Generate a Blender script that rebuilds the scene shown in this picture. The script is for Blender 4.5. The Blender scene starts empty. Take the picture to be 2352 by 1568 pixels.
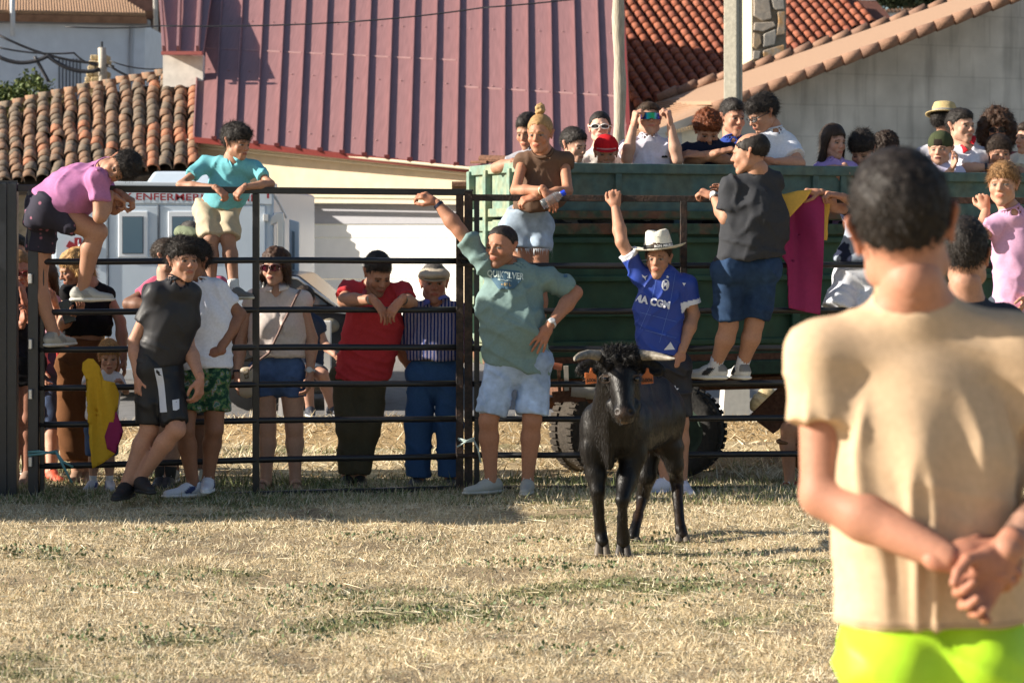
import bpy, math, random
import numpy as np
from mathutils.bvhtree import BVHTree
from mathutils import Vector
# ------------------------------------------------------------------ camera, world, sun, exposure
sc = bpy.context.scene
F, V0, EYE, UC = 5049.0, 544.0, 1.61, 1176.0
cam_d = bpy.data.cameras.new('camera'); cam = bpy.data.objects.new('camera', cam_d)
sc.collection.objects.link(cam); sc.camera = cam
cam.location = (0, 0, EYE); cam.rotation_euler = (math.radians(90), 0, 0)
cam_d.sensor_width = 36; cam_d.lens = 36*F/2352; cam_d.shift_y = -(784-V0)/2352
cam_d.clip_start = .1; cam_d.clip_end = 600
cam_d.dof.use_dof = True; cam_d.dof.focus_distance = 12.9; cam_d.dof.aperture_fstop = 5.0
SUN_AZ, SUN_EL = math.radians(5), math.radians(23)
to_sun = Vector((-math.cos(SUN_AZ)*math.cos(SUN_EL), -math.sin(SUN_AZ)*math.cos(SUN_EL), math.sin(SUN_EL)))
world = bpy.data.worlds.new('World'); sc.world = world; world.use_nodes = True
wn = world.node_tree; bg = wn.nodes['Background']
sky = wn.nodes.new('ShaderNodeTexSky'); sky.sky_type = 'NISHITA'; sky.sun_disc = False
sky.sun_elevation = SUN_EL; sky.sun_rotation = math.atan2(to_sun.x, to_sun.y)
wn.links.new(sky.outputs[0], bg.inputs[0]); bg.inputs[1].default_value = .066
sun_d = bpy.data.lights.new('sun', 'SUN'); sun_d.energy = 5.0; sun_d.angle = math.radians(.5); sun_d.color = (1, .91, .78)
sun = bpy.data.objects.new('sun', sun_d); sc.collection.objects.link(sun)
sun.rotation_euler = to_sun.to_track_quat('Z', 'Y').to_euler()
sc.view_settings.view_transform = 'Standard'; sc.view_settings.look = 'None'
sc.view_settings.exposure = 1.08; sc.view_settings.gamma = 1
sc.view_settings.use_curve_mapping = False
sc.cycles.use_denoising = True
sc.cycles.max_bounces = 6; sc.cycles.transparent_max_bounces = 6
RNG = np.random.RandomState(7); random.seed(7)
A3 = lambda *p: np.array(p, float)
def at(u, v, Y): return np.array([(u-UC)*Y/F, Y, EYE-(v-V0)*Y/F])
def nrm(v): v = np.asarray(v, float); return v/(np.linalg.norm(v)+1e-12)
# ------------------------------------------------------------------ materials
MATS = {}
def mat(name, col=(.5,.5,.5), rough=.7, metal=0, attr=False, var=.0, vscale=8, bump=0, bscale=60, spec=.4, sss=0, emit=None, col2=None, stretch=None, detail=4, alpha=1, trans=0):
    if name in MATS: return MATS[name]
    m = bpy.data.materials.new(name); m.use_nodes = True; nt = m.node_tree; L = nt.links.new
    b = nt.nodes['Principled BSDF']; b.inputs['Roughness'].default_value = rough; b.inputs['Metallic'].default_value = metal
    b.inputs['Specular IOR Level'].default_value = spec
    if sss:
        b.inputs['Subsurface Weight'].default_value = sss; b.inputs['Subsurface Radius'].default_value = (.012, .005, .003); b.inputs['Subsurface Scale'].default_value = 1
    if trans: b.inputs['Transmission Weight'].default_value = trans
    if attr:
        a = nt.nodes.new('ShaderNodeVertexColor'); a.layer_name = 'col'; src = a.outputs[0]
    else:
        a = nt.nodes.new('ShaderNodeRGB'); a.outputs[0].default_value = (*col, 1); src = a.outputs[0]
    co = nt.nodes.new('ShaderNodeTexCoord'); cs = co.outputs['Object']
    if stretch:
        mp = nt.nodes.new('ShaderNodeMapping'); mp.inputs['Scale'].default_value = stretch; L(cs, mp.inputs[0]); cs = mp.outputs[0]
    if var or col2:
        n = nt.nodes.new('ShaderNodeTexNoise'); n.inputs['Scale'].default_value = vscale; n.inputs['Detail'].default_value = detail; L(cs, n.inputs['Vector'])
        mx = nt.nodes.new('ShaderNodeMix'); mx.data_type = 'RGBA'
        if col2:
            r = nt.nodes.new('ShaderNodeMapRange'); r.inputs[1].default_value = .42; r.inputs[2].default_value = .62
            L(n.outputs[0], r.inputs[0]); L(r.outputs[0], mx.inputs['Factor']); L(src, mx.inputs['A']); mx.inputs['B'].default_value = (*col2, 1); src = mx.outputs['Result']
            if var:
                mx = nt.nodes.new('ShaderNodeMix'); mx.data_type = 'RGBA'
        if var:
            mx.blend_type = 'MULTIPLY'; mx.inputs['Factor'].default_value = 1
            n2 = nt.nodes.new('ShaderNodeTexNoise'); n2.inputs['Scale'].default_value = vscale*2.7; n2.inputs['Detail'].default_value = 6; L(cs, n2.inputs['Vector'])
            r = nt.nodes.new('ShaderNodeMapRange'); r.inputs[1].default_value = .25; r.inputs[2].default_value = .75
            r.inputs[3].default_value = 1-var; r.inputs[4].default_value = 1+var; L(n2.outputs[0], r.inputs[0])
            L(src, mx.inputs['A']); L(r.outputs[0], mx.inputs['B']); src = mx.outputs['Result']
    L(src, b.inputs['Base Color'])
    if bump:
        n = nt.nodes.new('ShaderNodeTexNoise'); n.inputs['Scale'].default_value = bscale; n.inputs['Detail'].default_value = 3; L(cs, n.inputs['Vector'])
        bp = nt.nodes.new('ShaderNodeBump'); bp.inputs['Strength'].default_value = bump; bp.inputs['Distance'].default_value = .01
        L(n.outputs[0], bp.inputs['Height']); L(bp.outputs[0], b.inputs['Normal'])
    MATS[name] = m; return m
SKIN = mat('skin', attr=True, rough=.56, var=.10, vscale=30, spec=.3, sss=.05, bump=.08, bscale=250)
CLOTH = mat('cloth', attr=True, rough=.9, var=.09, vscale=25, bump=.06, bscale=200, spec=.15)
SHINY = mat('sport_cloth', attr=True, rough=.55, var=.04, vscale=20, bump=.04, bscale=90, spec=.4)
DENIM = mat('denim', attr=True, rough=.9, var=.2, vscale=9, bump=.1, bscale=260, spec=.15)
HAIR = mat('hair', attr=True, rough=.62, var=.25, vscale=60, spec=.3)
SHOE = mat('shoe', attr=True, rough=.6, var=.08, vscale=40)
def pattern_mat(name, kind):
    m = mat(name, attr=True, rough=.85, var=.06, vscale=20, bump=.06, bscale=200, spec=.15); nt = m.node_tree; L = nt.links.new
    b = nt.nodes['Principled BSDF']; src = b.inputs['Base Color'].links[0].from_socket
    co = nt.nodes.new('ShaderNodeTexCoord'); mx = nt.nodes.new('ShaderNodeMix'); mx.data_type = 'RGBA'
    if kind == 'stripe':
        w = nt.nodes.new('ShaderNodeTexWave'); w.inputs['Scale'].default_value = 14; w.inputs['Distortion'].default_value = .7; w.inputs['Detail Scale'].default_value = 1.5
        L(co.outputs['Object'], w.inputs[0]); r = nt.nodes.new('ShaderNodeValToRGB'); r.color_ramp.interpolation = 'CONSTANT'
        els = r.color_ramp.elements; els[0].color = (.012,.022,.11,1); els[0].color = (.02,.035,.15,1); els[1].position = .60; els[1].color = (.45,.46,.56,1)
        e = els.new(.93); e.color = (.16,.05,.12,1)
        L(w.outputs[0], r.inputs[0]); L(src, mx.inputs['A']); L(r.outputs[0], mx.inputs['B']); mx.blend_type = 'MULTIPLY'; mx.inputs['Factor'].default_value = 1
    elif kind == 'floral':
        v = nt.nodes.new('ShaderNodeTexNoise'); v.inputs['Scale'].default_value = 28; v.inputs['Detail'].default_value = 3; L(co.outputs['Object'], v.inputs['Vector'])
        r = nt.nodes.new('ShaderNodeValToRGB'); r.color_ramp.interpolation = 'CONSTANT'; els = r.color_ramp.elements
        els[0].color = (.015,.05,.035,1); els[1].position = .44; els[1].color = (.05,.12,.06,1)
        for p, c in ((.50,(.10,.19,.07,1)),(.55,(.20,.12,.07,1)),(.585,(.24,.30,.30,1)),(.63,(.06,.14,.12,1))): e = els.new(p); e.color = c
        L(v.outputs[0], r.inputs[0]); L(r.outputs[0], mx.inputs['B']); mx.inputs['Factor'].default_value = 1
    elif kind == 'dots':
        v = nt.nodes.new('ShaderNodeTexVoronoi'); v.inputs['Scale'].default_value = 16; L(co.outputs['Object'], v.inputs['Vector'])
        r = nt.nodes.new('ShaderNodeMapRange'); r.inputs[1].default_value = .22; r.inputs[2].default_value = .12; L(v.outputs['Distance'], r.inputs[0])
        L(r.outputs[0], mx.inputs['Factor']); L(src, mx.inputs['A']); mx.inputs['B'].default_value = (.35,.14,.2,1)
    elif kind == 'lace':
        v = nt.nodes.new('ShaderNodeTexVoronoi'); v.inputs['Scale'].default_value = 60; L(co.outputs['Object'], v.inputs['Vector'])
        r = nt.nodes.new('ShaderNodeMapRange'); r.inputs[1].default_value = .35; r.inputs[2].default_value = .1; L(v.outputs['Distance'], r.inputs[0])
        L(r.outputs[0], mx.inputs['Factor']); L(src, mx.inputs['A']); mx.inputs['B'].default_value = (.12,.1,.09,1)
    L(mx.outputs['Result'], b.inputs['Base Color']); return m
STRIPE = pattern_mat('striped_cloth', 'stripe'); FLORAL = pattern_mat('floral_cloth', 'floral'); DOTS = pattern_mat('spotted_cloth', 'dots'); LACE = pattern_mat('crochet_cloth', 'lace')
# ------------------------------------------------------------------ object helpers
COL = sc.collection
def tagit(o, label=None, cat=None, group=None, kind=None):
    if label: o['label'] = label
    if cat: o['category'] = cat
    if group: o['group'] = group
    if kind: o['kind'] = kind
    return o
def thing(name, label, cat, loc=(0,0,0), group=None):
    o = bpy.data.objects.new(name, None); COL.objects.link(o); o.location = tuple(float(x) for x in loc); o.empty_display_size = .1
    return tagit(o, label, cat, group)
def base_of(par):
    p = A3(0,0,0)
    while par is not None: p = p+np.array(par.location); par = par.parent
    return p
def obj_np(name, V, Q=None, T=None, m=None, par=None, col=None, smooth=True, label=None, loc=None):
    """V in world metres; the object sits at its parent's base"""
    me = bpy.data.meshes.new(name); V = np.asarray(V, np.float64)
    off = base_of(par) if par is not None else (A3(*loc) if loc is not None else A3(0,0,0))
    Vl = (V-off).astype(np.float32)
    nq = 0 if Q is None else len(Q); nt = 0 if T is None else len(T)
    me.vertices.add(len(V)); me.vertices.foreach_set('co', Vl.ravel())
    li = np.concatenate([np.asarray(Q, np.int32).ravel() if nq else np.zeros(0, np.int32), np.asarray(T, np.int32).ravel() if nt else np.zeros(0, np.int32)])
    me.loops.add(len(li)); me.loops.foreach_set('vertex_index', li)
    me.polygons.add(nq+nt)
    st = np.concatenate([np.arange(nq)*4, nq*4+np.arange(nt)*3]).astype(np.int32)
    me.polygons.foreach_set('loop_start', st)
    me.update(calc_edges=True); me.validate()
    if smooth: me.polygons.foreach_set('use_smooth', np.ones(len(me.polygons), bool))
    if col is not None:
        c = me.color_attributes.new('col', 'FLOAT_COLOR', 'POINT'); cc = np.ones((len(V), 4), np.float32); cc[:, :3] = col
        c.data.foreach_set('color', cc.ravel())
    if m is not None: me.materials.append(m)
    o = bpy.data.objects.new(name, me); COL.objects.link(o)
    if par is not None: o.parent = par
    elif loc is not None: o.location = tuple(off)
    if label: o['label'] = label
    return o
class MB:
    def __init__(s): s.v = []; s.f = []
    def add(s, vs, fs):
        n = len(s.v); s.v += [tuple(map(float, p)) for p in vs]; s.f += [tuple(i+n for i in f) for f in fs]; return s
    def box(s, c, d, ax=None, bev=0):
        c = A3(*c); ax = np.eye(3) if ax is None else np.array(ax); d = np.array(d)/2
        P = [c+ax[0]*x*d[0]+ax[1]*y*d[1]+ax[2]*z*d[2] for x in (-1,1) for y in (-1,1) for z in (-1,1)]
        return s.add(P, [(0,1,3,2),(4,6,7,5),(0,4,5,1),(2,3,7,6),(0,2,6,4),(1,5,7,3)])
    def bar(s, a, b, w, h=None, up=(0,0,1)):
        a = A3(*a); b = A3(*b); d = nrm(b-a); x = nrm(np.cross(d, up)) if abs(np.dot(d, up)) < .99 else A3(1,0,0); y = np.cross(x, d)
        return s.box((a+b)/2, (np.linalg.norm(b-a), w, h or w), (d, x, y))
    def tube(s, pts, r, n=8, cap=True):
        pts = [A3(*p) for p in pts]; rs = r if hasattr(r, '__len__') else [r]*len(pts); V = []; Fc = []
        for i, p in enumerate(pts):
            d = nrm(pts[min(i+1, len(pts)-1)]-pts[max(i-1, 0)]); x = nrm(np.cross(d, (0,0,1))) if abs(d[2]) < .95 else nrm(np.cross(d, (0,1,0))); y = np.cross(d, x)
            V += [p+rs[i]*(math.cos(2*math.pi*k/n)*x+math.sin(2*math.pi*k/n)*y) for k in range(n)]
        for i in range(len(pts)-1): Fc += [(i*n+k, i*n+(k+1)%n, (i+1)*n+(k+1)%n, (i+1)*n+k) for k in range(n)]
        if cap: Fc += [tuple(range(n))[::-1], tuple((len(pts)-1)*n+k for k in range(n))]
        return s.add(V, Fc)
    def lathe(s, c, prof, ax=None, n=20, closed=False):
        c = A3(*c); ax = np.eye(3) if ax is None else np.array(ax); V = []; Fc = []; m = len(prof)
        for r, z in prof: V += [c+ax[0]*r*math.cos(2*math.pi*k/n)+ax[1]*r*math.sin(2*math.pi*k/n)+ax[2]*z for k in range(n)]
        for i in range(m-1+(1 if closed else 0)):
            j = (i+1) % m
            Fc += [(i*n+k, i*n+(k+1)%n, j*n+(k+1)%n, j*n+k) for k in range(n)]
        return s.add(V, Fc)
    def prism(s, pts, off):
        n = len(pts); off = A3(*off); P = [A3(*p) for p in pts]
        return s.add(P+[p+off for p in P], [tuple(range(n)), tuple(range(2*n-1, n-1, -1))]+[(i, n+i, n+(i+1)%n, (i+1)%n) for i in range(n)])
    def obj(s, name, m, par=None, label=None, smooth=False, bevel=0, loc=None, col=None, data_only=False):
        off = base_of(par) if par is not None else (A3(*loc) if loc is not None else A3(0,0,0))
        me = bpy.data.meshes.new(name); me.from_pydata([tuple(np.array(p)-off) for p in s.v], [], s.f); me.validate()
        me.materials.append(m)
        if smooth: me.polygons.foreach_set('use_smooth', [True]*len(me.polygons))
        if col is not None:
            c = me.color_attributes.new('col', 'FLOAT_COLOR', 'POINT'); cc = np.ones((len(s.v), 4), np.float32); cc[:, :3] = col; c.data.foreach_set('color', cc.ravel())
        me.update(); fix_normals(me)
        o = bpy.data.objects.new(name, me); COL.objects.link(o)
        if par is not None: o.parent = par
        elif loc is not None: o.location = tuple(off)
        if bevel:
            b = o.modifiers.new('bevel', 'BEVEL'); b.width = bevel; b.segments = 2; b.limit_method = 'ANGLE'
        if label: o['label'] = label
        return o
import bmesh
def fix_normals(me):
    bm = bmesh.new(); bm.from_mesh(me); bmesh.ops.recalc_face_normals(bm, faces=bm.faces); bm.to_mesh(me); bm.free()
# ------------------------------------------------------------------ noise
_N = np.random.RandomState(3).rand(32, 32, 32).astype(np.float32)*2-1
def vnoise(P, f=1.0, seed=0):
    P = np.asarray(P)*f+seed*7.13; i = np.floor(P).astype(int); t = P-i; t = t*t*(3-2*t); i &= 31; j = (i+1) & 31; r = 0
    for dx in (0,1):
        wx = t[:,0] if dx else 1-t[:,0]; ix = (j if dx else i)[:,0]
        for dy in (0,1):
            wy = t[:,1] if dy else 1-t[:,1]; iy = (j if dy else i)[:,1]
            for dz in (0,1):
                wz = t[:,2] if dz else 1-t[:,2]; iz = (j if dz else i)[:,2]
                r = r+wx*wy*wz*_N[ix,iy,iz]
    return r
def fbm(P, f, o=3, seed=0): return sum(vnoise(P, f*2**k, seed+k)/2**k for k in range(o))
# ------------------------------------------------------------------ implicit surfaces
def nets(d, lo, h):
    s = d < 0; c = np.zeros(tuple(n-1 for n in d.shape), np.int8)
    for dx in (0,1):
        for dy in (0,1):
            for dz in (0,1): c += s[dx:s.shape[0]-1+dx, dy:s.shape[1]-1+dy, dz:s.shape[2]-1+dz]
    mix = (c > 0) & (c < 8); I = np.argwhere(mix); idx = -np.ones(mix.shape, np.int32); idx[mix] = np.arange(len(I))
    acc = np.zeros((len(I), 3)); cnt = np.zeros(len(I)); off = [(a,b,e) for a in (0,1) for b in (0,1) for e in (0,1)]
    val = {o: d[I[:,0]+o[0], I[:,1]+o[1], I[:,2]+o[2]] for o in off}
    for o in off:
        for ax in range(3):
            if o[ax] == 0:
                q = list(o); q[ax] = 1; q = tuple(q); a = val[o]; b = val[q]; m = (a < 0) != (b < 0)
                t = np.where(m, a/np.where(a-b == 0, 1, a-b), 0)
                p = np.tile(np.array(o, float), (len(I), 1)); p[:, ax] += t; acc[m] += p[m]; cnt[m] += 1
    V = (I+acc/cnt[:,None])*h+lo; Q = []
    for ax in range(3):
        a = [slice(None)]*3; b = [slice(None)]*3; a[ax] = slice(0,-1); b[ax] = slice(1,None)
        E = np.argwhere(s[tuple(a)] != s[tuple(b)]); o1, o2 = [(1,2),(2,0),(0,1)][ax]
        E = E[(E[:,o1] > 0) & (E[:,o2] > 0) & (E[:,o1] < s.shape[o1]-1) & (E[:,o2] < s.shape[o2]-1)]
        if not len(E): continue
        def g(d1, d2):
            q = E.copy(); q[:,o1] -= d1; q[:,o2] -= d2; return idx[q[:,0], q[:,1], q[:,2]]
        q = np.stack([g(1,1), g(0,1), g(0,0), g(1,0)], 1); inside = s[E[:,0], E[:,1], E[:,2]]
        q[~inside] = q[~inside][:, ::-1]; Q.append(q)
    return V, np.concatenate(Q)
class Field:
    def __init__(s, h=.012): s.h = h; s.p = []
    def rc(s, a, b, ra, rb, k=.03, w=None, f=1, cut=None, sub=False):
        s.p.append(('rc', A3(*a), A3(*b), ra, rb, k, w, f, cut, sub)); return s
    def el(s, c, r, R=None, k=.03, sub=False, cut=None):
        s.p.append(('el', A3(*c), np.array(r, float), np.eye(3) if R is None else np.array(R), 0, k, None, 1, cut, sub)); return s
    def plane(s, p, n, k=0): s.p.append(('pl', A3(*p), nrm(n), 0, 0, k, None, 1, None, False)); return s
    def fn(s, f): s.p.append(('fn', f)); return s
    def build(s):
        h = s.h; B = []
        for q in s.p:
            if q[0] == 'rc': r = max(q[3], q[4])*max(1, q[7]); B.append((np.minimum(q[1], q[2])-r, np.maximum(q[1], q[2])+r, q[9]))
            elif q[0] == 'el': r = max(q[2]); B.append((q[1]-r, q[1]+r, q[9]))
        pos = [b for b in B if not b[2]]; lo = np.min([b[0] for b in pos], 0)-3*h; hi = np.max([b[1] for b in pos], 0)+3*h
        n = np.ceil((hi-lo)/h).astype(int)+1; D = np.full(tuple(n), .5, np.float32)
        ax = [(lo[i]+h*np.arange(n[i])).astype(np.float32) for i in range(3)]; bi = 0
        for q in s.p:
            if q[0] == 'pl':
                e = ((ax[0]-q[1][0])*q[2][0])[:,None,None]+((ax[1]-q[1][1])*q[2][1])[None,:,None]+((ax[2]-q[1][2])*q[2][2])[None,None,:]
                D = np.maximum(D, e); continue
            if q[0] == 'fn':
                D = q[1](D, ax[0][:,None,None], ax[1][None,:,None], ax[2][None,None,:]); continue
            b = B[bi]; bi += 1; k = q[5]; pad = k+3*h
            i0 = np.clip(((b[0]-pad-lo)/h).astype(int), 0, n-1); i1 = np.clip(((b[1]+pad-lo)/h).astype(int)+2, 1, n)
            if np.any(i1 <= i0): continue
            sl = tuple(slice(i0[i], i1[i]) for i in range(3)); X = ax[0][sl[0]][:,None,None]; Y = ax[1][sl[1]][None,:,None]; Z = ax[2][sl[2]][None,None,:]
            x, y, z = X-q[1][0], Y-q[1][1], Z-q[1][2]
            if q[0] == 'rc':
                ab = q[2]-q[1]; L2 = ab@ab+1e-12; t = np.clip((x*ab[0]+y*ab[1]+z*ab[2])/L2, 0, 1)
                x = x-t*ab[0]; y = y-t*ab[1]; z = z-t*ab[2]; r2 = x*x+y*y+z*z
                if q[6] is not None: w = q[6]; r2 = r2+(x*w[0]+y*w[1]+z*w[2])**2*(1/q[7]**2-1)
                e = np.sqrt(r2)-(q[3]+t*(q[4]-q[3]))
            else:
                R = q[3]; r = q[2]; c = [(x*R[i][0]+y*R[i][1]+z*R[i][2]) for i in range(3)]
                k0 = np.sqrt(sum((c[i]/r[i])**2 for i in range(3))); k1 = np.sqrt(sum((c[i]/r[i]**2)**2 for i in range(3)))+1e-9; e = k0*(k0-1)/k1
            if q[8] is not None:
                cp, cn = q[8]; cn = nrm(cn); e = np.maximum(e, (X-cp[0])*cn[0]+(Y-cp[1])*cn[1]+(Z-cp[2])*cn[2])
            D0 = D[sl]
            if q[9]:
                e = -e; hh = np.clip(.5-.5*(e-D0)/-max(k,1e-4), 0, 1) if False else None
                if k > 0: m = np.maximum(k-np.abs(D0-e), 0); D[sl] = np.maximum(D0, e)+m*m*.25/k
                else: D[sl] = np.maximum(D0, e)
            else:
                if k > 0: m = np.maximum(k-np.abs(D0-e), 0); D[sl] = np.minimum(D0, e)-m*m*.25/k
                else: D[sl] = np.minimum(D0, e)
        return nets(D, lo, h)
def vnormals(V, Q):
    n = np.cross(V[Q[:,2]]-V[Q[:,0]], V[Q[:,3]]-V[Q[:,1]]); N = np.zeros_like(V)
    for i in range(4): np.add.at(N, Q[:,i], n)
    return N/(np.linalg.norm(N, axis=1)[:,None]+1e-12)
def relax(V, Q, it=1, lam=.5):
    for _ in range(it):
        S = np.zeros_like(V); C = np.zeros(len(V))
        for i in range(4):
            np.add.at(S, Q[:,i], V[Q[:,(i+1)%4]]+V[Q[:,(i+3)%4]]); np.add.at(C, Q[:,i], 2)
        V = V*(1-lam)+lam*S/C[:,None]
    return V
def strands(V, N, n, ln, wd, flow, rng, lift=.4, spread=.5):
    i = rng.randint(0, len(V), n); p = V[i]; d = N[i]*lift+np.asarray(flow)+rng.randn(n, 3)*spread; d /= np.linalg.norm(d, axis=1)[:,None]
    s = np.cross(d, N[i]+rng.randn(n,3)*.3); s /= np.linalg.norm(s, axis=1)[:,None]+1e-9; L = ln*(.5+rng.rand(n))[:,None]
    P = np.concatenate([p-s*wd, p+s*wd, p+d*L]); T = np.stack([np.arange(n), np.arange(n)+n, np.arange(n)+2*n], 1); return P, T
# ------------------------------------------------------------------ people
HEADS = {}
def head_template(kind, h=.0052):
    if (kind, h) in HEADS: return HEADS[(kind, h)]
    jw = {'man':1.0, 'woman':.88, 'child':.86, 'stout':1.14}[kind]; ch = {'man':1.0, 'woman':.95, 'child':.9, 'stout':1.03}[kind]
    f = Field(h)
    f.el((0,.018,.034), (.076,.098,.088), k=.01); f.el((0,-.028,-.022), (.062*jw,.066,.085), k=.03)
    f.rc((-.042*jw,-.012,-.066), (-.008,-.07,-.098*ch), .027, .019, k=.025); f.rc((.042*jw,-.012,-.066), (.008,-.07,-.098*ch), .027, .019, k=.025)
    f.el((0,-.074,-.1*ch), (.022,.018,.016), k=.02)
    for sx in (-1, 1):
        f.el((sx*.040,-.064,-.030), (.024,.02,.022), k=.02)
        f.rc((sx*.014,-.087,.022), (sx*.044,-.074,.018), .011, .009, k=.012)
        f.el((sx*.032,-.100,.000), (.019,.017,.012), k=.012, sub=True)
        f.el((sx*.031,-.079,-.001), (.0145,.0125,.0125), k=.003)
        f.rc((sx*.076,.010,-.016), (sx*.086,.024,.020), .009, .014, k=.008, w=A3(1,-sx*.55,0)/1.14, f=.42)
        f.rc((sx*.076,.010,-.030), (sx*.074,.012,-.014), .006, .007, k=.008)
    f.rc((0,-.088,.010), (0,-.110,-.026), .0075, .0115, k=.012)
    for sx in (-1, 1): f.el((sx*.011,-.101,-.031), (.0085,.010,.0075), k=.007)
    f.el((0,-.087,-.062), (.030,.013,.017), k=.015); f.el((0,-.0985,-.0575), (.020,.0065,.0042), k=.006); f.el((0,-.0975,-.0675), (.017,.0065,.0048), k=.006)
    f.rc((0,.020,-.04), (0,.028,-.100), .051*(.92+.08*jw) if kind != 'child' else .042, .046 if kind != 'child' else .038, k=.025)
    V, Q = f.build(); V = relax(V, Q, 1, .35)
    # never a hole at the neck: it runs on into the body's own neck
    HEADS[(kind, h)] = (V, Q); return V, Q
def head_cols(V, skin, lip, brow, eye, beard=0, beardc=(.05,.04,.035), freck=.06):
    skin = np.array(skin); C = np.tile(skin, (len(V), 1)); x, y, z = V.T; ax = abs(x)
    C *= (1+freck*fbm(V, 35, 2))[:,None]
    red = np.exp(-(((ax-.04)/.02)**2+((z+.03)/.02)**2))*(y < -.03)+1.0*(ax > .075)*(y > -.01)+np.exp(-((ax/.014)**2+((z+.03)/.012)**2))*(y < -.09)
    C = C*(1-np.clip(red, 0, 1)[:,None]*np.array([.02,.16,.18]))
    if beard:
        w = np.clip((-.028-z)/.02, 0, 1)*np.clip((.02-y)/.02, 0, 1)*(z > -.125)*(1-np.exp(-((ax/.022)**2+((z+.062)/.010)**2)))*beard
        w = np.where(z > -.045, w*(ax < .035)*.9+w*(ax > .055), w); C = C*(1-w[:,None])+np.array(beardc)*w[:,None]
    m = (y < -.075)&(((ax/.024)**2+((z+.0615)/.0095)**2) < 1); C[m] = lip
    m = (y < -.09)&(ax < .02)&(abs(z+.0625) < .0022); C[m] = np.array(lip)*.45
    m = (y < -.055)&(abs(z-.0195-.004*np.cos(ax*60)) < .0048)&(ax > .012)&(ax < .048); C[m] = C[m]*.25+np.array(brow)*.75
    e = (y < -.07)&(abs(ax-.031) < .0145)&(abs(z+.001) < .0046); C[e] = (.20,.17,.15)
    e2 = e&(abs(ax-.031) < .0062); C[e2] = eye
    l = (y < -.06)&(abs(ax-.031) < .017)&(z > .0035)&(z < .0085); C[l] = C[l]*.35+np.array((.03,.02,.015))*.65
    return C
def rot_face(face, up=None):
    """columns: local x, y, z axes of the head in the world (the face looks along local -y)"""
    if len(face) == 2:
        ya, pi = math.radians(face[0]), math.radians(face[1]); fd = A3(math.sin(ya)*math.cos(pi), -math.cos(ya)*math.cos(pi), -math.sin(pi)); ro = math.radians(up or 0) if not hasattr(up, '__len__') else 0
        z0 = A3(math.sin(ya)*math.sin(pi), -math.cos(ya)*math.sin(pi), math.cos(pi)); x0 = np.cross(-fd, z0)
        z = z0*math.cos(ro)+x0*math.sin(ro); x = np.cross(-fd, z)
        return np.stack([x, -fd, z], 1)
    y = -nrm(face); z = A3(*(up or (0,0,1))); z = nrm(z-y*(z@y)); return np.stack([np.cross(y, z), y, z], 1)
HL = {'std': ([-.13,-.085,-.06,-.03,-.005,.03,.06,.13], [.062,.066,.052,.028,.012,-.012,-.05,-.055])}
def hair_mesh(style, h=.0075, seed=0, amp=None, top=.012, side=.004):
    f = Field(h)
    P = dict(short=(.008,.002,.003,70), crop=(.002,.000,.001,70), messy=(.016,.006,.006,46), curly=(.022,.012,.011,60), fringe=(.014,.008,.004,50),
             pulled=(.004,.002,.002,60), long=(.010,.010,.004,30), bob=(.016,.014,.009,38), balding=(.004,.005,.003,50), bigcurly=(.04,.05,.016,38), receding=(.003,.002,.002,60))[style]
    t, sd, a, fr = P
    f.el((0,.020+t*.15,.036+t*.45), (.079+sd,.102+sd*.8,.088+t*.75), k=.01)
    if style in ('messy', 'curly', 'fringe'): f.el((0,-.035,.085), (.062,.055,.034+t*.4), k=.03); f.el((.02,-.055,.078), (.045,.04,.028), k=.02)
    if style == 'short': f.el((0,-.04,.085), (.05,.05,.032), k=.03)
    if style in ('long',): 
        for sx in (-1,1): f.rc((sx*.075,.01,.02), (sx*.095,.02,-.22), .03, .032, k=.03)
        f.rc((0,.06,.0), (0,.085,-.24), .07, .06, k=.04, w=A3(0,1,0), f=.55)
    if style == 'bob':
        for sx in (-1,1): f.rc((sx*.072,.0,.03), (sx*.088,.0,-.075), .028, .026, k=.03)
        f.rc((0,.07,.0), (0,.075,-.085), .06, .045, k=.04)
    if style == 'bigcurly':
        for sx in (-1,1): f.el((sx*.10,.02,-.03), (.06,.07,.10), k=.03)
        f.el((0,.08,-.04), (.10,.06,.12), k=.03)
    xs, zs = HL['std']; zs = np.array(zs)
    if style in ('messy','fringe','curly'): zs = zs+np.array([-.026,-.03,-.02,-.008,0,0,0,0])
    if style in ('pulled',): zs = zs+np.array([.005,.005,.008,.0,-.005,-.0,-.01,-.01])
    if style == 'receding': zs = zs+np.array([.03,.03,.03,.018,.006,0,0,0])
    if style == 'crop': zs = zs+np.array([.012,.010,.012,.008,.005,.0,.0,.0])
    low = style in ('long','bob','bigcurly')
    def cut(D, X, Y, Z):
        zz = np.interp(Y, xs, zs)+.0045*np.sin(X*190+Y*70+seed)*np.sin(Y*150-Z*90)+.003*np.sin(X*420+seed*2)
        if low:
            inface = np.maximum(np.maximum(Y+.004, abs(X)-.078-(0 if style != 'bigcurly' else .0)), zz*0-1); e = -np.maximum(np.maximum(Y-(.0), abs(X)-.066), Z-.058+abs(X)*.25)
            return np.maximum(D, e)
        e = (zz-Z)*.8; D = np.maximum(D, e)
        if style == 'balding': D = np.maximum(D, -np.maximum(np.sqrt((X/.062)**2+((Y-.0)/.085)**2)-1, .05-Z)*.06)
        return D
    f.fn(cut)
    V, Q = f.build(); N = vnormals(V, Q); a = amp if amp is not None else a
    V = V+N*(fbm(V, fr, 3, seed)*a)[:,None]
    if style in ('messy','curly','bigcurly'): V = V+N*(np.abs(vnoise(V, fr*.7, seed+5))*a*.8)[:,None]
    return V, Q, vnormals(V, Q)
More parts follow.
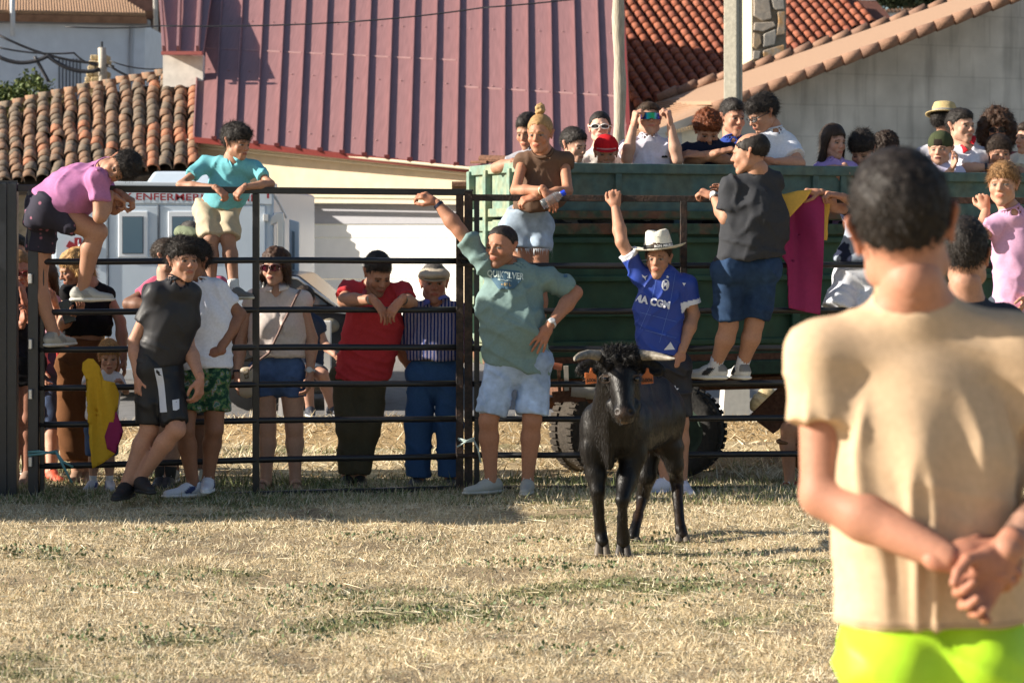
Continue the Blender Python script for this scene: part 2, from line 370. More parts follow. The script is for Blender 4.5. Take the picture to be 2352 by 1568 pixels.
def hand_mesh(w, d, n, thumb, curl=.35, s=1, h=.005, spread=.0, finger_curl=None, tcurl=.4):
    """w wrist, d finger direction, n palm normal, thumb = thumb side direction"""
    d = nrm(d); n = nrm(A3(*n)-d*(A3(*n)@d)); t = np.cross(d, n); t = t*(1 if t@thumb > 0 else -1)
    P = lambda x, y, z: w+(d*x+t*y+n*z)*s
    f = Field(h)
    f.rc(P(-.03,0,0), P(.02,0,0), .027*s, .030*s, k=.01, w=n, f=.72); f.rc(P(.02,.012,.0), P(.078,.020,0), .024*s, .020*s, k=.015, w=n, f=.62); f.rc(P(.02,-.012,.0), P(.074,-.022,0), .022*s, .018*s, k=.015, w=n, f=.62)
    f.el(P(.035,.022,.010), A3(.03,.016,.014)*s, (d,t,n), k=.012)
    ys = [.030,.0105,-.010,-.029]; ln = [(.042,.026,.020),(.046,.029,.021),(.043,.027,.020),(.033,.021,.018)]; fc = finger_curl or [curl]*4
    for i in range(4):
        p = P(.080-(.006 if i in (0,3) else 0), ys[i], 0); ang = 0; r = .0095*s; yaw = (1.5-i)*spread
        for j in range(3):
            ang += fc[i]*[.9,1.15,.8][j]; q = p+(d*math.cos(ang)*math.cos(yaw)+t*math.sin(yaw)*math.cos(ang)+n*math.sin(ang))*ln[i][j]*s
            f.rc(p, q, r, r*.9, k=.004 if j else .008); p = q; r *= .9
    p = P(.018,.026,.008); q = p+(d*.72+t*.62+n*(.3+.4*tcurl))*.040*s; f.rc(p, q, .0135*s, .0115*s, k=.01)
    q2 = q+(d*.9+t*(.35-.6*tcurl)+n*(.15+.6*tcurl))*.030*s; f.rc(q, q2, .0112*s, .0095*s, k=.004)
    q3 = q2+(d*.9+t*(.1-.7*tcurl)+n*(.1+.7*tcurl))*.022*s; f.rc(q2, q3, .0095*s, .008*s, k=.003)
    V, Q = f.build(); return V, Q
def shoe(par, ank, toe, up, s, col, sole=(.75,.74,.7), high=0, laces=None, name='shoe', accent=None, solez=None, sandal=False):
    """ank: ankle joint; toe: direction of the toes; up: sole normal"""
    up = nrm(up); t = nrm(A3(*toe)-up*(A3(*toe)@up)); x = np.cross(t, up); g = ank-up*.075*s
    P = lambda a, b, c: g+(t*a+x*b+up*c)*s
    f = Field(.0085 if s > .9 else .0075)
    f.rc(P(-.045,0,.045), P(.03,0,.045), .036*s, .040*s, k=.02, w=x, f=.9); f.rc(P(.03,0,.040), P(.165,.0,.026), .042*s, .030*s, k=.03, w=up, f=.8)
    f.rc(P(-.035,0,.05), P(-.02,0,.085+high), .034*s, .034*s, k=.02); f.rc(P(-.01,0,.07), P(.06,0,.05), .032*s, .03*s, k=.02)
    f.plane(P(0,0,.012), -up); f.plane(P(0,0,.092+high), up)
    V, Q = f.build(); C = np.tile(np.array(col), (len(V), 1)); l = V-g; a, b, c = l@t/s, l@x/s, l@up/s
    if accent is not None:
        m = (abs(a-.03+(c-.05)*.9) < .026)&(abs(b) > .026)&(c > .025)&(c < .07); C[m] = accent
        m = (a < -.035)&(c > .05); C[m] = np.array(accent)*.6+np.array(col)*.3
    o = obj_np(name, V, Q, m=SHOE, par=par, col=C)
    f = Field(.0085); f.rc(P(-.045,0,.012), P(.05,0,.012), .041*s, .044*s, k=.02, w=up, f=.36); f.rc(P(.05,0,.012), P(.172,0,.014), .044*s, .034*s, k=.02, w=up, f=.36)
    V2, Q2 = f.build(); obj_np('sole', V2, Q2, m=SHOE, par=o, col=np.tile(np.array(sole), (len(V2), 1)))
    if laces is not None:
        b = MB()
        for i in range(4):
            zz = .088-.011*i; aa = .025+.020*i; b.tube([P(aa,-.022,zz-.018), P(aa+.004,0,zz), P(aa,.022,zz-.018)], .0035*s, 5)
        b.tube([P(.02,-.03,.075), P(.035,-.02,.095), P(.02,0,.088), P(.035,.02,.095), P(.02,.03,.075)], .003*s, 5)
        b.obj('laces', mat('lace_white', (.8,.8,.78)), o, smooth=True)
    return o
SK = dict(tan=(.40,.21,.135), light=(.50,.29,.205), pale=(.58,.36,.27), dark=(.28,.13,.075), red=(.42,.19,.125))
HC = dict(black=(.018,.014,.012), dark=(.030,.019,.013), brown=(.055,.028,.014), blond=(.38,.22,.085), light=(.22,.12,.05), ginger=(.13,.035,.010), grey=(.12,.11,.10), darkblond=(.24,.14,.06))
def solve(p, q, L, sgn, Yq):
    """depth shift of joint q so that |q-p| is close to L; q given as pixel"""
    lo = at(q[0], q[1], p[1]); d2 = L*L-((lo-p)**2).sum(); dy = math.sqrt(max(d2, 0))*sgn
    return at(q[0], q[1], p[1]+dy)
def person(label, Y, head, sh, arms, hips=None, legs=None, nk=None, s=1.0, f=1.0, facing=1, skin='tan', kind='man', shirt=None, pants=None, shoes=None, hair=('short','dark'),
           floor=None, h=.0125, beard=0, belly=0, group=None, seed=1, headscale=1.0, hh=.0052, eye=(.03,.017,.01), lip=None, base=None, wr_amp=1, beardc=(.05,.04,.035), tattoo=None, neck=1.0):
    J = lambda p, y0=Y: at(p[0], p[1], y0+(p[2] if len(p) > 2 and not isinstance(p[2], str) else 0))
    skc = np.array(SK[skin]) if isinstance(skin, str) else np.array(skin); fem = kind == 'woman'
    A, B = J(sh[0]), J(sh[1]); ms = (A+B)/2
    if hips is None:
        hz = ms-A3(0,0,.47*s); r = nrm(B-A); HA, HB = hz-r*.085*s, hz+r*.085*s
        fz = floor if floor is not None else 0.0
        legs = {}
        for key, H in (('a', HA), ('b', HB)):
            kn = H+A3(0,-.03,-(H[2]-fz)*.48); an = A3(H[0], H[1], fz+.085*s); legs[key] = (H, kn, an, (0,-facing,0))
    else:
        HA, HB = J(hips[0]), J(hips[1]); L2 = {}
        for key, H in (('a', HA), ('b', HB)):
            kn, an, toe = legs[key][:3]
            K = solve(H, kn, .43*s, -1 if len(kn) > 2 and kn[2] == '-' else 1, Y) if len(kn) > 2 and isinstance(kn[2], str) else J(kn)
            N_ = solve(K, an, .42*s, -1 if an[2] == '-' else 1, Y) if len(an) > 2 and isinstance(an[2], str) else J(an)
            L2[key] = (H, K, N_, toe)+tuple(legs[key][3:])
        legs = L2
    mh = (HA+HB)/2; R_ = nrm(B-A); U = nrm(ms-mh); U = nrm(U-R_*(U@R_)); FW = np.cross(R_, U)*facing
    hc = J(head[:3]); HR = rot_face(head[3], head[4] if len(head) > 4 else None); hs = s**.45*headscale
    NK = J(nk) if nk is not None else ms+U*.055*s
    hb = hc+HR@A3(0,.03,-.09)*hs
    if base is None:
        lows = [legs[k][2] for k in legs]; base = A3(mh[0], mh[1], min(l[2] for l in lows)-.085*s)
    root = thing('person', label, 'person', base, group)
    if group: root['group'] = group
    # arms ---------------------------------------------------------------
    AR = {}
    for key, S in (('a', A), ('b', B)):
        if key not in arms or arms[key] is None: continue
        el, wr = arms[key][0], arms[key][1]; hsp = arms[key][2] if len(arms[key]) > 2 else {}
        E = solve(S, el, .285*s, -1 if el[2] == '-' else 1, Y) if len(el) > 2 and isinstance(el[2], str) else J(el)
        W = solve(E, wr, .25*s, -1 if wr[2] == '-' else 1, Y) if len(wr) > 2 and isinstance(wr[2], str) else J(wr)
        AR[key] = (S, E, W, hsp)
    # skin ----------------------------------------------------------------
    g = .5+.5*f; am = (.85 if fem else 1)*(.8 if kind == 'child' else 1); fs = Field(h)
    nr = ((.050 if fem else .058)*s*(.9+.1*f) if kind != 'child' else .045*s)*neck
    fs.rc(NK-U*.02*s, hb, nr*.98, nr*.93*hs/s, k=.03); fs.rc(NK+U*.02*s-FW*.002, NK-U*.07*s-FW*.006, nr*.80, nr*1.25, k=.05, w=FW, f=.85)
    fs.rc(ms-U*.125*s*g, mh+U*.08*s, .118*s*g, .104*s*g, k=.03, w=FW, f=.60); fs.rc(A-U*.03*s+R_*.02, B-U*.03*s-R_*.02, .040*s*g, .040*s*g, k=.05); fs.rc(NK-U*.035*s, ms-U*.08, .045*s, .07*s, k=.05, w=FW, f=.75); fs.rc(NK+U*.005*s-FW*.012, A*.55+NK*.45-U*.025*s-FW*.008, .036*s*g, .034*s*g, k=.045); fs.rc(NK+U*.005*s-FW*.012, B*.55+NK*.45-U*.025*s-FW*.008, .036*s*g, .034*s*g, k=.045)
    fs.rc(HA, HB, .080*s*g, .080*s*g, k=.03)
    for key, (S, E, W, hsp) in AR.items():
        fs.rc(S-U*.012*s, E, .043*s*g*am, .039*s*g*am, k=.02); fs.rc(E, E+(W-E)*.35, .040*s*g*am, .043*s*g*am, k=.015); fs.rc(E+(W-E)*.35, W, .043*s*g*am, .0275*s*am**.5, k=.02)
    for key, lg in legs.items():
        H, K, N_ = lg[:3]; kd = nrm(N_-K); bk = nrm(np.cross(kd, R_)); bk = bk*(-1 if bk@FW > 0 else 1)
        fs.rc(H, K, .080*s*g, .056*s*g**.7, k=.02); fs.rc(K, K+(N_-K)*.3+bk*.014*s, .052*s*g**.6, .057*s*g**.6, k=.02); fs.rc(K+(N_-K)*.3+bk*.014*s, N_, .056*s*g**.6, .035*s, k=.02)
        fs.el(K-bk*.012*s, (.045*s,)*3, k=.02); fs.rc(N_, N_-U*0+A3(0,0,-.03)*s, .036*s, .036*s, k=.02)
    V, Q = fs.build(); V = relax(V, Q, 1, .4); Cc = np.tile(skc, (len(V), 1))*(1+.07*fbm(V-base, 9, 2, seed))[:,None]
    VV, QQ, CC = [V], [Q], [Cc]; n0 = len(V)
    def addm(V, Q, C):
        nonlocal n0; VV.append(V); QQ.append(Q+n0); CC.append(C); n0 += len(V)
    tv, tq = head_template(kind, hh); st = hair[0] if hair else None; hcol = np.array(HC.get(hair[1], (.02,.015,.01)) if isinstance(hair[1], str) else hair[1]) if hair else A3(.02,.015,.01)
    rs = np.random.RandomState(seed); wob = 1+rs.uniform(-.075,.06,3)*A3(1,.6,.9)
    hcl = head_cols(tv, skc, lip if lip is not None else skc*A3(.85,.55,.55), hcol*.8+skc*.08, eye, beard, beardc); addm(hc+(tv*wob*hs)@HR.T, tq, hcl)
    hands = {}
    for key, (S, E, W, hsp) in AR.items():
        d = A3(*hsp['d']) if 'd' in hsp else nrm(W-E); inward = R_*(1 if key == 'a' else -1)
        n = A3(*hsp['n']) if 'n' in hsp else inward+FW*-.2
        rh = (key == 'a') == (facing == 1); n_ = nrm(n-nrm(d)*(n@nrm(d))); th = np.cross(nrm(d), n_)*(1 if rh else -1)
        if 't' in hsp: th = A3(*hsp['t'])
        W2 = W+nrm(d)*.012*s
        hv, hq = hand_mesh(W2, d, n, th, hsp.get('curl', .4), s*am**.5*hsp.get('s', 1), hsp.get('h', .0055), hsp.get('spread', .03), hsp.get('fc'), hsp.get('tc', .4))
        addm(hv, hq, np.tile(skc*A3(.98,.9,.88), (len(hv), 1))); hands[key] = (W, nrm(d), n_)
    if tattoo:
        S, E, W, _ = AR[tattoo]; v_ = np.concatenate(VV); t_ = ((v_-E)@(W-E))/((W-E)@(W-E)); r_ = np.linalg.norm(v_-E-np.outer(t_, W-E), axis=1); m_ = (t_ > .1)&(t_ < .93)&(r_ < .07); cc_ = np.concatenate(CC); cc_[m_] = cc_[m_]*(1-.45*(fbm(v_[m_], 38, 2) > -.05))[:,None]*A3(.85,1,1.1); CC = [cc_]
    body = obj_np('body', np.concatenate(VV), np.concatenate(QQ), m=SKIN, par=root, col=np.concatenate(CC))
    info = dict(root=root, hc=hc, HR=HR, hs=hs, U=U, R=R_, FW=FW, AR=AR, legs=legs, ms=ms, mh=mh, body=body, NK=NK, A=A, B=B)
    # hair ----------------------------------------------------------------
    if st:
        hv, hq, hn = hair_mesh(st, .0075 if hh > .005 else .006, seed); sv, stt = strands(hv, hn, 6500, {'messy':.030,'curly':.020,'bigcurly':.04,'fringe':.026,'short':.019,'long':.05,'bob':.035}.get(st, .009)*(hair[2] if len(hair) > 2 else 1), .0008, (0,-.1,-.25) if st in ('messy','fringe') else (0,.1,-.45), rs, {'messy':.30,'curly':.4,'bigcurly':.5,'fringe':.12,'short':.22}.get(st, .06), {'messy':.26,'curly':.4,'bigcurly':.45,'short':.24}.get(st, .14))
        hv = hv*wob; sv = sv*wob
        if st in ('crop',): sv, stt = strands(hv, hn, 5000, .008, .0008, (0,.1,-.2), rs, 1, .3)
        c = np.concatenate([np.tile(hcol, (len(hv), 1))*(1+.25*fbm(hv, 60, 2))[:,None], np.repeat((hcol[None]*(.5+2.6*rs.rand(len(stt))**2.5)[:,None]+.004), 1, 0)[np.tile(np.arange(len(stt)), 3)]])  # lighter strands carry sunlit highlights in their colour
        if hair[0] == 'crop' : pass
        ho = obj_np('hair', hc+(np.concatenate([hv, sv])*hs)@HR.T, hq, stt+len(hv), m=HAIR, par=root, col=np.clip(c, 0, 1)); info['hair'] = ho
    # shirt ----------------------------------------------------------------
    if shirt:
        c = np.array(shirt['col']); fl = shirt.get('loose', 1.0); sf = Field(h); hem = mh-U*shirt.get('hem', .05)*s if 'hemp' not in shirt else J(shirt['hemp'])
        W_ = .150*s*f*fl*(.93 if fem else 1)*(.9 if kind == 'child' else 1); wf = shirt.get('flat', .68)
        W_top = ms-U*(W_*.86); mid = W_top-U*.06*s; low = hem-U*.05
        sf.rc(W_top, mid, W_*.97, W_*1.03, k=.03, w=FW, f=wf*.92); sf.rc(A-U*.02*s, B-U*.02*s, .054*s*g*am**.5, .054*s*g*am**.5, k=.06); sf.rc(mid, low, W_*1.03, W_*shirt.get('waist', 1.0), k=.04, w=FW, f=wf)
        if fem: 
            for sx in (-1,1): sf.el(ms-U*.19*s+R_*sx*.072*s+FW*.075*s, (.062*s,)*3, k=.04)
        if belly: sf.el((ms*.35+mh*.65)+FW*.055*s*belly, (.135*s*f,.12*s*f,.15*s*f), np.array([R_,FW,U]), k=.06)
        sl = shirt.get('sleeve', .55); sr = shirt.get('sr', 1)
        for key, S in (('a', A), ('b', B)):
            sf.rc(NK-U*.028*s, S-U*.016*s, .054*s*g, .052*s*g*am**.3, k=.05)
            if key in AR and sl > 0:
                E, W = AR[key][1], AR[key][2]; d = nrm(E-S); e = S+(E-S)*min(sl, 1)
                sf.rc(S-U*.010*s, e+d*.03, .053*s*g*am**.5, .060*s*g*sr*am**.5, k=.045, cut=(e, d))
                if sl > 1: e2 = E+(W-E)*(sl-1); sf.rc(E, e2+nrm(W-E)*.02, .054*s*g, .045*s*g, k=.02, cut=(e2, W-E))
        sf.rc(NK-U*.030*s, NK+U*.004*s, nr*1.30, nr*1.20, k=.03); sf.plane(hem, -U-FW*shirt.get('tilt', 0))
        nd = nrm(hb-NK); sf.rc(NK+FW*shirt.get('vn', .012)*s-U*.004, NK+nd*.12*s, nr*.98*shirt.get('nw', 1), nr*1.17*shirt.get('nw', 1), k=.003, sub=True)
        if shirt.get('v'): sf.rc(NK+FW*.09*s, NK+FW*.085*s-U*shirt['v']*s, .05*s, .004, k=.01, sub=True)
        V, Q = sf.build(); V = relax(V, Q, 1, .4); N = vnormals(V, Q)
        L = np.stack([(V-ms)@R_, (V-ms)@FW, (V-ms)@U], 1); wv = fbm(L*A3(1,1,.45)+A3(.3*seed,0,0), 11, 2, seed)
        dg = (1-np.abs(vnoise(np.stack([L[:,0]+L[:,2]*.55*np.sign(L[:,0]), L[:,1]*.5, L[:,2]*.5-abs(L[:,0])*.5], 1)*A3(1.2,.6,.9), 13, seed+3))*1.3)**3*1.6-.6
        hz = (1-np.abs(vnoise(L*A3(.35,.5,1.6)+A3(0,0,1)*(L[:,:1]*.5), 11, seed+8))*1.3)**3*1.6-.6; lowm = np.clip((-.18*s-L[:,2])/.15, 0, 1)
        calm = np.clip((np.linalg.norm(V-NK, axis=1)-nr*1.6)/.05, 0, 1); wv, dg, hz = wv*calm, dg*calm, hz*calm
        if shirt.get('drape'):
            dr_ = 1-np.abs(vnoise(np.stack([L[:,0]*1.25+.10*vnoise(L, 3.5, 5), L[:,1]*.3, L[:,2]*.20+L[:,0]*.10], 1), 15, 3))*1.5; dr_ = np.clip(dr_, 0, 1)**1.6; dm = np.clip((-.07-L[:,2])/.12, 0, 1)*np.clip((L[:,2]+.62)/.2, .25, 1)
            V = V+N*((wv*.003+dr_*.024*dm-.008*dm+hz*.003)*shirt['drape']*s)[:,None]
        else: V = V+N*((wv*.004+dg*.008*(1-lowm*.5)+hz*.008*lowm)*wr_amp*s)[:,None]
        C = np.tile(c, (len(V), 1)); L = np.stack([(V-ms)@R_, (V-ms)@FW, (V-ms)@U], 1); t = (V-NK)@U
        for fnc in shirt.get('paint', []): C = fnc(C, V, L, info)
        so = obj_np('shirt', V, Q, m=shirt.get('mat', CLOTH), par=root, col=C); info['shirt'] = (V, Q, so)
        cd_ = nrm(hb-NK); q_ = V-NK; tt_ = q_@cd_; rr_ = q_-np.outer(tt_, cd_); rl = np.linalg.norm(rr_, axis=1); x1 = nrm(np.cross(cd_, FW)); y1 = np.cross(x1, cd_); an_ = np.arctan2(rr_@x1, rr_@y1); rim = []
        nb = 20
        for b_ in range(nb):
            a0 = -math.pi+2*math.pi*b_/nb; m_ = (an_ >= a0)&(an_ < a0+2*math.pi/nb)&(rl < nr*1.75)&(tt_ > -.11*s); 
            if m_.any(): k_ = np.argmax((tt_-rl*.55)[m_]); rim.append((a0+math.pi/nb, tt_[m_][k_], rl[m_][k_]))
        if len(rim) > nb*.7 and shirt.get('rib', 1) and not shirt.get('v'):
            A_ = np.array([r[0] for r in rim]); T_ = np.array([r[1] for r in rim]); Rr = np.array([r[2] for r in rim]); M = np.stack([np.ones_like(A_), np.cos(A_), np.sin(A_), np.cos(2*A_)], 1); ct, cr2 = np.linalg.lstsq(M, T_, rcond=None)[0], np.linalg.lstsq(M, Rr, rcond=None)[0]
            pts = []
            for a_ in np.linspace(0, 2*math.pi, 33): m1 = np.array([1, math.cos(a_), math.sin(a_), math.cos(2*a_)]); pts.append(NK+cd_*(m1@ct)+(y1*math.cos(a_)+x1*math.sin(a_))*(m1@cr2))
            vs = []; rw, rh = .0055*s, .011*s
            for k_, p_ in enumerate(pts):
                o_ = p_-NK; o_ = nrm(o_-cd_*(o_@cd_)); dn_ = nrm(cd_*.75-o_*.65); sd_ = nrm(o_*.75+cd_*.65); vs += [p_+dn_*rh+sd_*rw*.3, p_+sd_*rw, p_-dn_*rh+sd_*rw*.4, p_-sd_*rw*.8]
            cb = MB(); cb.add(vs, [(i_*4+j_, i_*4+(j_+1)%4, i_*4+4+(j_+1)%4, i_*4+4+j_) for i_ in range(len(pts)-1) for j_ in range(4)]); cb.obj('neckband', CLOTH, root, col=shirt.get('ribcol', c*.9), smooth=True)
        if shirt.get('collar') is not None:
            cb = MB(); r0 = nr*1.22; cd = nrm(nd); x0 = nrm(np.cross(cd, FW)); y0 = np.cross(x0, cd); y0 = y0*(1 if y0@FW > 0 else -1); vs = []; n = 18
            for i in range(n+1):
                a = math.radians(18+324*i/n); dr = y0*math.cos(a)+x0*math.sin(a); fr_ = max(math.cos(a), 0)
                c0 = NK+cd*(.012-.035*fr_)*s
                vs += [c0+dr*r0*1.02, c0+dr*r0*1.08+cd*.034*s, c0+dr*r0*1.38-cd*(.006+.030*fr_)*s, c0+dr*r0*1.32-cd*(.010+.028*fr_)*s]
            cb.add(vs, [(i*4+j, i*4+(j+1)%4, i*4+4+(j+1)%4, i*4+4+j) for i in range(n) for j in range(4)]); cb.obj('collar', CLOTH, root, col=shirt['collar'], smooth=True)
    # trousers --------------------------------------------------------------
    if pants:
        c = np.array(pants['col']); pf = Field(h); ln = pants.get('len', .9); lo_ = pants.get('loose', 1.0); wf = .78
        pf.rc(HA+U*.0, HB+U*.0, .096*s*g*lo_**.5, .096*s*g*lo_**.5, k=.03); pf.rc(mh-U*.02, mh+U*.15*s, .140*s*g, .126*s*g, k=.03, w=FW, f=.66)
        if facing == -1 or pants.get('butt'): 
            for H in (HA, HB): pf.el(H-FW*.035*s, (.10*s*g,)*3, k=.03)
        for key, lg in legs.items():
            H, K, N_ = lg[:3]; d = nrm(K-H); e = H+(K-H)*min(ln, 1)
            pf.rc(H, e+d*.03, (.084 if fem else .090)*s*g, (.090-.016*min(ln,1))*s*g*lo_, k=.012, cut=(e, d) if ln <= 1 else None)
            if ln > 1: 
                e2 = K+(N_-K)*min(ln-1, 1); pf.rc(K, e2+nrm(N_-K)*.03, .072*s*g*lo_, .058*s*pants.get('cuff', 1)*lo_, k=.03, cut=(e2, N_-K))
        pf.plane(mh+U*pants.get('waist', .11)*s, U)
        V, Q = pf.build(); V = relax(V, Q, 1, .4); N = vnormals(V, Q); L = V-mh
        wv = fbm(L, 10, 2, seed+2)*.003+((1-np.abs(vnoise(L*A3(.7,.7,1.0)+A3(0,0,.6)*L[:,:1], 12, seed))*1.3)**3*1.6-.6)*.007; V = V+N*(wv*pants.get('wr', 1)*s)[:,None]
        C = np.tile(c, (len(V), 1))
        if pants.get('mat') is DENIM: C = C*(1+.25*fbm(V, 5, 2)+.12*(vnoise(V, 14) > .3))[:,None]
        for fnc in pants.get('paint', []): C = fnc(C, V, V-mh, info)
        po = obj_np(pants.get('name', 'trousers' if ln > 1.3 else 'shorts'), V, Q, m=pants.get('mat', CLOTH), par=root, col=C); info['pants'] = (V, Q, po)
    if shoes:
        for key, lg in legs.items():
            toe = lg[3]; upv = lg[4] if len(lg) > 4 else (0,0,1)
            info['shoe_'+key] = shoe(root, lg[2], toe, upv, s*shoes.get('s', 1), shoes['col'], shoes.get('sole', (.7,.7,.66)), shoes.get('high', 0), shoes.get('laces'), accent=shoes.get('accent'))
            if shoes.get('sock') is not None:
                K, N_ = lg[1], lg[2]; d = nrm(K-N_); b = MB(); hh_ = shoes.get('sockh', .07)*s; ax = (nrm(np.cross(d, (0,1,0))), nrm(np.cross(d, nrm(np.cross(d, (0,1,0))))), d)
                b.lathe(N_, [(.040*s,-.03*s), (.041*s,0), (.042*s,hh_*.5), (.0445*s,hh_), (.036*s,hh_)], ax, 14); b.obj('sock', CLOTH, root, smooth=True, col=shoes['sock'])
    return info
def barefoot(par, ank, toe, s, skinc, sandal=(.25,.15,.1)):
    up = A3(0,0,1); t = nrm(A3(*toe)); x = np.cross(t, up); g = ank-up*.075*s; P = lambda a, b, c: g+(t*a+x*b+up*c)*s
    f = Field(.007); f.rc(P(-.035,0,.04), P(.04,0,.045), .03*s, .032*s, k=.02); f.rc(P(.04,0,.035), P(.13,0,.02), .034*s, .022*s, k=.02, w=up, f=.7); f.rc(P(-.02,0,.05), P(-.005,0,.09), .03*s, .032*s, k=.02)
    for i in range(5): f.rc(P(.13,(i-2)*.015,.018), P(.165-abs(i-1)*.007,(i-2)*.017,.014), .010*s, .008*s, k=.004)
    V, Q = f.build(); o = obj_np('foot', V, Q, m=SKIN, par=par, col=np.tile(np.array(skinc), (len(V), 1)))
    b = MB(); b.prism([P(-.06,-.03,0), P(.05,-.04,0), P(.15,-.045,0), P(.18,0,0), P(.15,.045,0), P(.05,.04,0), P(-.06,.03,0)], up*.012*s)
    b.tube([P(.09,-.045,.012), P(.09,-.02,.055), P(.09,.02,.055), P(.09,.045,.012)], .007*s, 6); b.tube([P(-.03,-.035,.012), P(-.0,-.036,.07), P(.02,0,.085), P(0,.036,.07), P(-.03,.035,.012)], .006*s, 6)
    b.obj('sandal', mat('sandal_%g' % sandal[0], sandal), o)
# ---- worn things -------------------------------------------------------
def hl(i, p): return i['hc']+(A3(*p)*i['hs'])@i['HR'].T
def sunglasses(i, frame, lens, wide=1.0, visor=False):
    b = MB(); HRm = i['HR']; ax = (HRm[:,0], HRm[:,1], HRm[:,2]); sc_ = i['hs']; L = MB()
    if visor:
        pts = []
        for k in range(13):
            a = -1.15+2.3*k/12; x = .072*math.sin(a)/math.sin(1.15); y = -.118+.075*(1-math.cos(a)); dip = .012*math.exp(-(x/.010)**2)
            pts += [hl(i, (x, y, .026)), hl(i, (x, y-.004, -.022+dip+abs(x)*.1))]
        L.add(pts+[p-np.array(HRm[:,1])*.003 for p in pts], [(2*k, 2*k+1, 2*k+3, 2*k+2) for k in range(12)]+[(26+2*k, 26+2*k+1, 26+2*k+3, 26+2*k+2) for k in range(12)])
        b.tube([hl(i, (.075*math.sin(a), -.120+.08*(1-math.cos(a)), .028)) for a in np.linspace(-1.15, 1.15, 11)], .003, 6)
    else:
        for sx in (-1,1):
            L.add([hl(i, (sx*.033+.027*wide*math.cos(a)*(1 if not frame[0] > .4 else 1.05), -.104+abs(.02*math.cos(a)*1)*.3+(.012 if abs(sx*.033+.027*math.cos(a)) > .045 else 0), -.001+.015*wide*math.sin(a)+.003)) for a in np.linspace(0, 2*math.pi, 14, endpoint=False)], [tuple(range(14))])
            b.tube([hl(i, (sx*.033+.029*wide*math.cos(a), -.106+(.012 if abs(sx*.033+.029*math.cos(a)) > .045 else 0), .002+.017*wide*math.sin(a))) for a in np.linspace(0, 2*math.pi, 15)], .0035 if frame[0] < .4 else .0045, 6, cap=False)
            b.tube([hl(i, (sx*.064,-.094,.008)), hl(i, (sx*.082,-.04,.008)), hl(i, (sx*.082,.01,.006))], .003, 6)
        b.tube([hl(i, (-.006,-.110,.006)), hl(i, (.006,-.110,.006))], .003, 6)
    o = b.obj('sunglasses', mat('frame_%g' % frame[0], frame, rough=.3), i['root'], smooth=True)
    L.obj('lens', lens, o, smooth=visor)
def wristband(i, key, col, w=.018, watch=False, name='bracelet', r=.034, back=.02):
    S, E, W, _ = i['AR'][key]; d = nrm(W-E); c = W-d*back; x = nrm(np.cross(d, (0,1,0))) if abs(d[1]) < .9 else A3(1,0,0); y = np.cross(d, x)
    b = MB(); b.lathe(c, [(r*.9,-w/2), (r,-w/2), (r,w/2), (r*.9,w/2)], (x, y, d), 18, closed=True); o = b.obj(name, mat('band_%g_%g' % (col[0], col[2]), col, rough=.4), i['root'], smooth=False)
    if watch:
        n = nrm(A3(-.1,-1,.25)-d*(A3(-.1,-1,.25)@d)); b = MB(); x = np.cross(n, d); b.lathe(c+n*r*.9, [(0,.012), (.015,.012), (.020,.008), (.020,0)], (x, d, n), 18); b.obj('dial', mat('watch_face', (.6,.6,.6), rough=.25), o)
def cap(i, col, back=False, brimcol=None, name='cap'):
    f = Field(.007); f.el((0,.018,.048), (.092,.113,.092), k=.01); f.plane((0,0,.024), (0,.12,-1)); sg = 1 if not back else -1
    V, Q = f.build(); V = V+vnormals(V, Q)*(fbm(V, 25, 2)*.002)[:,None]; C = np.tile(np.array(col), (len(V), 1)); C *= (1-.35*(np.abs(np.abs(V[:,0])-.028) < .0022)*(V[:,2] > .05))[:,None]
    if back: C[(V[:,1] < -.06)&(V[:,2] < .075)&(abs(V[:,0]) < .03)] = (.02,.015,.012)
    if name == 'cap' and col[0] > .4: C[(V[:,1] < -.05)&(V[:,2] < .048)] = (.6,.35,.35)
    o = obj_np(name, hl(i, (0,0,0))+(V*i['hs'])@i['HR'].T, Q, m=CLOTH, par=i['root'], col=C)
    b = MB(); yy = -.075 if not back else .105; pts = []; n = 12
    for k in range(n+1):
        a = math.pi*k/n; pts.append((.075*math.cos(a), (yy-.075*math.sin(a)*sg), .036-.012*math.sin(a)))
    if back: pts = [(p[0], .095+.075*math.sin(math.pi*k/n), .026-.016*math.sin(math.pi*k/n)) for k, p in enumerate(pts)]
    W = [hl(i, p) for p in pts]; up = i['HR'][:,2]*.005; b.add(W+[w+up for w in W], [tuple(range(n+1)), tuple(range(2*n+1, n, -1))]+[(k, k+1, n+2+k, n+1+k) for k in range(n)]+[(n, 0, n+1, 2*n+1)]); b.obj('brim', CLOTH, o, col=brimcol or col)
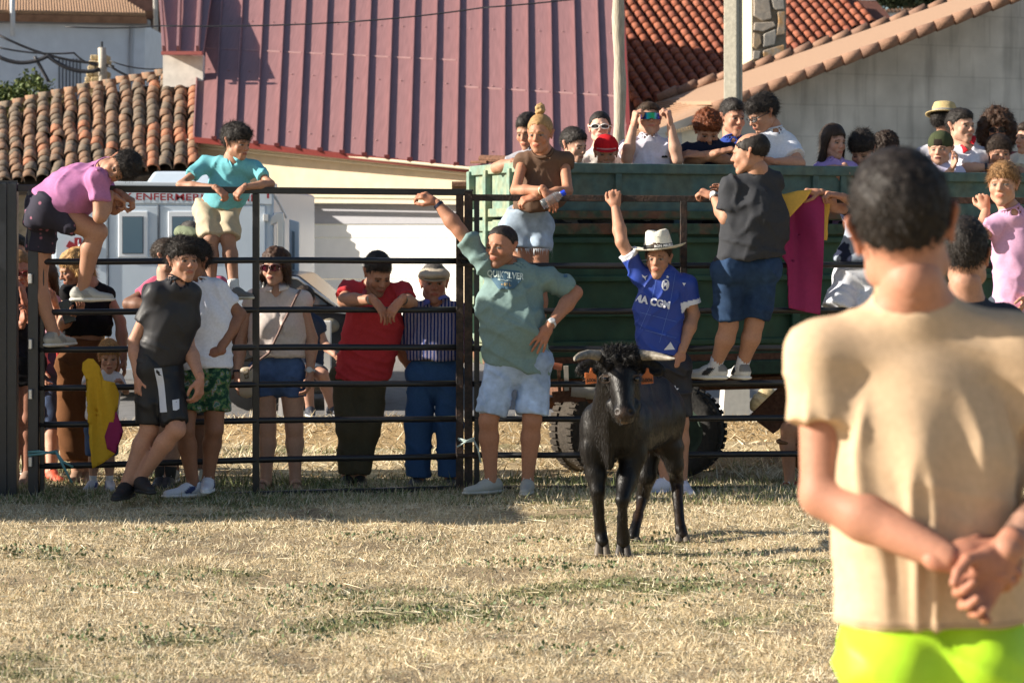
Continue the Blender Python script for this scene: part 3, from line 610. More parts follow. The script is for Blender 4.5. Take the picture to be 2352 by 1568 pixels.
def straw_hat(i, col=(.72,.62,.40), band=(.01,.01,.01), white=False, tilt=(0,0)):
    HRm = i['HR']; rx, ry = math.radians(tilt[0]), math.radians(tilt[1]); z = nrm(HRm[:,2]+HRm[:,1]*math.sin(rx)+HRm[:,0]*math.sin(ry)); x = nrm(HRm[:,0]-z*(HRm[:,0]@z)); y = np.cross(z, x); c = hl(i, (0,.012,.062)); n = 36; m = mat('straw_'+('white' if white else 'gold'), col, rough=.85, var=.12, vscale=60, bump=.8, bscale=220)
    prof = [(0,.108),(.025,.106),(.055,.116),(.068,.108),(.078,.070),(.089,.012),(.092,0),(.110,-.004),(.140,-.002),(.168,.008),(.170,.012),(.140,.003),(.110,.001),(.086,.004)]
    if not white: prof = [(0,.088),(.05,.090),(.072,.084),(.084,.05),(.09,.0),(.115,-.006),(.132,-.004),(.132,.0),(.115,-.001)]
    V = []; 
    for r, zz in prof:
        for k in range(n):
            a = 2*math.pi*k/n; el = 1+.10*math.sin(a)**2; curve = (max(r-.09, 0)/.08)**2*(.012*abs(math.cos(a))-.010*math.sin(a)**2) if white else 0
            V.append(c+(x*r*math.cos(a)+y*r*el*math.sin(a)+z*(zz+curve+(-.012*math.exp(-(r*math.cos(a)/.02)**2) if zz > .1 else 0)))*i['hs']*1.04)
    b = MB(); b.add(V, [(j*n+k, j*n+(k+1)%n, (j+1)*n+(k+1)%n, (j+1)*n+k) for j in range(len(prof)-1) for k in range(n)]); o = b.obj('straw_hat', m, i['root'], smooth=True)
    V = []; 
    for r, zz in ((.0925,.006),(.0855,.030),(.0835,.030),(.0905,.006)):
        for k in range(n):
            a = 2*math.pi*k/n; V.append(c+(x*r*math.cos(a)+y*r*(1+.10*math.sin(a)**2)*math.sin(a)+z*zz)*i['hs']*1.045)
    b = MB(); b.add(V, [(j*n+k, j*n+(k+1)%n, ((j+1)%4)*n+(k+1)%n, ((j+1)%4)*n+k) for j in range(4) for k in range(n)]); bo = b.obj('hat_band', mat('hatband_%g' % band[0], band, rough=.6), o, smooth=True)
    return o, (c, x, y, z), bo
def flat_cap(i, col):
    f = Field(.007); f.el((0,.016,.050), (.100,.124,.056), k=.01); f.el((0,-.065,.052), (.084,.082,.026), k=.03); f.plane((0,0,.026), (0,.16,-1)); V, Q = f.build(); N = vnormals(V, Q)
    V = V+N*((1-np.abs(vnoise(V*A3(1.6,.5,1), 22, 4))*2)*.004)[:,None]; o = obj_np('flat_cap', i['hc']+(V*i['hs'])@i['HR'].T, Q, m=CLOTH, par=i['root'], col=col)
    b = MB(); n = 12; pts = [(.070*math.cos(math.pi*k/n), -.095-.052*math.sin(math.pi*k/n), .030-.014*math.sin(math.pi*k/n)) for k in range(n+1)]; W = [hl(i, p) for p in pts]; up = i['HR'][:,2]*.008
    b.add(W+[w+up for w in W], [tuple(range(n+1)), tuple(range(2*n+1, n, -1))]+[(k, k+1, n+2+k, n+1+k) for k in range(n)]+[(n, 0, n+1, 2*n+1)]); b.obj('brim', CLOTH, o, col=np.array(col)*.7)  # brim darker than the crown, its shading put into the colour
def text_geo(s, size, bold=.0):
    cu = bpy.data.curves.new('t', 'FONT'); cu.body = s; cu.size = size; cu.offset = bold; cu.align_x = 'CENTER'; cu.align_y = 'CENTER'; cu.resolution_u = 3
    o = bpy.data.objects.new('t', cu); COL.objects.link(o); bpy.context.view_layer.update(); me = o.to_mesh(); V = np.array([tuple(v.co) for v in me.vertices]); Fc = [tuple(p.vertices) for p in me.polygons]; o.to_mesh_clear()
    bpy.data.objects.remove(o); bpy.data.curves.remove(cu); return V, Fc
def print_on(VQ, verts2, faces, c, x, y, dirn, m, par, name='print', lift=.004, sub=1):
    """flat print (local 2-D verts) laid on a surface mesh by casting along dirn"""
    bvh = BVHTree.FromPolygons([tuple(v) for v in VQ[0]], [tuple(int(a) for a in q) for q in VQ[1]]); bm = bmesh.new(); vs = [bm.verts.new((p[0], p[1], 0)) for p in verts2]
    for fc in faces:
        try: bm.faces.new([vs[a] for a in fc])
        except ValueError: pass
    bmesh.ops.triangulate(bm, faces=bm.faces)
    for _ in range(sub): bmesh.ops.subdivide_edges(bm, edges=[e for e in bm.edges if e.calc_length() > .012], cuts=1)
    bmesh.ops.triangulate(bm, faces=bm.faces)
    P = np.array([tuple(v.co) for v in bm.verts]); T = [tuple(v.index for v in fc.verts) for fc in bm.faces]; bm.verts.index_update(); bm.free(); out = []; dirn = nrm(dirn)
    for p in P:
        q = A3(*c)+A3(*x)*p[0]+A3(*y)*p[1]; hit = bvh.ray_cast(Vector(q-dirn*.5), Vector(dirn)); out.append(np.array(hit[0])-dirn*lift if hit[0] is not None else q*np.nan)
    out = np.array(out); ok = ~np.isnan(out[:,0]); T = [t for t in T if all(ok[list(t)])]
    if not T: return None
    out[~ok] = out[ok][0]; return obj_np(name, out, None, T, m=m, par=par, smooth=False)
def swatch(C, V, mask, col): C[mask] = col; return C
# ================================================================== THE SETTING
def gz(X, Y):
    """gentle unevenness of the field"""
    P = np.stack([X, Y, X*0], 1); return .03*vnoise(P, .5, 1)+.022*vnoise(P, 1.6, 2)+.010*vnoise(P, 5, 3)+.008*vnoise(P, 11, 4)-.006
def greenness(X, Y):
    P = np.stack([X*.8, Y*1.25, X*0], 1); g = fbm(P, 1.15, 3, 11)*.9+vnoise(P, 4.3, 12)*.35+vnoise(P, 9, 14)*.25
    near = np.exp(-((Y-13.75)/.55)**2)*.55+np.exp(-((Y-15.6)/.5)**2)*.25+.18*np.exp(-((Y-9.3)/.5)**2)*np.exp(-((X-.3)/1.6)**2)*2
    return np.clip((g+near-.24)*1.8, 0, 1)
def bareness(X, Y):
    P = np.stack([X, Y*1.3, X*0], 1); return np.clip((fbm(P, 2.6, 3, 31)-.32)*3, 0, 1)
xs = np.concatenate([[-300,-120,-50,-25,-14], np.arange(-9, 9.01, .07), [14,25,50,120,300]]); ys = np.concatenate([[-60,-20,0,4], np.arange(6, 18.45, .07), [18.6,20,24,32,50,90,200,400]])
GX, GY = np.meshgrid(xs, ys, indexing='ij'); x, y = GX.ravel(), GY.ravel(); fade = np.clip((18.2-y)/.8, 0, 1)*np.clip((y-4)/2, 0, 1)*np.clip((12-abs(x))/3, 0, 1)
z = gz(x, y)*fade; gr = greenness(x, y)*.75; br = bareness(x, y); nz = fbm(np.stack([x, y, x*0], 1), 7, 2, 40)
C = np.array((.54,.43,.26))*(1+.22*nz)[:,None]; C = C*(1-br*.6)[:,None]+np.array((.15,.105,.07))*(br*.6)[:,None]; C = C*(1-gr)[:,None]+np.array((.11,.115,.045))*gr[:,None]
nx, ny = len(xs), len(ys); I = (np.arange(nx-1)[:,None]*ny+np.arange(ny-1)[None]).ravel(); Qg = np.stack([I, I+ny, I+ny+1, I+1], 1)
ground = obj_np('ground', np.stack([x, y, z], 1), Qg, m=mat('dry_ground', attr=True, rough=.95, var=.35, vscale=45, bump=1.0, bscale=90, spec=.1), col=C); ground['kind'] = 'structure'
road = MB(); n = 40; V = []
xr = np.linspace(-40, 40, 81); edge = 18.55+.18*vnoise(np.stack([xr, xr*0, xr*0], 1), .8)
road.add([(a, e, .006) for a, e in zip(xr, edge)]+[(a, 60, .006) for a in xr], [(i, i+1, 82+i, 81+i) for i in range(80)])
road.obj('road', mat('asphalt', (.17,.165,.16), rough=.9, var=.25, vscale=3, bump=.3, bscale=90), None)['kind'] = 'structure'
# grass and straw: single blades
def blades(name, N, yr, length, width, tilt, colf, rng, keep=None, label=None, xm=1.12, base=0, quad=False):
    y = yr[0]+(yr[1]-yr[0])*rng.rand(N)**1.15; x = (rng.rand(N)*2-1)*(1200/F*y*xm)
    if keep is not None: k = keep(x, y, rng); x, y = x[k], y[k]; 
    N = len(x); a = rng.rand(N)*2*np.pi; ti = tilt[0]+(tilt[1]-tilt[0])*rng.rand(N); L = length[0]+(length[1]-length[0])*rng.rand(N)**2; w = width*(.6+.8*rng.rand(N))*(y/11)**.5
    z = gz(x, y)*np.clip((18.2-y)/.8, 0, 1)+(base(x, y) if callable(base) else base); P = np.stack([x, y, z], 1); d = np.stack([np.cos(a)*np.sin(ti), np.sin(a)*np.sin(ti), np.cos(ti)], 1); b = rng.rand(N)*2*np.pi; s = np.stack([np.cos(b), np.sin(b)*.6, (rng.rand(N)-.5)*.8], 1)
    s -= d*(s*d).sum(1)[:,None]; s /= np.linalg.norm(s, axis=1)[:,None]; C = colf(x, y, rng)
    tip = P+d*L[:,None]+np.array([0,0,-.15])*(L*np.sin(ti))[:,None]; V = np.concatenate([P-s*w[:,None]/2, P+s*w[:,None]/2, tip]); ii = np.arange(N)
    T = np.stack([ii, ii+N, ii+2*N], 1); o = obj_np(name, V, None, T, m=mat('blades', attr=True, rough=.75, spec=.2), col=np.concatenate([C*.8, C*.8, C*1.1])); o['kind'] = 'stuff'
    if label: o['label'] = label
    return o
g_ = np.random.RandomState(11)
def straw_col(x, y, r):
    t = r.rand(len(x))[:,None]; c = np.array((.65,.525,.32))*(1-t)+np.array((.83,.75,.56))*t; m = r.rand(len(x)) < .2; c[m] *= np.array((.6,.5,.42)); return c*(.75+.4*r.rand(len(x))[:,None])
def green_col(x, y, r):
    t = r.rand(len(x))[:,None]; return (np.array((.11,.145,.055))*(1-t)+np.array((.27,.30,.13))*t)*(.7+.6*r.rand(len(x))[:,None])
blades('dry_grass', 210000, (7.4,14.4), (.015,.055), .0042, (.35,1.35), straw_col, g_, lambda x, y, r: (r.rand(len(x)) > greenness(x, y)*.75)&(r.rand(len(x)) > bareness(x, y)*.8), 'short dry yellow grass stubble over the field')
blades('loose_straw', 6500, (7.4,14.4), (.05,.19), .0034, (1.3,1.56), lambda x, y, r: straw_col(x, y, r)*1.15, g_, None, 'loose pale straws lying flat on the stubble', base=.014)
blades('green_weeds', 130000, (7.4,14.4), (.008,.035), .0075, (.2,1.4), green_col, g_, lambda x, y, r: r.rand(len(x)) < greenness(x, y)**1.3*1.0+.05, 'low green weeds growing in patches among dry grass')
def heap(x, y): return .15*np.exp(-((y-17.75-.15*np.sin(x*1.3))/.42)**2)*(.75+.35*vnoise(np.stack([x, x*0, x*0], 1), 1.1, 9))
xs2 = np.arange(-6, 8, .09); ys2 = np.arange(16.4, 19, .09); HX, HY = np.meshgrid(xs2, ys2, indexing='ij'); hx, hy = HX.ravel(), HY.ravel(); hzz = heap(hx, hy)+.02*vnoise(np.stack([hx, hy, hx], 1), 9)*np.clip(heap(hx, hy)*20, 0, 1)-.05*np.clip(1-heap(hx, hy)/.02, 0, 1)
I = (np.arange(len(xs2)-1)[:,None]*len(ys2)+np.arange(len(ys2)-1)[None]).ravel(); Qh = np.stack([I, I+len(ys2), I+len(ys2)+1, I+1], 1)
o = obj_np('straw_bank', np.stack([hx, hy, hzz], 1), Qh, m=mat('straw_soil', (.42,.29,.14), rough=.95, var=.4, vscale=30, bump=1, bscale=80), smooth=True); o['kind'] = 'stuff'; o['label'] = 'low bank of raked straw along the road edge'
blades('straw_heap', 60000, (14.5,18.6), (.03,.16), .0070, (.6,1.5), lambda x, y, r: straw_col(x, y, r)*1.05, g_, lambda x, y, r: r.rand(len(x)) < .25+np.clip(heap(x, y)*5, 0, .75), 'raked dry straw heaped behind the fence', base=lambda x, y: heap(x, y))
blades('tall_weeds', 26000, (14.2,16.6), (.03,.13), .0065, (.1,.9), green_col, g_, lambda x, y, r: r.rand(len(x)) < greenness(x, y)*.8+.12*np.exp(-((y-14.4)/.3)**2), 'ragged green weeds growing under the fence and trailer')
blades('fence_foot_grass', 26000, (13.2,14.6), (.02,.075), .006, (.1,1.1), lambda x, y, r: np.where((r.rand(len(x)) < .5)[:,None], green_col(x, y, r), straw_col(x, y, r)*.8), g_, None, 'mixed green and dry grass along the foot of the fence')
# low leafy weed clumps
leafm = mat('weed_leaf', (.115,.155,.065), rough=.6, var=.25, vscale=9)
wr = np.random.RandomState(5)
spots = [(130,1275),(330,1232),(420,1320),(720,1340),(950,1390),(820,1420),(1290,1290),(1372,1300),(1180,1275),(1230,1228),(1560,1345),(1700,1265),(1750,1370),(1560,1222),(240,1350),(60,1270),(1130,1430),(620,1375),(600,1450),(1330,1490),(900,1230),(1480,1390),(1640,1300),(1870,1330),(350,1450),(180,1480),(1210,1370)]
Vw, Tw = [], []
for (u, v) in spots:
    Yw = EYE*F/(v-V0); c = at(u, v, Yw)
    for k in range(70):
        rr = wr.rand()**.7*.24; a = wr.rand()*6.28; p = c+A3(rr*math.cos(a)*1.5, rr*math.sin(a)*.8, .004+wr.rand()*.030*(1-rr/.2)); zz = gz(np.array([p[0]]), np.array([p[1]]))[0]; p[2] = zz+.004+wr.rand()*.035*(1-rr/.2)
        d = nrm(A3(wr.randn(), wr.randn(), .5+wr.rand())); s = nrm(np.cross(d, wr.randn(3)))*.008; L = .014+.014*wr.rand(); i0 = len(Vw); Vw += [p, p+d*L*.5+s, p+d*L, p+d*L*.5-s]; Tw.append((i0, i0+1, i0+2, i0+3))
o = obj_np('leafy_weeds', np.array(Vw), np.array(Tw), m=leafm, smooth=False); o['kind'] = 'stuff'; o['label'] = 'small dark green leafy weeds dotted over the stubble'
# ------------------------------------------------------------------ metal-roofed garage building
CREAM = mat('cream_render', (.66,.52,.36), rough=.9, var=.10, vscale=2.5, bump=.2, bscale=60); CREAM2 = mat('cream_trim', (.62,.52,.38), rough=.7, var=.06, vscale=6)
RED = mat('red_sheet_trim', (.20,.035,.03), rough=.5, var=.12, vscale=8); ROOFM = mat('maroon_metal_roof', (.275,.137,.135), rough=.55, var=.2, vscale=2.5, stretch=(9,.22,.22), spec=.5, bump=.05, bscale=30)
WHITE = mat('white_panel', (.78,.76,.72), rough=.55, var=.04, vscale=3)
Yb = lambda u: 31.6-(u-440)*.0040
def fq(u, v, d=0): p = at(u, v, Yb(u)); p[1] += d; return p
hall = thing('garage_building', 'cream rendered garage building under a big maroon ribbed metal roof', 'building', (fq(750, 812)[0], Yb(750), 0))
MB().prism([fq(444,326), fq(655,352), fq(655,452), fq(444,452)], (0,.3,0)).obj('wall', CREAM, hall)
MB().prism([fq(444,452), fq(650,452), fq(650,860), fq(444,860)], (0,.3,0)).obj('wall', CREAM, hall)
MB().prism([fq(655,352), fq(1110,404), fq(1110,458), fq(655,452)], (0,.3,0)).obj('wall', CREAM, hall)
MB().prism([fq(1064,458), fq(1260,460), fq(1260,860), fq(1064,860)], (0,.3,0)).obj('wall', CREAM, hall)
MB().prism([fq(1110,404), fq(1260,420), fq(1260,460), fq(1110,458)], (0,.3,0)).obj('wall', CREAM, hall)
MB().prism([fq(650,456,.0), fq(1064,461,.0), fq(1064,470), fq(650,465)], (0,-.03,0)).obj('lintel_trim', CREAM2, hall)
MB().prism([fq(1050,470), fq(1064,470), fq(1064,860), fq(1050,860)], (0,.33,0)).obj('jamb', CREAM2, hall)
vs = [466, 515, 546, 594, 642, 690, 738, 786, 860]
for i in range(len(vs)-1):
    m_ = WHITE if i else mat('recess_shade_grey', (.33,.33,.36), rough=.7, var=.04)  # top panel grey, the recess shadow put into its colour
    d = .32 if i else .29
    MB().prism([fq(648, vs[i]+.8, d), fq(1056, vs[i]+.8, d), fq(1056, vs[i+1]-.6, d), fq(648, vs[i+1]-.6, d)], (0,.05,0)).obj('door_panel', m_, hall, bevel=.004)
# cornice, stepped
for k, (dv, hh_, pr, m_) in enumerate([(0,7,.34,CREAM2),(6,6,.24,CREAM2),(12,7,.14,CREAM2)]):
    MB().prism([fq(440-4*(2-k),321+dv,-pr), fq(1110,388+dv,-pr), fq(1110,388+dv+hh_,-pr), fq(440-4*(2-k),321+dv+hh_,-pr)], (0,pr+.05,0)).obj('cornice', m_, hall, bevel=.02)
# roof: eave line to a far ridge
EL, ER = at(446, 317, 31.1), at(1445, 425, 27.6); EV = lambda t: EL+(ER-EL)*t
def up_to(u): return None
TL, TR = at(468, -120, 41.5), at(1335, -120, 41.5); 
def rp(t, w): 
    b = EV(t); e = TL+(TR-TL)*t; return b+(e-b)*w
# widen at the right: ridge end follows the verge seen beside the pole
TR = at(1420, -120, 39.5)
tp = [rp(0,0), rp(1,0), rp(1,1), rp(0,1)]; nR = nrm(np.cross(tp[1]-tp[0], tp[3]-tp[0])); nR = nR if nR[2] > 0 else -nR
def sheet(P, th, name, m_, par): return MB().prism(P, -nR*th).obj(name, m_, par)
nS = 19
for i in range(nS):
    a, b = i/nS, (i+1)/nS
    sheet([rp(a+.001,0), rp(b-.001,0), rp(b-.001,1), rp(a+.001,1)], .04, 'roof_sheet', ROOFM, hall)
    for q, hgt, wd in ((a, .055, .032),):
        d = (rp(1,0)-rp(0,0)); d = nrm(d)*wd
        MB().prism([rp(q,0)-d/2, rp(q,0)+d/2, rp(q,0)+d*.35+nR*hgt, rp(q,0)-d*.35+nR*hgt], rp(q,1)-rp(q,0)).obj('roof_seam', ROOFM, hall)
    d = nrm(rp(1,0)-rp(0,0)); 
    MB().prism([rp(a,0)-nR*.07-A3(0,.03,0), rp(b,0)-nR*.07-A3(0,.03,0), rp(b,0)+nR*.015-A3(0,.03,0), rp(a,0)+nR*.015-A3(0,.03,0)], (0,.04,0)).obj('eave_flashing', RED, hall)
    if i % 1 == 0: MB().box(rp(b,0)+nR*.03-A3(0,.03,0), (.07,.05,.05)).obj('flashing_tab', RED, hall)
LAP = mat('roof_lap', (.36,.21,.20), rough=.6, var=.2, vscale=6)
for i in range(nS):
    a, b = i/nS, (i+1)/nS; w0 = .40 if i < 12 else .29
    MB().prism([rp(a+.006,w0)+nR*.004, rp(b-.006,w0)+nR*.004, rp(b-.006,w0+.004)+nR*.010, rp(a+.006,w0+.004)+nR*.010], -nR*.02).obj('sheet_lap', LAP, hall)
    for w_ in (.06,.30,.55):
        MB().lathe(rp((a+b)/2,w_)+nR*.004, [(0,.012),(.016,.008),(.016,0)], (A3(1,0,0), nrm(np.cross(nR, A3(1,0,0))), nR), 6).obj('roof_screw', LAP, hall)
# left annex of the roof, step above the tiled house
aL = [at(372, 120, 33.5), at(466, 122, 33.2), at(500, -120, 41.7), at(361, -120, 41.7)]
MB().prism(aL, -nR*.05).obj('roof_sheet', ROOFM, hall)
for u0, u1 in ((378,360),(410,418),(455,468)): 
    p, q = at(u0, 120, 33.3), at(u1, -120, 41.6); d = A3(.03,0,0); MB().prism([p-d, p+d, p+d*.6+nR*.1, p-d*.6+nR*.1], q-p).obj('roof_seam', ROOFM, hall)
MB().prism([at(370,118,33.2), at(464,118,33.0), at(464,126,33.0), at(370,126,33.2)], (0,.1,0)).obj('eave_flashing', RED, hall)
MB().prism([at(374,126,33.7), at(466,126,33.6), at(466,200,33.6), at(374,200,33.7)], (0,.2,0)).obj('wall', mat('white_render', (.70,.66,.60), rough=.9, var=.15, vscale=3), hall)
# right verge
MB().prism([rp(1,0)+nR*.05, rp(1,1)+nR*.05, rp(1,1)-nR*.3, rp(1,0)-nR*.3], nrm(rp(1,0)-rp(0,0))*.06).obj('verge_trim', RED, hall)
# ------------------------------------------------------------------ curved tiles
def tile_mesh(name, L, r0, r1, th=.014, n=7):
    V = []; 
    for (yy, r) in ((0, r0), (L, r1)):
        for rr in (r, r-th):
            for k in range(n+1): a = math.pi*k/n; V.append((rr*math.cos(a), yy, rr*math.sin(a)*1.0))
    m = n+1; Fc = [(k, k+1, 2*m+k+1, 2*m+k) for k in range(n)]+[(m+k+1, m+k, 3*m+k, 3*m+k+1) for k in range(n)]+[(k+1, k, m+k, m+k+1) for k in range(n)]+[(2*m+k, 2*m+k+1, 3*m+k+1, 3*m+k) for k in range(n)]
    me = bpy.data.meshes.new(name); me.from_pydata(V, [], Fc); me.polygons.foreach_set('use_smooth', [k < 2*n for k in range(len(Fc))]); me.update(); return me
def put(me, name, par, M, m_=None):
    from mathutils import Matrix
    o = bpy.data.objects.new(name, me); COL.objects.link(o); o.parent = par
    b = base_of(par); Mx = Matrix([[M[0][r], M[1][r], M[2][r], M[3][r]-b[r]] for r in range(3)]+[[0,0,0,1]]); o.matrix_local = Mx
    return o
rt = np.random.RandomState(4)
def tile_mats(base, n=4):
    out = []
    for i, (c, c2) in enumerate(base): out.append(mat('tile_%s_%d' % (n, i), c, rough=.85, var=.25, vscale=14, col2=c2, bump=.3, bscale=50))
    return out
oldt = tile_mats([((.27,.145,.085),(.19,.125,.08)),((.23,.135,.085),(.15,.115,.08)),((.31,.165,.095),(.22,.145,.09)),((.42,.155,.08),(.31,.155,.085)),((.20,.14,.095),(.13,.105,.075))], 'old')
newt = tile_mats([((.36,.105,.05),(.27,.09,.05)),((.32,.09,.045),(.24,.08,.05)),((.40,.13,.065),(.28,.10,.06))], 'new')
oldm = []; 
for m_ in oldt: me = tile_mesh('roof_tile', .42, .098, .080); me.materials.append(m_); oldm.append(me)
newm = []
for m_ in newt: me = tile_mesh('roof_tile', .40, .095, .078); me.materials.append(m_); newm.append(me)
house = thing('tiled_house', 'old low house with weathered brown clay tiles and ridge, behind the white truck', 'house', at(200, 900, 31)*A3(1,1,0))
nC = 15
bl = lambda t: at(-12+t*470, 428-t*40, 29.5+.9*t); tl_ = lambda t: at(-14+t*474, 262-t*92-6*math.sin(t*3), 34.0+.6*t)
o = MB(); P = []
o.prism([bl(-.05)-A3(0,0,.03), bl(.985)-A3(0,0,.03), tl_(.985)-A3(0,0,.03), tl_(-.05)-A3(0,0,.03)], (0,.02,-.12)); o.obj('roof', mat('roof_mortar', (.09,.065,.045), rough=.95, var=.4, vscale=10), house)
nT = 0
for i in range(nC):
    t = (i+.6)/nC; b0, e0 = bl(t), tl_(t); n_t = 14; Ld = e0-b0; yv = nrm(Ld); zv = nrm(np.cross(A3(1,0,0), yv)); zv = zv if zv[2] > 0 else -zv; xv = np.cross(yv, zv); stp = np.linalg.norm(Ld)/n_t
    for j in range(n_t):
        jx = rt.uniform(-.018,.018); ys_ = yv*(stp*1.25/.42); sag = math.sin(j*.9+i*2)*.012; w = 1.02+rt.uniform(-.05,.05)
        p = b0+yv*stp*(j-.1)+zv*(.03+.004*(j%2)+rt.uniform(0,.012))+xv*(jx+sag); a = rt.uniform(-.05,.05); xr_ = xv*math.cos(a)+yv*math.sin(a)
        k = 3 if (i in (11,13,14) and rt.rand() < .45) or rt.rand() < .05 else rt.choice([0,0,1,2,4,4])
        put(oldm[k], 'roof_tile', house, (xr_*w, ys_+zv*.02, zv*w*.95, p)); nT += 1
# ridge tiles
for j in range(17):
    t = -.03+j*.0625; p = tl_(t)+A3(0,0,.05); q = tl_(t+.0625)+A3(0,0,.05); yv = q-p; xv = nrm(np.cross(yv, (0,0,1))); zv = nrm(np.cross(xv, yv)); put(oldm[rt.choice([0,1,2,4])], 'ridge_tile', house, (xv*1.25, yv*1.12/.42, zv*1.15, p+A3(0,0,rt.uniform(0,.015))))
MB().prism([bl(-.05)-A3(0,-.1,.1), bl(.97)-A3(0,-.1,.1), bl(.97)-A3(0,-.1,3.2), bl(-.05)-A3(0,-.1,3.2)], (0,.3,0)).obj('wall', mat('stone_mortar', (.30,.23,.15), rough=.95, var=.4, vscale=4, bump=.6, bscale=20), house)
# dry moss in the channels
Vw, Tw = [], []
for k in range(2600):
    i = rt.randint(0, nC); t = (i+.1+rt.uniform(-.08,.08))/nC; w = rt.rand()**1.6; p = bl(t)*(1-w)+tl_(t)*w
    if fbm(p[None], .9, 2, 5)[0] < .05: continue
    p = p+A3(rt.uniform(-.05,.05), 0, .02); d = nrm(A3(rt.randn()*.6, -.4+rt.randn()*.5, 1)); s = nrm(np.cross(d, rt.randn(3)))*.012; L = .05+.09*rt.rand(); i0 = len(Vw); Vw += [p-s, p+s, p+d*L]; Tw.append((i0, i0+1, i0+2))
o = obj_np('roof_moss', np.array(Vw), None, np.array(Tw), m=mat('dry_moss', (.34,.26,.11), rough=.95), par=house); o['kind'] = 'stuff'
# ------------------------------------------------------------------ far white house, upper left
far = thing('white_house', 'white two-storey house with barred window and tiled roof, far upper left', 'house', (at(150, 900, 50)[0], 50, 0))
fw = lambda u, v, d=0: at(u, v, 50+(u-170)*.008)+A3(0,d,0)
WB = mat('whitewash', (.66,.68,.72), rough=.9, var=.08, vscale=1.2); DK = mat('dark_opening', (.03,.035,.045), rough=.5)
MB().prism([fw(-80,48), fw(333,56), fw(330,420), fw(-80,420)], (0,3,0)).obj('wall', WB, far)
MB().prism([fw(-80,40,-.3), fw(345,48,-.3), fw(345,60,-.3), fw(-80,52,-.3)], (0,.35,0)).obj('eave', mat('grey_eave', (.25,.24,.24), rough=.8, var=.1), far)
r0 = [fw(-80,36,-.5), fw(345,44,-.5), at(262,-12,55), at(-80,-30,55)]
MB().prism(r0, (0,.1,-.15)).obj('roof', mat('roof_clay', (.28,.15,.09), rough=.9, var=.3, vscale=2), far)
V = MB(); 
for i in range(66):
    t = i/66; p, q = r0[0]+(r0[1]-r0[0])*t, r0[3]+(at(330,-12,55)-r0[3])*t; q = p+(q-p)*min(1, 1.0 if t < .8 else (1-t)*5)
    if np.linalg.norm(q-p) < .2: continue
    V.tube([p+A3(0,0,.05), q+A3(0,0,.05)], .05, 5)
V.obj('roof_tiles', mat('roof_clay2', (.40,.24,.14), rough=.9, var=.45, vscale=9), far)['kind'] = 'stuff'
w = MB().prism([fw(133,133,-.02), fw(196,137,-.02), fw(193,250,-.02), fw(135,250,-.02)], (0,.05,0)).obj('window', DK, far)
b = MB()
for u in range(138, 194, 8): b.tube([fw(u,136,-.08), fw(u,250,-.08)], .02, 5)
b.obj('window_bars', mat('bar_grey', (.12,.13,.15), rough=.5), w)
MB().tube([fw(306,62,-.1), fw(303,140,-.1), fw(306,200,-.1)], .05, 6).obj('downpipe', mat('pipe_grey', (.4,.42,.46)), far)
MB().tube([fw(44,-40,-.7), fw(46,90,-.7)], .055, 8).obj('mast', mat('mast_pale', (.6,.62,.65), rough=.5), far, smooth=True)
h2 = thing('dark_house', 'dark brown house wall seen between the white house and the metal roof', 'house', (at(352, 900, 58)[0], 58, 0))
MB().prism([at(325,40,58), at(430,40,58), at(430,400,58), at(325,400,58)], (0,3,0)).obj('wall', mat('dark_wall', (.06,.045,.045), rough=.9, var=.4, vscale=1), h2)
MB().prism([at(270,-20,56), at(430,-20,56), at(430,28,56), at(270,24,56)], (0,3,0)).obj('roof', mat('dark_roof', (.10,.05,.04), rough=.9, var=.4, vscale=2), h2)
MB().tube([at(357,-20,55), at(359,150,55)], .06, 6).obj('pole', mat('pole_pale', (.38,.36,.33)), h2)
MB().prism([at(340,138,57), at(372,138,57), at(372,185,57), at(340,185,57)], (0,.2,0)).obj('window', mat('blue_dark', (.03,.05,.09)), h2)
# little stone chimney ruin lit by the sun, with a concrete post
ch = thing('stone_chimney', 'sunlit rubble stone chimney stub rising behind the tiled ridge', 'chimney', at(206, 240, 37))
rc_ = np.random.RandomState(8); stm = [mat('rubble_%d' % i, c, rough=.95, var=.25, vscale=12, bump=.6, bscale=20) for i, c in enumerate([(.52,.40,.22),(.45,.34,.19),(.58,.46,.28)])]
for r in range(9):
    vv = 240-r*12.5; wl = 187+r*3.0; wr_ = 246-r*1.0
    u = wl
    while u < wr_:
        du = rc_.uniform(12,22); MB().box(at((u+u+du)/2, vv-6, 37+rc_.uniform(-.03,.03)), (du/137*.95, .35, .088), None).obj('stone', stm[rc_.randint(3)], ch, bevel=.018); u += du
tp_ = thing('concrete_post', 'short pale concrete post with wires beside the stone chimney', 'utility pole', at(238, 245, 36.5))
MB().tube([at(238,250,36.5), at(236,150,36.5), at(234,110,36.5)], [.075,.07,.065], 8).obj('post', mat('pale_concrete', (.50,.45,.38), rough=.9, var=.2, vscale=10), tp_, smooth=True)
MB().tube([at(234,112,36.5), at(234,96,36.5)], .02, 6).obj('insulator', DK, tp_)
MB().bar(at(222,146,36.5), at(262,154,36.5), .05).obj('crossarm', mat('arm_dark', (.10,.09,.08)), tp_)
def cable(pts, Y0, label, r=.022, sag=.25):
    P = [at(u, v, Y0) for u, v in pts]; out = []
    for a, b in zip(P[:-1], P[1:]):
        for k in range(9): t = k/8; out.append(a+(b-a)*t-A3(0,0,sag*4*t*(1-t)))
    tagit(MB().tube(out, r, 5).obj('cable', mat('cable_dark', (.03,.03,.035), rough=.6), None, smooth=True, loc=P[0]), label, 'cable')
cable([(-10,77),(222,146)], 36.4, 'thin black cable sloping from the left edge to the concrete post', sag=.1)
cable([(-10,108),(170,122),(224,150)], 36.3, 'thin upper cable crossing the white house wall', .016, .05)
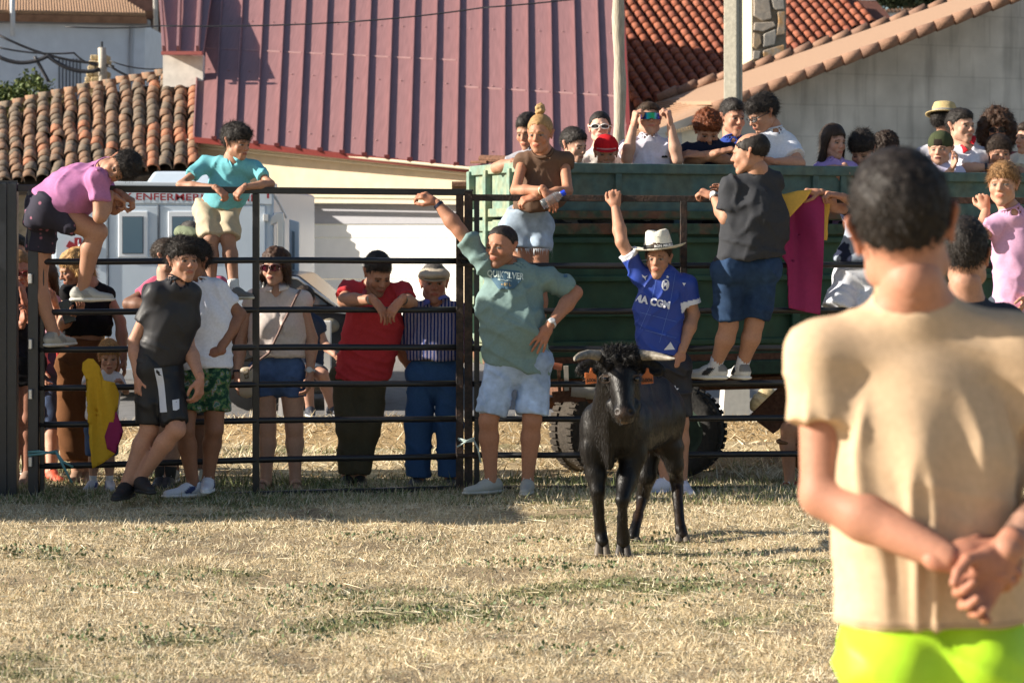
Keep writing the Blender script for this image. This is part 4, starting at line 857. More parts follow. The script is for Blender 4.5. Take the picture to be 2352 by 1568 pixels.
cable([(-10,127),(110,129),(230,160)], 36.2, 'thick grey cable sagging across the barred window', .035, .12)
cable([(250,150),(330,182),(420,196)], 36.2, 'cable running right from the concrete post above the ridge', .02, .05)
cable([(252,140),(420,150)], 36.2, 'faint thin cable above the ridge tiles on the white wall', .012, .1)
cable([(80,130),(112,188)], 36.2, 'dark brace wire slanting below the thick cable', .03, 0)
cable([(150,62),(370,60),(780,52),(1110,18),(1500,-25)], 26, 'thin wire hanging in front of the maroon metal roof', .009, .02)
# bush
def leaf_cloud(name, C_, R_, n, cols, lab, cat, par=None, ls=.05, seed=1):
    r = np.random.RandomState(seed); d = r.randn(n,3); d /= np.linalg.norm(d, axis=1)[:,None]; rad = (.55+.5*r.rand(n))*(1+.3*fbm(d*2, 1.6, 2, seed)); P = C_+d*rad[:,None]*np.array(R_); a = r.randn(n,3); a /= np.linalg.norm(a, axis=1)[:,None]; b = np.cross(a, r.randn(n,3)); b /= np.linalg.norm(b, axis=1)[:,None]
    s = ls*(.6+.8*r.rand(n))[:,None]; V = np.stack([P-a*s, P+b*s*.45, P+a*s, P-b*s*.45], 1).reshape(-1,3); Q = np.arange(4*n).reshape(-1,4); cl = np.array(cols)[r.randint(0,len(cols),n)]*(.7+.6*r.rand(n))[:,None]
    return obj_np(name, V, Q, m=mat('leaf', attr=True, rough=.6, spec=.3), par=par, col=np.repeat(cl, 4, 0), smooth=False, loc=None if par else C_)
gcol = [(.10,.14,.04),(.16,.19,.05),(.06,.09,.03)]
bush = thing('bush', 'green leafy bush behind the ridge at the left edge', 'bush', at(50, 300, 38))
for k, (u, v, R_) in enumerate([(15,238,(.42,.4,.34)),(70,222,(.38,.4,.42)),(110,250,(.35,.4,.25)),(-30,240,(.4,.4,.35))]): leaf_cloud('foliage', at(u, v, 38), R_, 1500, gcol, None, None, bush, .045, k+1)
MB().tube([at(60,330,38), at(62,270,38), at(70,230,38)], [.05,.04,.02], 6).obj('stem', mat('bark', (.12,.09,.06)), bush)
sh_ = thing('tiled_shed', 'bit of brown shed roof at the left edge above the bush', 'shed', at(0, 260, 40)); MB().prism([at(-40,196,40), at(45,204,40), at(60,232,40), at(-40,232,40)], (0,1.5,0)).obj('roof', mat('shed_brown', (.14,.09,.06), rough=.95, var=.5, vscale=5), sh_)
# ------------------------------------------------------------------ orange tiled roof, upper right
rh = thing('orange_roof_house', 'house with bright orange clay tile roof behind the poles', 'house', (at(1700,900,41)[0], 41, 0))
O = at(1448, 236, 38.5); av = A3(.215, .035, 0); bv = A3(-.062, .235, .135)
ncol, nrow = 27, 15
ax_ = nrm(av); by = nrm(bv); nn = nrm(np.cross(ax_, by)); nn = nn if nn[2] > 0 else -nn
def rr0(i): return O+av*i+bv*(-1.0+i*.30)

cnt = 0
uu = lambda p: UC+p[0]*F/p[1]
ncol = next(i for i in range(10, 60) if uu(O+av*i+bv*17) > 2012)
MB().prism([O-av-bv*3-nn*.03, O+av*ncol-bv*3-nn*.03, O+av*ncol+bv*24-nn*.03, O-av+bv*24-nn*.03], -nn*.1).obj('roof', mat('under_tile', (.13,.05,.035), rough=.9, var=.3, vscale=8), rh)
for i in range(ncol):
    j0 = int(-2+i*.36) if i < 11 else int(2+(i-11)*.38)
    for j in range(j0, 22):
        p = O+av*(i+.5)+bv*j
        v = V0-(p[2]-EYE)*F/p[1]; u = UC+p[0]*F/p[1]
        if v < -22 or (1703 < u < 1800): continue
        if v > 234-(u-1512)*.355+10: continue
        cnt += 1
        if cnt > 299: break
        put(newm[rt.randint(3)], 'roof_tile', rh, (ax_*1.02, by*(.27*1.22/.40)+nn*.015, nn, p+nn*(.01+rt.uniform(0,.006))))
MB().prism([O-A3(.25,0,.3)-bv, O+av*ncol-A3(0,0,.3)-bv, O+av*ncol-A3(0,0,5), O-A3(.25,0,5)], (0,.2,0)).obj('wall', mat('pale_blue_wall', (.55,.56,.60), rough=.9, var=.1), rh)  # even bluish-white wall
MB().prism([O+bv*2-av*1.2, O+bv*17-av*1.2, O+bv*17-av*1.2-A3(0,0,2), O+bv*2-av*1.2-A3(0,0,2)], (-.05,0,0)).obj('gable_wall', WB, rh)
MB().prism([at(1400,-14,43.6), at(2008,-14,43.6), at(2012,2,43.6), at(1400,2,43.6)], (0,.3,0)).obj('ridge', mat('ridge_pale', (.55,.48,.42), rough=.9, var=.3, vscale=6), rh)
# stone chimney (large)
cm = thing('stone_clad_chimney', 'tall cream chimney clad in irregular flagstones on the orange roof', 'chimney', at(1765, 190, 35))
MB().prism([at(1704,-60,35), at(1727,-60,34.7), at(1727,205,34.7), at(1704,205,35)], (0,.5,0)).obj('side_render', mat('cream_side', (.62,.52,.36), rough=.9, var=.12, vscale=5), cm)
MB().prism([at(1727,-60,34.7), at(1806,-60,34.85), at(1806,200,34.85), at(1727,200,34.7)], (0,.6,0)).obj('core', mat('mortar_pale', (.34,.28,.21), rough=.95, var=.2, vscale=10), cm)
fl = [mat('flagstone_%d' % i, c, rough=.85, var=.18, vscale=8, col2=c2, bump=.3, bscale=18) for i, (c, c2) in enumerate([((.40,.35,.29),(.50,.42,.33)),((.46,.33,.20),(.38,.30,.22)),((.36,.33,.29),(.44,.40,.34)),((.50,.30,.14),(.42,.34,.26))])]
# polygons in (u,v)
stones = [[(1730,-50),(1752,-50),(1768,2),(1774,45),(1752,50),(1731,38)],[(1756,-50),(1790,-50),(1800,-4),(1775,-8),(1766,-18)],[(1771,-4),(1801,0),(1803,22),(1782,24),(1776,18)],[(1786,26),(1804,26),(1804,80),(1782,84),(1788,50)],
 [(1732,52),(1778,50),(1784,60),(1752,74),(1730,70)],[(1731,74),(1747,80),(1750,100),(1738,114),(1729,108)],[(1754,78),(1782,66),(1784,82),(1780,104),(1752,110)],[(1752,116),(1786,106),(1803,102),(1803,132),(1782,146),(1752,130)],
 [(1730,116),(1748,118),(1744,136),(1729,138)],[(1732,142),(1750,134),(1780,150),(1782,162),(1768,178),(1732,186)],[(1786,150),(1803,140),(1803,166),(1786,164)],[(1784,168),(1803,170),(1803,184),(1770,186)]]
for k, pl in enumerate(stones):
    c = np.mean(pl, 0); pl = [tuple(c+(np.array(p)-c)*.955) for p in pl]; MB().prism([at(u, v, 34.66) for u, v in pl], (0,.08,0)).obj('flagstone', fl[k % 4], cm, bevel=.012)
# ------------------------------------------------------------------ grey gabled barn, right
barn = thing('grey_barn', 'barn with stained grey rendered gable wall and brown tile roof on the right', 'barn', (at(2000,900,29)[0], 29.5, 0))
GREY = mat('grey_render', (.60,.575,.53), rough=.95, var=.16, vscale=.9, col2=(.47,.45,.41), bump=.25, bscale=25, detail=8)
gn = GREY.node_tree
nt_ = gn; L_ = nt_.links.new; bs_ = nt_.nodes['Principled BSDF']; src_ = bs_.inputs['Base Color'].links[0].from_socket
tc_ = nt_.nodes.new('ShaderNodeTexCoord'); mp_ = nt_.nodes.new('ShaderNodeMapping'); mp_.inputs['Scale'].default_value = (3.2,1,.35); L_(tc_.outputs['Object'], mp_.inputs[0])
n_ = nt_.nodes.new('ShaderNodeTexNoise'); n_.inputs['Scale'].default_value = 1.6; n_.inputs['Detail'].default_value = 6; L_(mp_.outputs[0], n_.inputs['Vector']); r_ = nt_.nodes.new('ShaderNodeMapRange'); r_.inputs[1].default_value = .52; r_.inputs[2].default_value = .72; r_.inputs[3].default_value = 1; r_.inputs[4].default_value = .66; L_(n_.outputs[0], r_.inputs[0])
m_ = nt_.nodes.new('ShaderNodeMix'); m_.data_type = 'RGBA'; m_.blend_type = 'MULTIPLY'; m_.inputs['Factor'].default_value = 1; L_(src_, m_.inputs['A']); L_(r_.outputs[0], m_.inputs['B'])
bk_ = nt_.nodes.new('ShaderNodeTexBrick'); bk_.inputs['Scale'].default_value = 1.0; bk_.inputs['Brick Width'].default_value = .9; bk_.inputs['Row Height'].default_value = .42; bk_.inputs['Mortar Size'].default_value = .012; bk_.inputs['Color1'].default_value = (1,1,1,1); bk_.inputs['Color2'].default_value = (.96,.96,.96,1); bk_.inputs['Mortar'].default_value = (.82,.82,.82,1)
mq_ = nt_.nodes.new('ShaderNodeMapping'); mq_.inputs['Rotation'].default_value = (math.radians(90),0,0); L_(tc_.outputs['Object'], mq_.inputs[0]); L_(mq_.outputs[0], bk_.inputs['Vector'])
m2_ = nt_.nodes.new('ShaderNodeMix'); m2_.data_type = 'RGBA'; m2_.blend_type = 'MULTIPLY'; m2_.inputs['Factor'].default_value = .7; L_(m_.outputs['Result'], m2_.inputs['A']); L_(bk_.outputs[0], m2_.inputs['B']); L_(m2_.outputs['Result'], bs_.inputs['Base Color'])
yb = lambda u: 28.8+(u-1700)*.0022
g_p = lambda u, v, d=0: at(u, v, yb(u))+A3(0,d,0)
MB().prism([g_p(1500,322), g_p(1500,300), g_p(1600,262), g_p(1707,228), g_p(2330,2), g_p(2440,-40), g_p(2440,900), g_p(1500,900)], (0,.3,0)).obj('gable_wall', GREY, barn)
bt = [mat('verge_tile_%d' % i, c, rough=.85, var=.2, vscale=10, bump=.3) for i, c in enumerate([(.25,.14,.09),(.28,.16,.105),(.22,.125,.085)])]
rp0, rp1 = at(1420,334,29), at(1512,234,35); 
MB().prism([at(1424,333,28.6), at(1690,266,28.6), at(1700,206,30.5), at(1512,234,33)], (0,.02,-.05)).obj('roof', mat('fine_tile', (.34,.215,.14), rough=.9, var=.25, vscale=30, bump=.5, bscale=40), barn)
MB().prism([at(1660,232,28.7), at(2400,-38,28.7), at(2300,-38,31.5), at(1512,234,33)], (0,.02,-.05)).obj('roof', MATS['fine_tile'], barn)
# fine roof rows as relief
rows = MB()
for k in range(16):
    t = k/16; a = at(1424,333,28.55)*(1-t)+at(1512,234,32.9)*t; b = at(1690,266,28.55)*(1-t)+at(1700,206,30.4)*t; rows.tube([a+A3(0,-.01,.01), b+A3(0,-.01,.01)], .022, 4)
rows.obj('tile_rows', mat('fine_tile_dark', (.30,.18,.11), rough=.9, var=.3, vscale=30), barn)['kind'] = 'stuff'
vl = lambda t: at(1640+t*700, 244-t*258, 28.45)
for j in range(17):
    p, q = vl(j/16.5), vl((j+1)/16.5); yv = p-q; L = np.linalg.norm(yv); yv /= L; xv = A3(0,1,0); zv = nrm(np.cross(xv, yv)); zv = zv if zv[2] > 0 else -zv; me = None
    b = MB(); b.lathe((p+q)/2-zv*.02, [(.062,-L*.56),(.080,L*.56),(.070,L*.56),(.050,-L*.56)], (xv, zv, yv), 12, closed=True); b.obj('verge_tile', bt[j % 3], barn, smooth=True)
for j in range(17):
    p, q = at(1512+j*44, 232-j*14.4, 33-j*.06), at(1512+(j+1)*44, 232-(j+1)*14.4, 33-(j+1)*.06); MB().tube([p+A3(0,0,.03), q+A3(0,0,.06)], [.07,.09], 8).obj('roof_edge_tile', bt[(j+1) % 3], barn, smooth=True)
# bright eave board strip
MB().prism([at(1425,337,28.5), at(1690,269,28.5), at(1690,360,28.5), at(1425,420,28.5)], (.0,.1,0)).obj('eave_wall', mat('eave_cream', (.74,.66,.50), rough=.8, var=.05), barn)
b = MB()
for k in range(44):
    u = 1428+k*6; v = 336-(u-1425)*.2566; b.box(at(u, v-1, 28.44), (.022,.04,.05))
b.obj('tile_ends', mat('pale_tile_end', (.55,.40,.24), rough=.9), barn)['kind'] = 'stuff'
# dark tree top behind the barn
tr = thing('dark_tree', 'dark green tree top behind the barn at the top edge', 'tree', (at(2100,0,60)[0], 60, 0))
for k, u in enumerate((2030, 2090, 2150)): leaf_cloud('crown', at(u, -14, 60), (.8,.8,.42), 1500, [(.03,.045,.02),(.05,.065,.03)], None, None, tr, .08, k+20)
MB().tube([at(2090,60,60)*A3(1,1,0), at(2090,0,60)], .2, 8).obj('trunk', MATS['bark'], tr)
cr = thing('corrugated_wall', 'white building strip with scalloped tile edge behind the barn roof', 'building', at(2080, 60, 52)); MB().prism([at(2020,28,52), at(2200,22,52), at(2200,120,52), at(2020,120,52)], (0,.5,0)).obj('wall', WB, cr)
b = MB()
for k in range(20): b.tube([at(2022+k*9,26-k*.3,51.9), at(2022+k*9,26-k*.3,52.4)], .05, 8)
b.obj('tile_edge', bt[1], cr)['kind'] = 'stuff'
# ------------------------------------------------------------------ poles
wp = thing('wooden_pole', 'weathered grey wooden utility pole behind the trailer', 'utility pole', (at(1423,900,18.6)[0], 18.6, 0)); pts, rs = [], []
for k in range(22):
    v = 990-k*50; pts.append(at(1422+2.2*math.sin(k*.9), v, 18.6)); rs.append(.050+.006*math.sin(k*2.1)+(.0 if v > 400 else 0))
pts[0][2] = 0
MB().tube(pts, rs, 12).obj('pole', mat('weathered_wood', (.40,.35,.28), rough=.9, var=.3, vscale=6, stretch=(6,6,.6), bump=.6, bscale=18), wp, smooth=True)
cp = thing('concrete_pole', 'square concrete utility pole with recessed panels, in front of the orange roof', 'utility pole', (at(1684,900,24)[0], 24, 0)); Yc = 24
c0 = at(1684,0,Yc); fx = nrm(A3(.93,-.37,0)); fy = A3(.37,.93,0); CON = mat('pole_concrete', (.36,.34,.28), rough=.9, var=.18, vscale=9, bump=.4, bscale=30)
fx, fy = nrm(A3(.90,-.43,0)), nrm(A3(.43,.90,0))
MB().box(A3(c0[0],Yc,4), (.155,.19,8.4), (fx, fy, A3(0,0,1))).obj('shaft', CON, cp, bevel=.012)
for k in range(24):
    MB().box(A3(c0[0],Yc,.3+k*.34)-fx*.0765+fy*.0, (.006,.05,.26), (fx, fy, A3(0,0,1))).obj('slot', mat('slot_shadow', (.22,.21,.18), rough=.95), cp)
for s_ in (-1,1): MB().box(A3(c0[0],Yc,4)+fx*.01+fy*s_*.0, (.165,.03,8.42), (fx, fy, A3(0,0,1))).obj('edge_rib', CON, cp) if s_ > 0 else None
# ================================================================== VEHICLES BEHIND THE FENCE
# white clinic truck (rear end)
def flat_text(s, c, x, y, n, size, m, par, bold=.01, name='lettering', lift=.004):
    V, Fc = text_geo(s, size, bold*size); x, y, n = nrm(x), nrm(y), nrm(n); P = [A3(*c)+x*v[0]+y*v[1]+n*lift for v in V]; b = MB(); b.add(P, Fc)
    off = base_of(par); me = bpy.data.meshes.new(name); me.from_pydata([tuple(p-off) for p in b.v], [], b.f); me.materials.append(m); o = bpy.data.objects.new(name, me); COL.objects.link(o); o.parent = par; return o
Yv = 21.5; vq = lambda u, v, d=0: at(u, v, Yv)+A3(0,d,0)
TW = mat('truck_shaded_white', (.56,.64,.72), rough=.4, var=.03, vscale=3); TG = mat('truck_seal', (.12,.14,.17), rough=.6); GL = mat('blue_glass', (.10,.17,.23), rough=.15, spec=.8); ALU = mat('aluminium', (.72,.72,.72), rough=.35, metal=.6)  # truck white taken darker and bluer, its shade put into the colour
van = thing('clinic_truck', 'white medical clinic truck seen from its rear doors, red lettering above', 'truck', at(380, 930, Yv+1)*A3(1,1,0))
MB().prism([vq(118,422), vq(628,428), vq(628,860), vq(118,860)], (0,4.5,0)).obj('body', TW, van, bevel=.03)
MB().prism([vq(322,424,.25), vq(340,391,.35), vq(470,391,.35), vq(482,424,.25)], (0,2.2,0)).obj('roof_unit', TW, van, bevel=.03)
MB().prism([vq(112,415,-.03), vq(633,421,-.03), vq(633,431,-.03), vq(112,425,-.03)], (0,.2,0)).obj('roof_edge', mat('truck_edge', (.6,.66,.72), rough=.4), van, bevel=.01)
MB().prism([vq(122,431,-.02), vq(626,437,-.02), vq(626,470,-.02), vq(122,466,-.02)], (0,.06,0)).obj('sign_panel', TW, van, bevel=.006)
RL = mat('red_lettering', (.30,.02,.03), rough=.5)
tv_, tf_ = text_geo('CIRUJANO Y ENFERMERIA MOVIL', .095, .0012); tv_ = tv_*A3(1.98/np.ptp(tv_[:,0]), 1, 1); b = MB(); b.add([vq(358,453,-.026)+A3(p[0], 0, p[1]-p[0]*.012) for p in tv_], tf_); b.obj('lettering', RL, van)
for (a, b_) in ((128,246),(250,363),(367,610)):
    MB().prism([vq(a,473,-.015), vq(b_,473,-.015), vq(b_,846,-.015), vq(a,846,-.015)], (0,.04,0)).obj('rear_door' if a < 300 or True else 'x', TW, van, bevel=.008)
for a in (273, 387):
    w = MB(); w.prism([vq(a,485,-.035), vq(a+68,485,-.035), vq(a+68,591,-.035), vq(a,591,-.035)], (0,.03,0)); w = w.obj('window', mat('truck_frame', (.78,.82,.86), rough=.35), van, bevel=.008)
    MB().prism([vq(a+11,499,-.042), vq(a+56,499,-.042), vq(a+56,581,-.042), vq(a+11,581,-.042)], (0,.02,0)).obj('pane', GL, w)
    MB().prism([vq(a+9,497,-.039), vq(a+58,497,-.039), vq(a+58,583,-.039), vq(a+9,583,-.039)], (0,.02,0)).obj('seal', TG, w)
for u in (248.5, 365): MB().tube([vq(u,470,-.02), vq(u,846,-.02)], .008, 6).obj('door_seal', TG, van)
for u in (355, 376): MB().tube([vq(u,640,-.02), vq(u,640,-.05), vq(u,735,-.05), vq(u,735,-.02)], .010, 6).obj('door_handle', ALU, van, smooth=True)
for v in (500, 620, 740): MB().box(vq(612,v,-.03), (.05,.05,.07)).obj('hinge', ALU, van, bevel=.005)
# six-armed medical star
for k in range(3):
    a = math.pi*k/3; d = A3(math.sin(a),0,math.cos(a)); x = A3(math.cos(a),0,-math.sin(a)); c = vq(180,573,-.024); MB().box(c-A3(0,.001*k,0), (.066,.012,.23), (x, A3(0,1,0), d)).obj('emblem_arm', RL, van)
MB().tube([vq(184,590,-.04)+A3(.01*math.sin(k),0,.022*k-.03) for k in range(8)], .007, 6).obj('emblem_snake', TW, van)
MB().tube([vq(182,600,-.038), vq(182,550,-.038)], .005, 6).obj('emblem_staff', TW, van)
flat_text('T', vq(617,447,-.05), (1,0,0), (0,0,1), (0,-1,0), .11, RL, van, .05, 'red_mark')
MB().prism([vq(120,846,-.03), vq(628,846,-.03), vq(628,872,-.03), vq(120,872,-.03)], (0,.2,0)).obj('bumper', ALU, van, bevel=.01)
for u in (190, 560):
    w = MB().lathe(A3(vq(u,0)[0], Yv+.9, .42), [(0,-.12),(.30,-.12),(.41,-.10),(.42,0),(.41,.10),(.30,.12),(0,.12)], (A3(0,1,0), A3(0,0,1), A3(1,0,0)), 22).obj('wheel', mat('rubber', (.02,.02,.02), rough=.85), van, smooth=False)
MB().prism([vq(620,500,.0), vq(633,488,.0), vq(650,488,.0), vq(652,505,.0), vq(652,670,0), vq(636,670,0), vq(636,512,0), vq(620,520,0)], (0,.08,0)).obj('grab_frame', ALU, van, bevel=.01)
MB().prism([vq(657,503,.3), vq(680,510,.3), vq(680,690,.3), vq(657,690,.3)], (0,.06,0)).obj('open_door', TW, van, bevel=.01)
MB().prism([vq(664,530,.28), vq(670,532,.28), vq(670,620,.28), vq(664,620,.28)], (0,.02,0)).obj('door_glass', GL, van)
MB().tube([vq(622,436,0), vq(640,470,.1), vq(654,500,.15)], .012, 6).obj('stay_wire', ALU, van)
# black car
BL = mat('black_paint', (.010,.011,.014), rough=.18, spec=.7); CG = mat('car_glass', (.05,.07,.09), rough=.08, spec=.8)
Yc_ = 20.3; car = thing('parked_car', 'black parked car with chrome window line behind the woman in the white blouse', 'car', at(650, 950, Yc_+.8)*A3(1,1,0))
Zc = lambda u, v: EYE-(v-V0)*Yc_/F; 
prof = [(520,905),(528,770),(560,745),(600,640),(640,628),(686,632),(776,704),(832,716),(862,745),(866,800),(866,905)]
pts = [A3((u-UC)*Yc_/F, Yc_, Zc(u, v)) for u, v in prof]
body = MB(); W_ = 1.65; lv = []
for k, (dy, sh_k) in enumerate([(0,.0),(.06,.0),(.12,.0),(W_-.12,.0),(W_-.06,0),(W_,0)]): pass
lo_ = [p for p in pts]; n = len(pts)
def prof_at(dy, inset, drop):
    c = np.mean(pts, 0); return [A3(p[0]+(c[0]-p[0])*inset, Yc_+dy, p[2]-drop*max(0, min(1, (p[2]-.95)/.4))) for p in pts]
secs = [prof_at(0,.03,.0), prof_at(.05,0,0), prof_at(W_-.05,0,0), prof_at(W_,.03,0)]
body.add([p for s_ in secs for p in s_], [(i*n+k, i*n+(k+1)%n, (i+1)*n+(k+1)%n, (i+1)*n+k) for i in range(3) for k in range(n)]+[tuple(range(n))[::-1], tuple(3*n+k for k in range(n))]); body.obj('body', BL, car, bevel=.03)
MB().prism([at(606,646,Yc_-.02), at(640,637,Yc_-.02), at(682,642,Yc_-.02), at(752,700,Yc_-.02), at(600,700,Yc_-.02)], (0,.03,0)).obj('side_window', CG, car)
MB().tube([at(600,702,Yc_-.03), at(606,644,Yc_-.03), at(640,634,Yc_-.03), at(684,639,Yc_-.03), at(772,703,Yc_-.03)], .014, 6).obj('window_trim', ALU, car, smooth=True)
MB().prism([at(690,640,Yc_+.12), at(772,703,Yc_+.12), at(772,703,Yc_+1.5), at(690,640,Yc_+1.5)], (-.01,0,.012)).obj('windscreen', CG, car)
MB().prism([at(700,704,Yc_-.01), at(835,716,Yc_-.01), at(835,724,Yc_-.01), at(700,712,Yc_-.01)], (0,.03,0)).obj('bonnet_sheen', mat('bonnet_reflection', (.45,.5,.52), rough=.25), car)  # pale strip added as the bonnet's white reflection
MB().lathe(at(757,748,Yc_-.02), [(0,-.02),(.05,-.015),(.062,.0),(.07,.02)], (A3(1,0,0)*1.3, A3(0,0,1), A3(0,1,0)), 16).obj('side_lamp', mat('lamp_cream', (.22,.19,.14), rough=.2), car, smooth=True)
for u in (585, 810):
    w = MB().lathe(A3((u-UC)*Yc_/F, Yc_+.1, .31), [(.19,-.12),(.31,-.11),(.32,0),(.31,.11),(.19,.12)], (A3(1,0,0), A3(0,0,1), A3(0,1,0)), 24, closed=True).obj('wheel', MATS['rubber'], car)
    MB().lathe(A3((u-UC)*Yc_/F, Yc_+.02, .31), [(0,0),(.06,-.01),(.19,.02)], (A3(1,0,0), A3(0,0,1), A3(0,1,0)), 16).obj('rim', ALU, w)
MB().prism([at(524,830,Yc_-.02), at(864,830,Yc_-.02), at(864,870,Yc_-.02), at(524,870,Yc_-.02)], (0,.03,0)).obj('sill', mat('black_plastic', (.02,.02,.022), rough=.6), car)
# ------------------------------------------------------------------ farm trailer
TH = math.radians(20); tx = A3(math.cos(TH), math.sin(TH), 0); ty = A3(-math.sin(TH), math.cos(TH), 0); C0 = A3((1250-UC)*14.75/F, 14.75, 0)
tl = lambda a, b, z: C0+tx*a+ty*b+A3(0,0,z)
ZT, ZM, ZB = 2.125, 1.76, .78
slope = lambda a: -.012*a
TE = mat('teal_paint', (.075,.135,.125), rough=.65, var=.3, vscale=6, col2=(.10,.135,.105), bump=.15, bscale=30); DG = mat('green_paint', (.022,.075,.045), rough=.6, var=.3, vscale=3, col2=(.035,.085,.045), bump=.15, bscale=25)
LG = mat('sunlit_green_paint', (.16,.25,.20), rough=.7, var=.3, vscale=7, col2=(.24,.27,.18), bump=.15, bscale=30); RU = mat('rusty_steel', (.13,.06,.035), rough=.9, var=.45, vscale=14, bump=.5, bscale=60); RG = mat('rust_green', (.05,.085,.05), rough=.75, var=.35, vscale=8, col2=(.17,.075,.04), bump=.3, bscale=40)
trl = thing('farm_trailer', 'tall green farm trailer with teal top boards, full of standing spectators', 'trailer', tl(3,1,0))
AX = (tx, ty, A3(0,0,1)); LEN, WID = 5.6, 1.42
def tb(a0, a1, b0, b1, z0, z1, name, m_, bev=.006, sl=True):
    z = slope((a0+a1)/2) if sl else 0; return MB().box(tl((a0+a1)/2, (b0+b1)/2, (z0+z1)/2+z), (abs(a1-a0), abs(b1-b0), abs(z1-z0)), AX).obj(name, m_, trl, bevel=bev)
bays = [(0,.95),(1.0,2.32),(2.37,3.40),(3.42,4.5),(4.52,5.6)]
tb(0,LEN,.03,.07,ZB,ZM-.03,'lower_side',DG); tb(0,LEN,.025,.06,ZM,ZT-.04,'upper_side',TE)
for (a, b_) in [(0,2.80),(2.83,5.6)]:
    tb(a,b_,-.012,.055,ZT-.07,ZT,'top_rail',TE,.01); tb(a,b_,-.006,.05,ZM-.01,ZM+.045,'upper_board_rail',RG,.006)
for a in (.02, .52, 2.02, 2.24, 2.78, 2.86, 4.2, 5.56): tb(a,a+.045,-.004,.05,ZM+.04,ZT-.05,'upper_stiffener',TE,.005)
tb(0,LEN,-.02,.05,ZM-.10,ZM-.025,'mid_rail',RG,.006)
for z_ in (1.62,1.36,1.12,.92): tb(0,LEN,-.012,.05,z_-.02,z_+.02,'side_rib',DG,.008)
for a in (.0, .92, 1.85, 2.8, 3.7, 4.6, 5.55): tb(a,a+.06,-.02,.06,ZB,ZM-.1,'side_post',DG,.006)
tb(0,LEN,-.04,.04,ZB-.09,ZB+.01,'floor_beam',mat('dark_green_beam', (.02,.05,.03), rough=.7, var=.3),.01)
tb(0,LEN,.0,WID,ZB-.03,ZB+.02,'floor',RU,0,False)
# hinges and hooks along the mid rail
for a in (.52,1.5,2.4,3.2): tb(a,a+.03,-.045,-.015,ZM-.16,ZM-.02,'board_hook',mat('brass_hook', (.45,.38,.2), rough=.5) if a < 1 else RG,.004)
# front end: lighter green, sunlight put into its paint colour
b0 = 0.0
def te(b0, b1, z0, z1, p0, p1, name, m_, bev=.006): return MB().box(tl((p0+p1)/2, (b0+b1)/2, (z0+z1)/2), (abs(p1-p0), abs(b1-b0), abs(z1-z0)), AX).obj(name, m_, trl, bevel=bev)
te(.02,WID,ZB,ZM-.03,-.02,.02,'lower_end',LG); te(.02,WID,ZM,ZT-.04,-.02,.02,'upper_end',LG)
te(-.01,WID,ZT-.07,ZT,-.05,.03,'end_top_rail',LG); te(-.01,WID,ZM-.01,ZM+.05,-.05,.03,'end_rail',LG); te(-.01,WID,ZM-.11,ZM-.04,-.05,.03,'end_rail',LG)
for b_ in (.0,.5,1.0,1.36): te(b_,b_+.06,ZB,ZT-.04,-.07,.02,'end_post',LG)
for z_ in (1.4,1.15,.88): te(0,WID,z_-.03,z_+.03,-.05,.02,'end_rib',LG)
te(-.02,WID,ZB-.08,ZB+.02,-.06,.05,'end_beam',RG)
for z_ in (1.98,1.72): MB().tube([tl(-.04,WID+.02,z_), tl(-.16,WID+.06,z_)], .035, 8).obj('latch', RU, trl)
te(WID-.02,WID+.03,ZB,ZT-.03,-.02,LEN,'far_side',TE,0); MB().box(tl(LEN,WID/2,1.45), (.04,WID,1.3), AX).obj('rear_end', DG, trl)
MB().tube([tl(.15,WID*.6,ZT+.03), tl(.0,WID*.9,ZT+.05)], .03, 10).obj('pivot_bolt', RU, trl); MB().tube([tl(-.03,WID*.75,ZT+.02), tl(-.03,WID,ZT+.03)], .012, 6).obj('top_rod', RU, trl)
# chassis
tb(.2,LEN,.35,.45,ZB-.22,ZB-.08,'chassis_rail',RU); tb(.2,LEN,1.3,1.4,ZB-.22,ZB-.08,'chassis_rail',RU)
tb(.15,.30,.05,1.6,ZB-.25,ZB-.1,'cross_member',RU)
TY = mat('tyre', (.022,.021,.020), rough=.9, var=.35, vscale=20, bump=.4, bscale=70); DUST = mat('dusty_tyre', (.060,.050,.040), rough=.95, var=.35, vscale=20, bump=.4, bscale=60)
def wheel(c, ax, R, W, m_, par, seed=0, nm='wheel'):
    ax = nrm(ax); x = nrm(A3(-ax[1], ax[0], 0)); zz = A3(0,0,1); w = MB().lathe(c, [(R*.58,-W*.40),(R*.72,-W*.52),(R*.90,-W*.54),(R*.965,-W*.46),(R*.975,-W*.2),(R*.975,W*.2),(R*.965,W*.46),(R*.90,W*.54),(R*.72,W*.52),(R*.58,W*.40)], (x, zz, ax), 44, closed=True).obj(nm, m_, par, smooth=True)
    b = MB(); n = 40
    for k in range(n):
        a = 2*math.pi*k/n; rr = x*math.cos(a)+zz*math.sin(a); tt = -x*math.sin(a)+zz*math.cos(a)
        for s_ in (-1,1): b.box(c+rr*R*.985+ax*s_*W*.34+tt*s_*.01, (R*.055, W*.27, R*.105), (rr, ax, tt))
    b.box(c, (.001,.001,.001)); b.obj('tread', m_, w)['kind'] = 'stuff'
    for s_ in (-1,1): MB().lathe(c+ax*s_*W*.25, [(0,s_*.01),(R*.16,s_*.03),(R*.2,0),(R*.46,-s_*.02),(R*.56,s_*W*.16),(R*.60,s_*W*.16)], (x, zz, ax), 26).obj('rim', mat('rim_green', (.03,.05,.035), rough=.8, var=.3) if m_ is not DUST else mat('rim_dust', (.05,.04,.03), rough=.95, var=.3), w, smooth=True)
    b = MB()
    for k in range(6): a = 2*math.pi*k/6; b.lathe(c+(x*math.cos(a)+zz*math.sin(a))*R*.30-ax*W*.25, [(0,-.015),(.014,-.015),(.014,.02)], (x, zz, ax), 6)
    b.obj('wheel_nuts', RU, w); return w
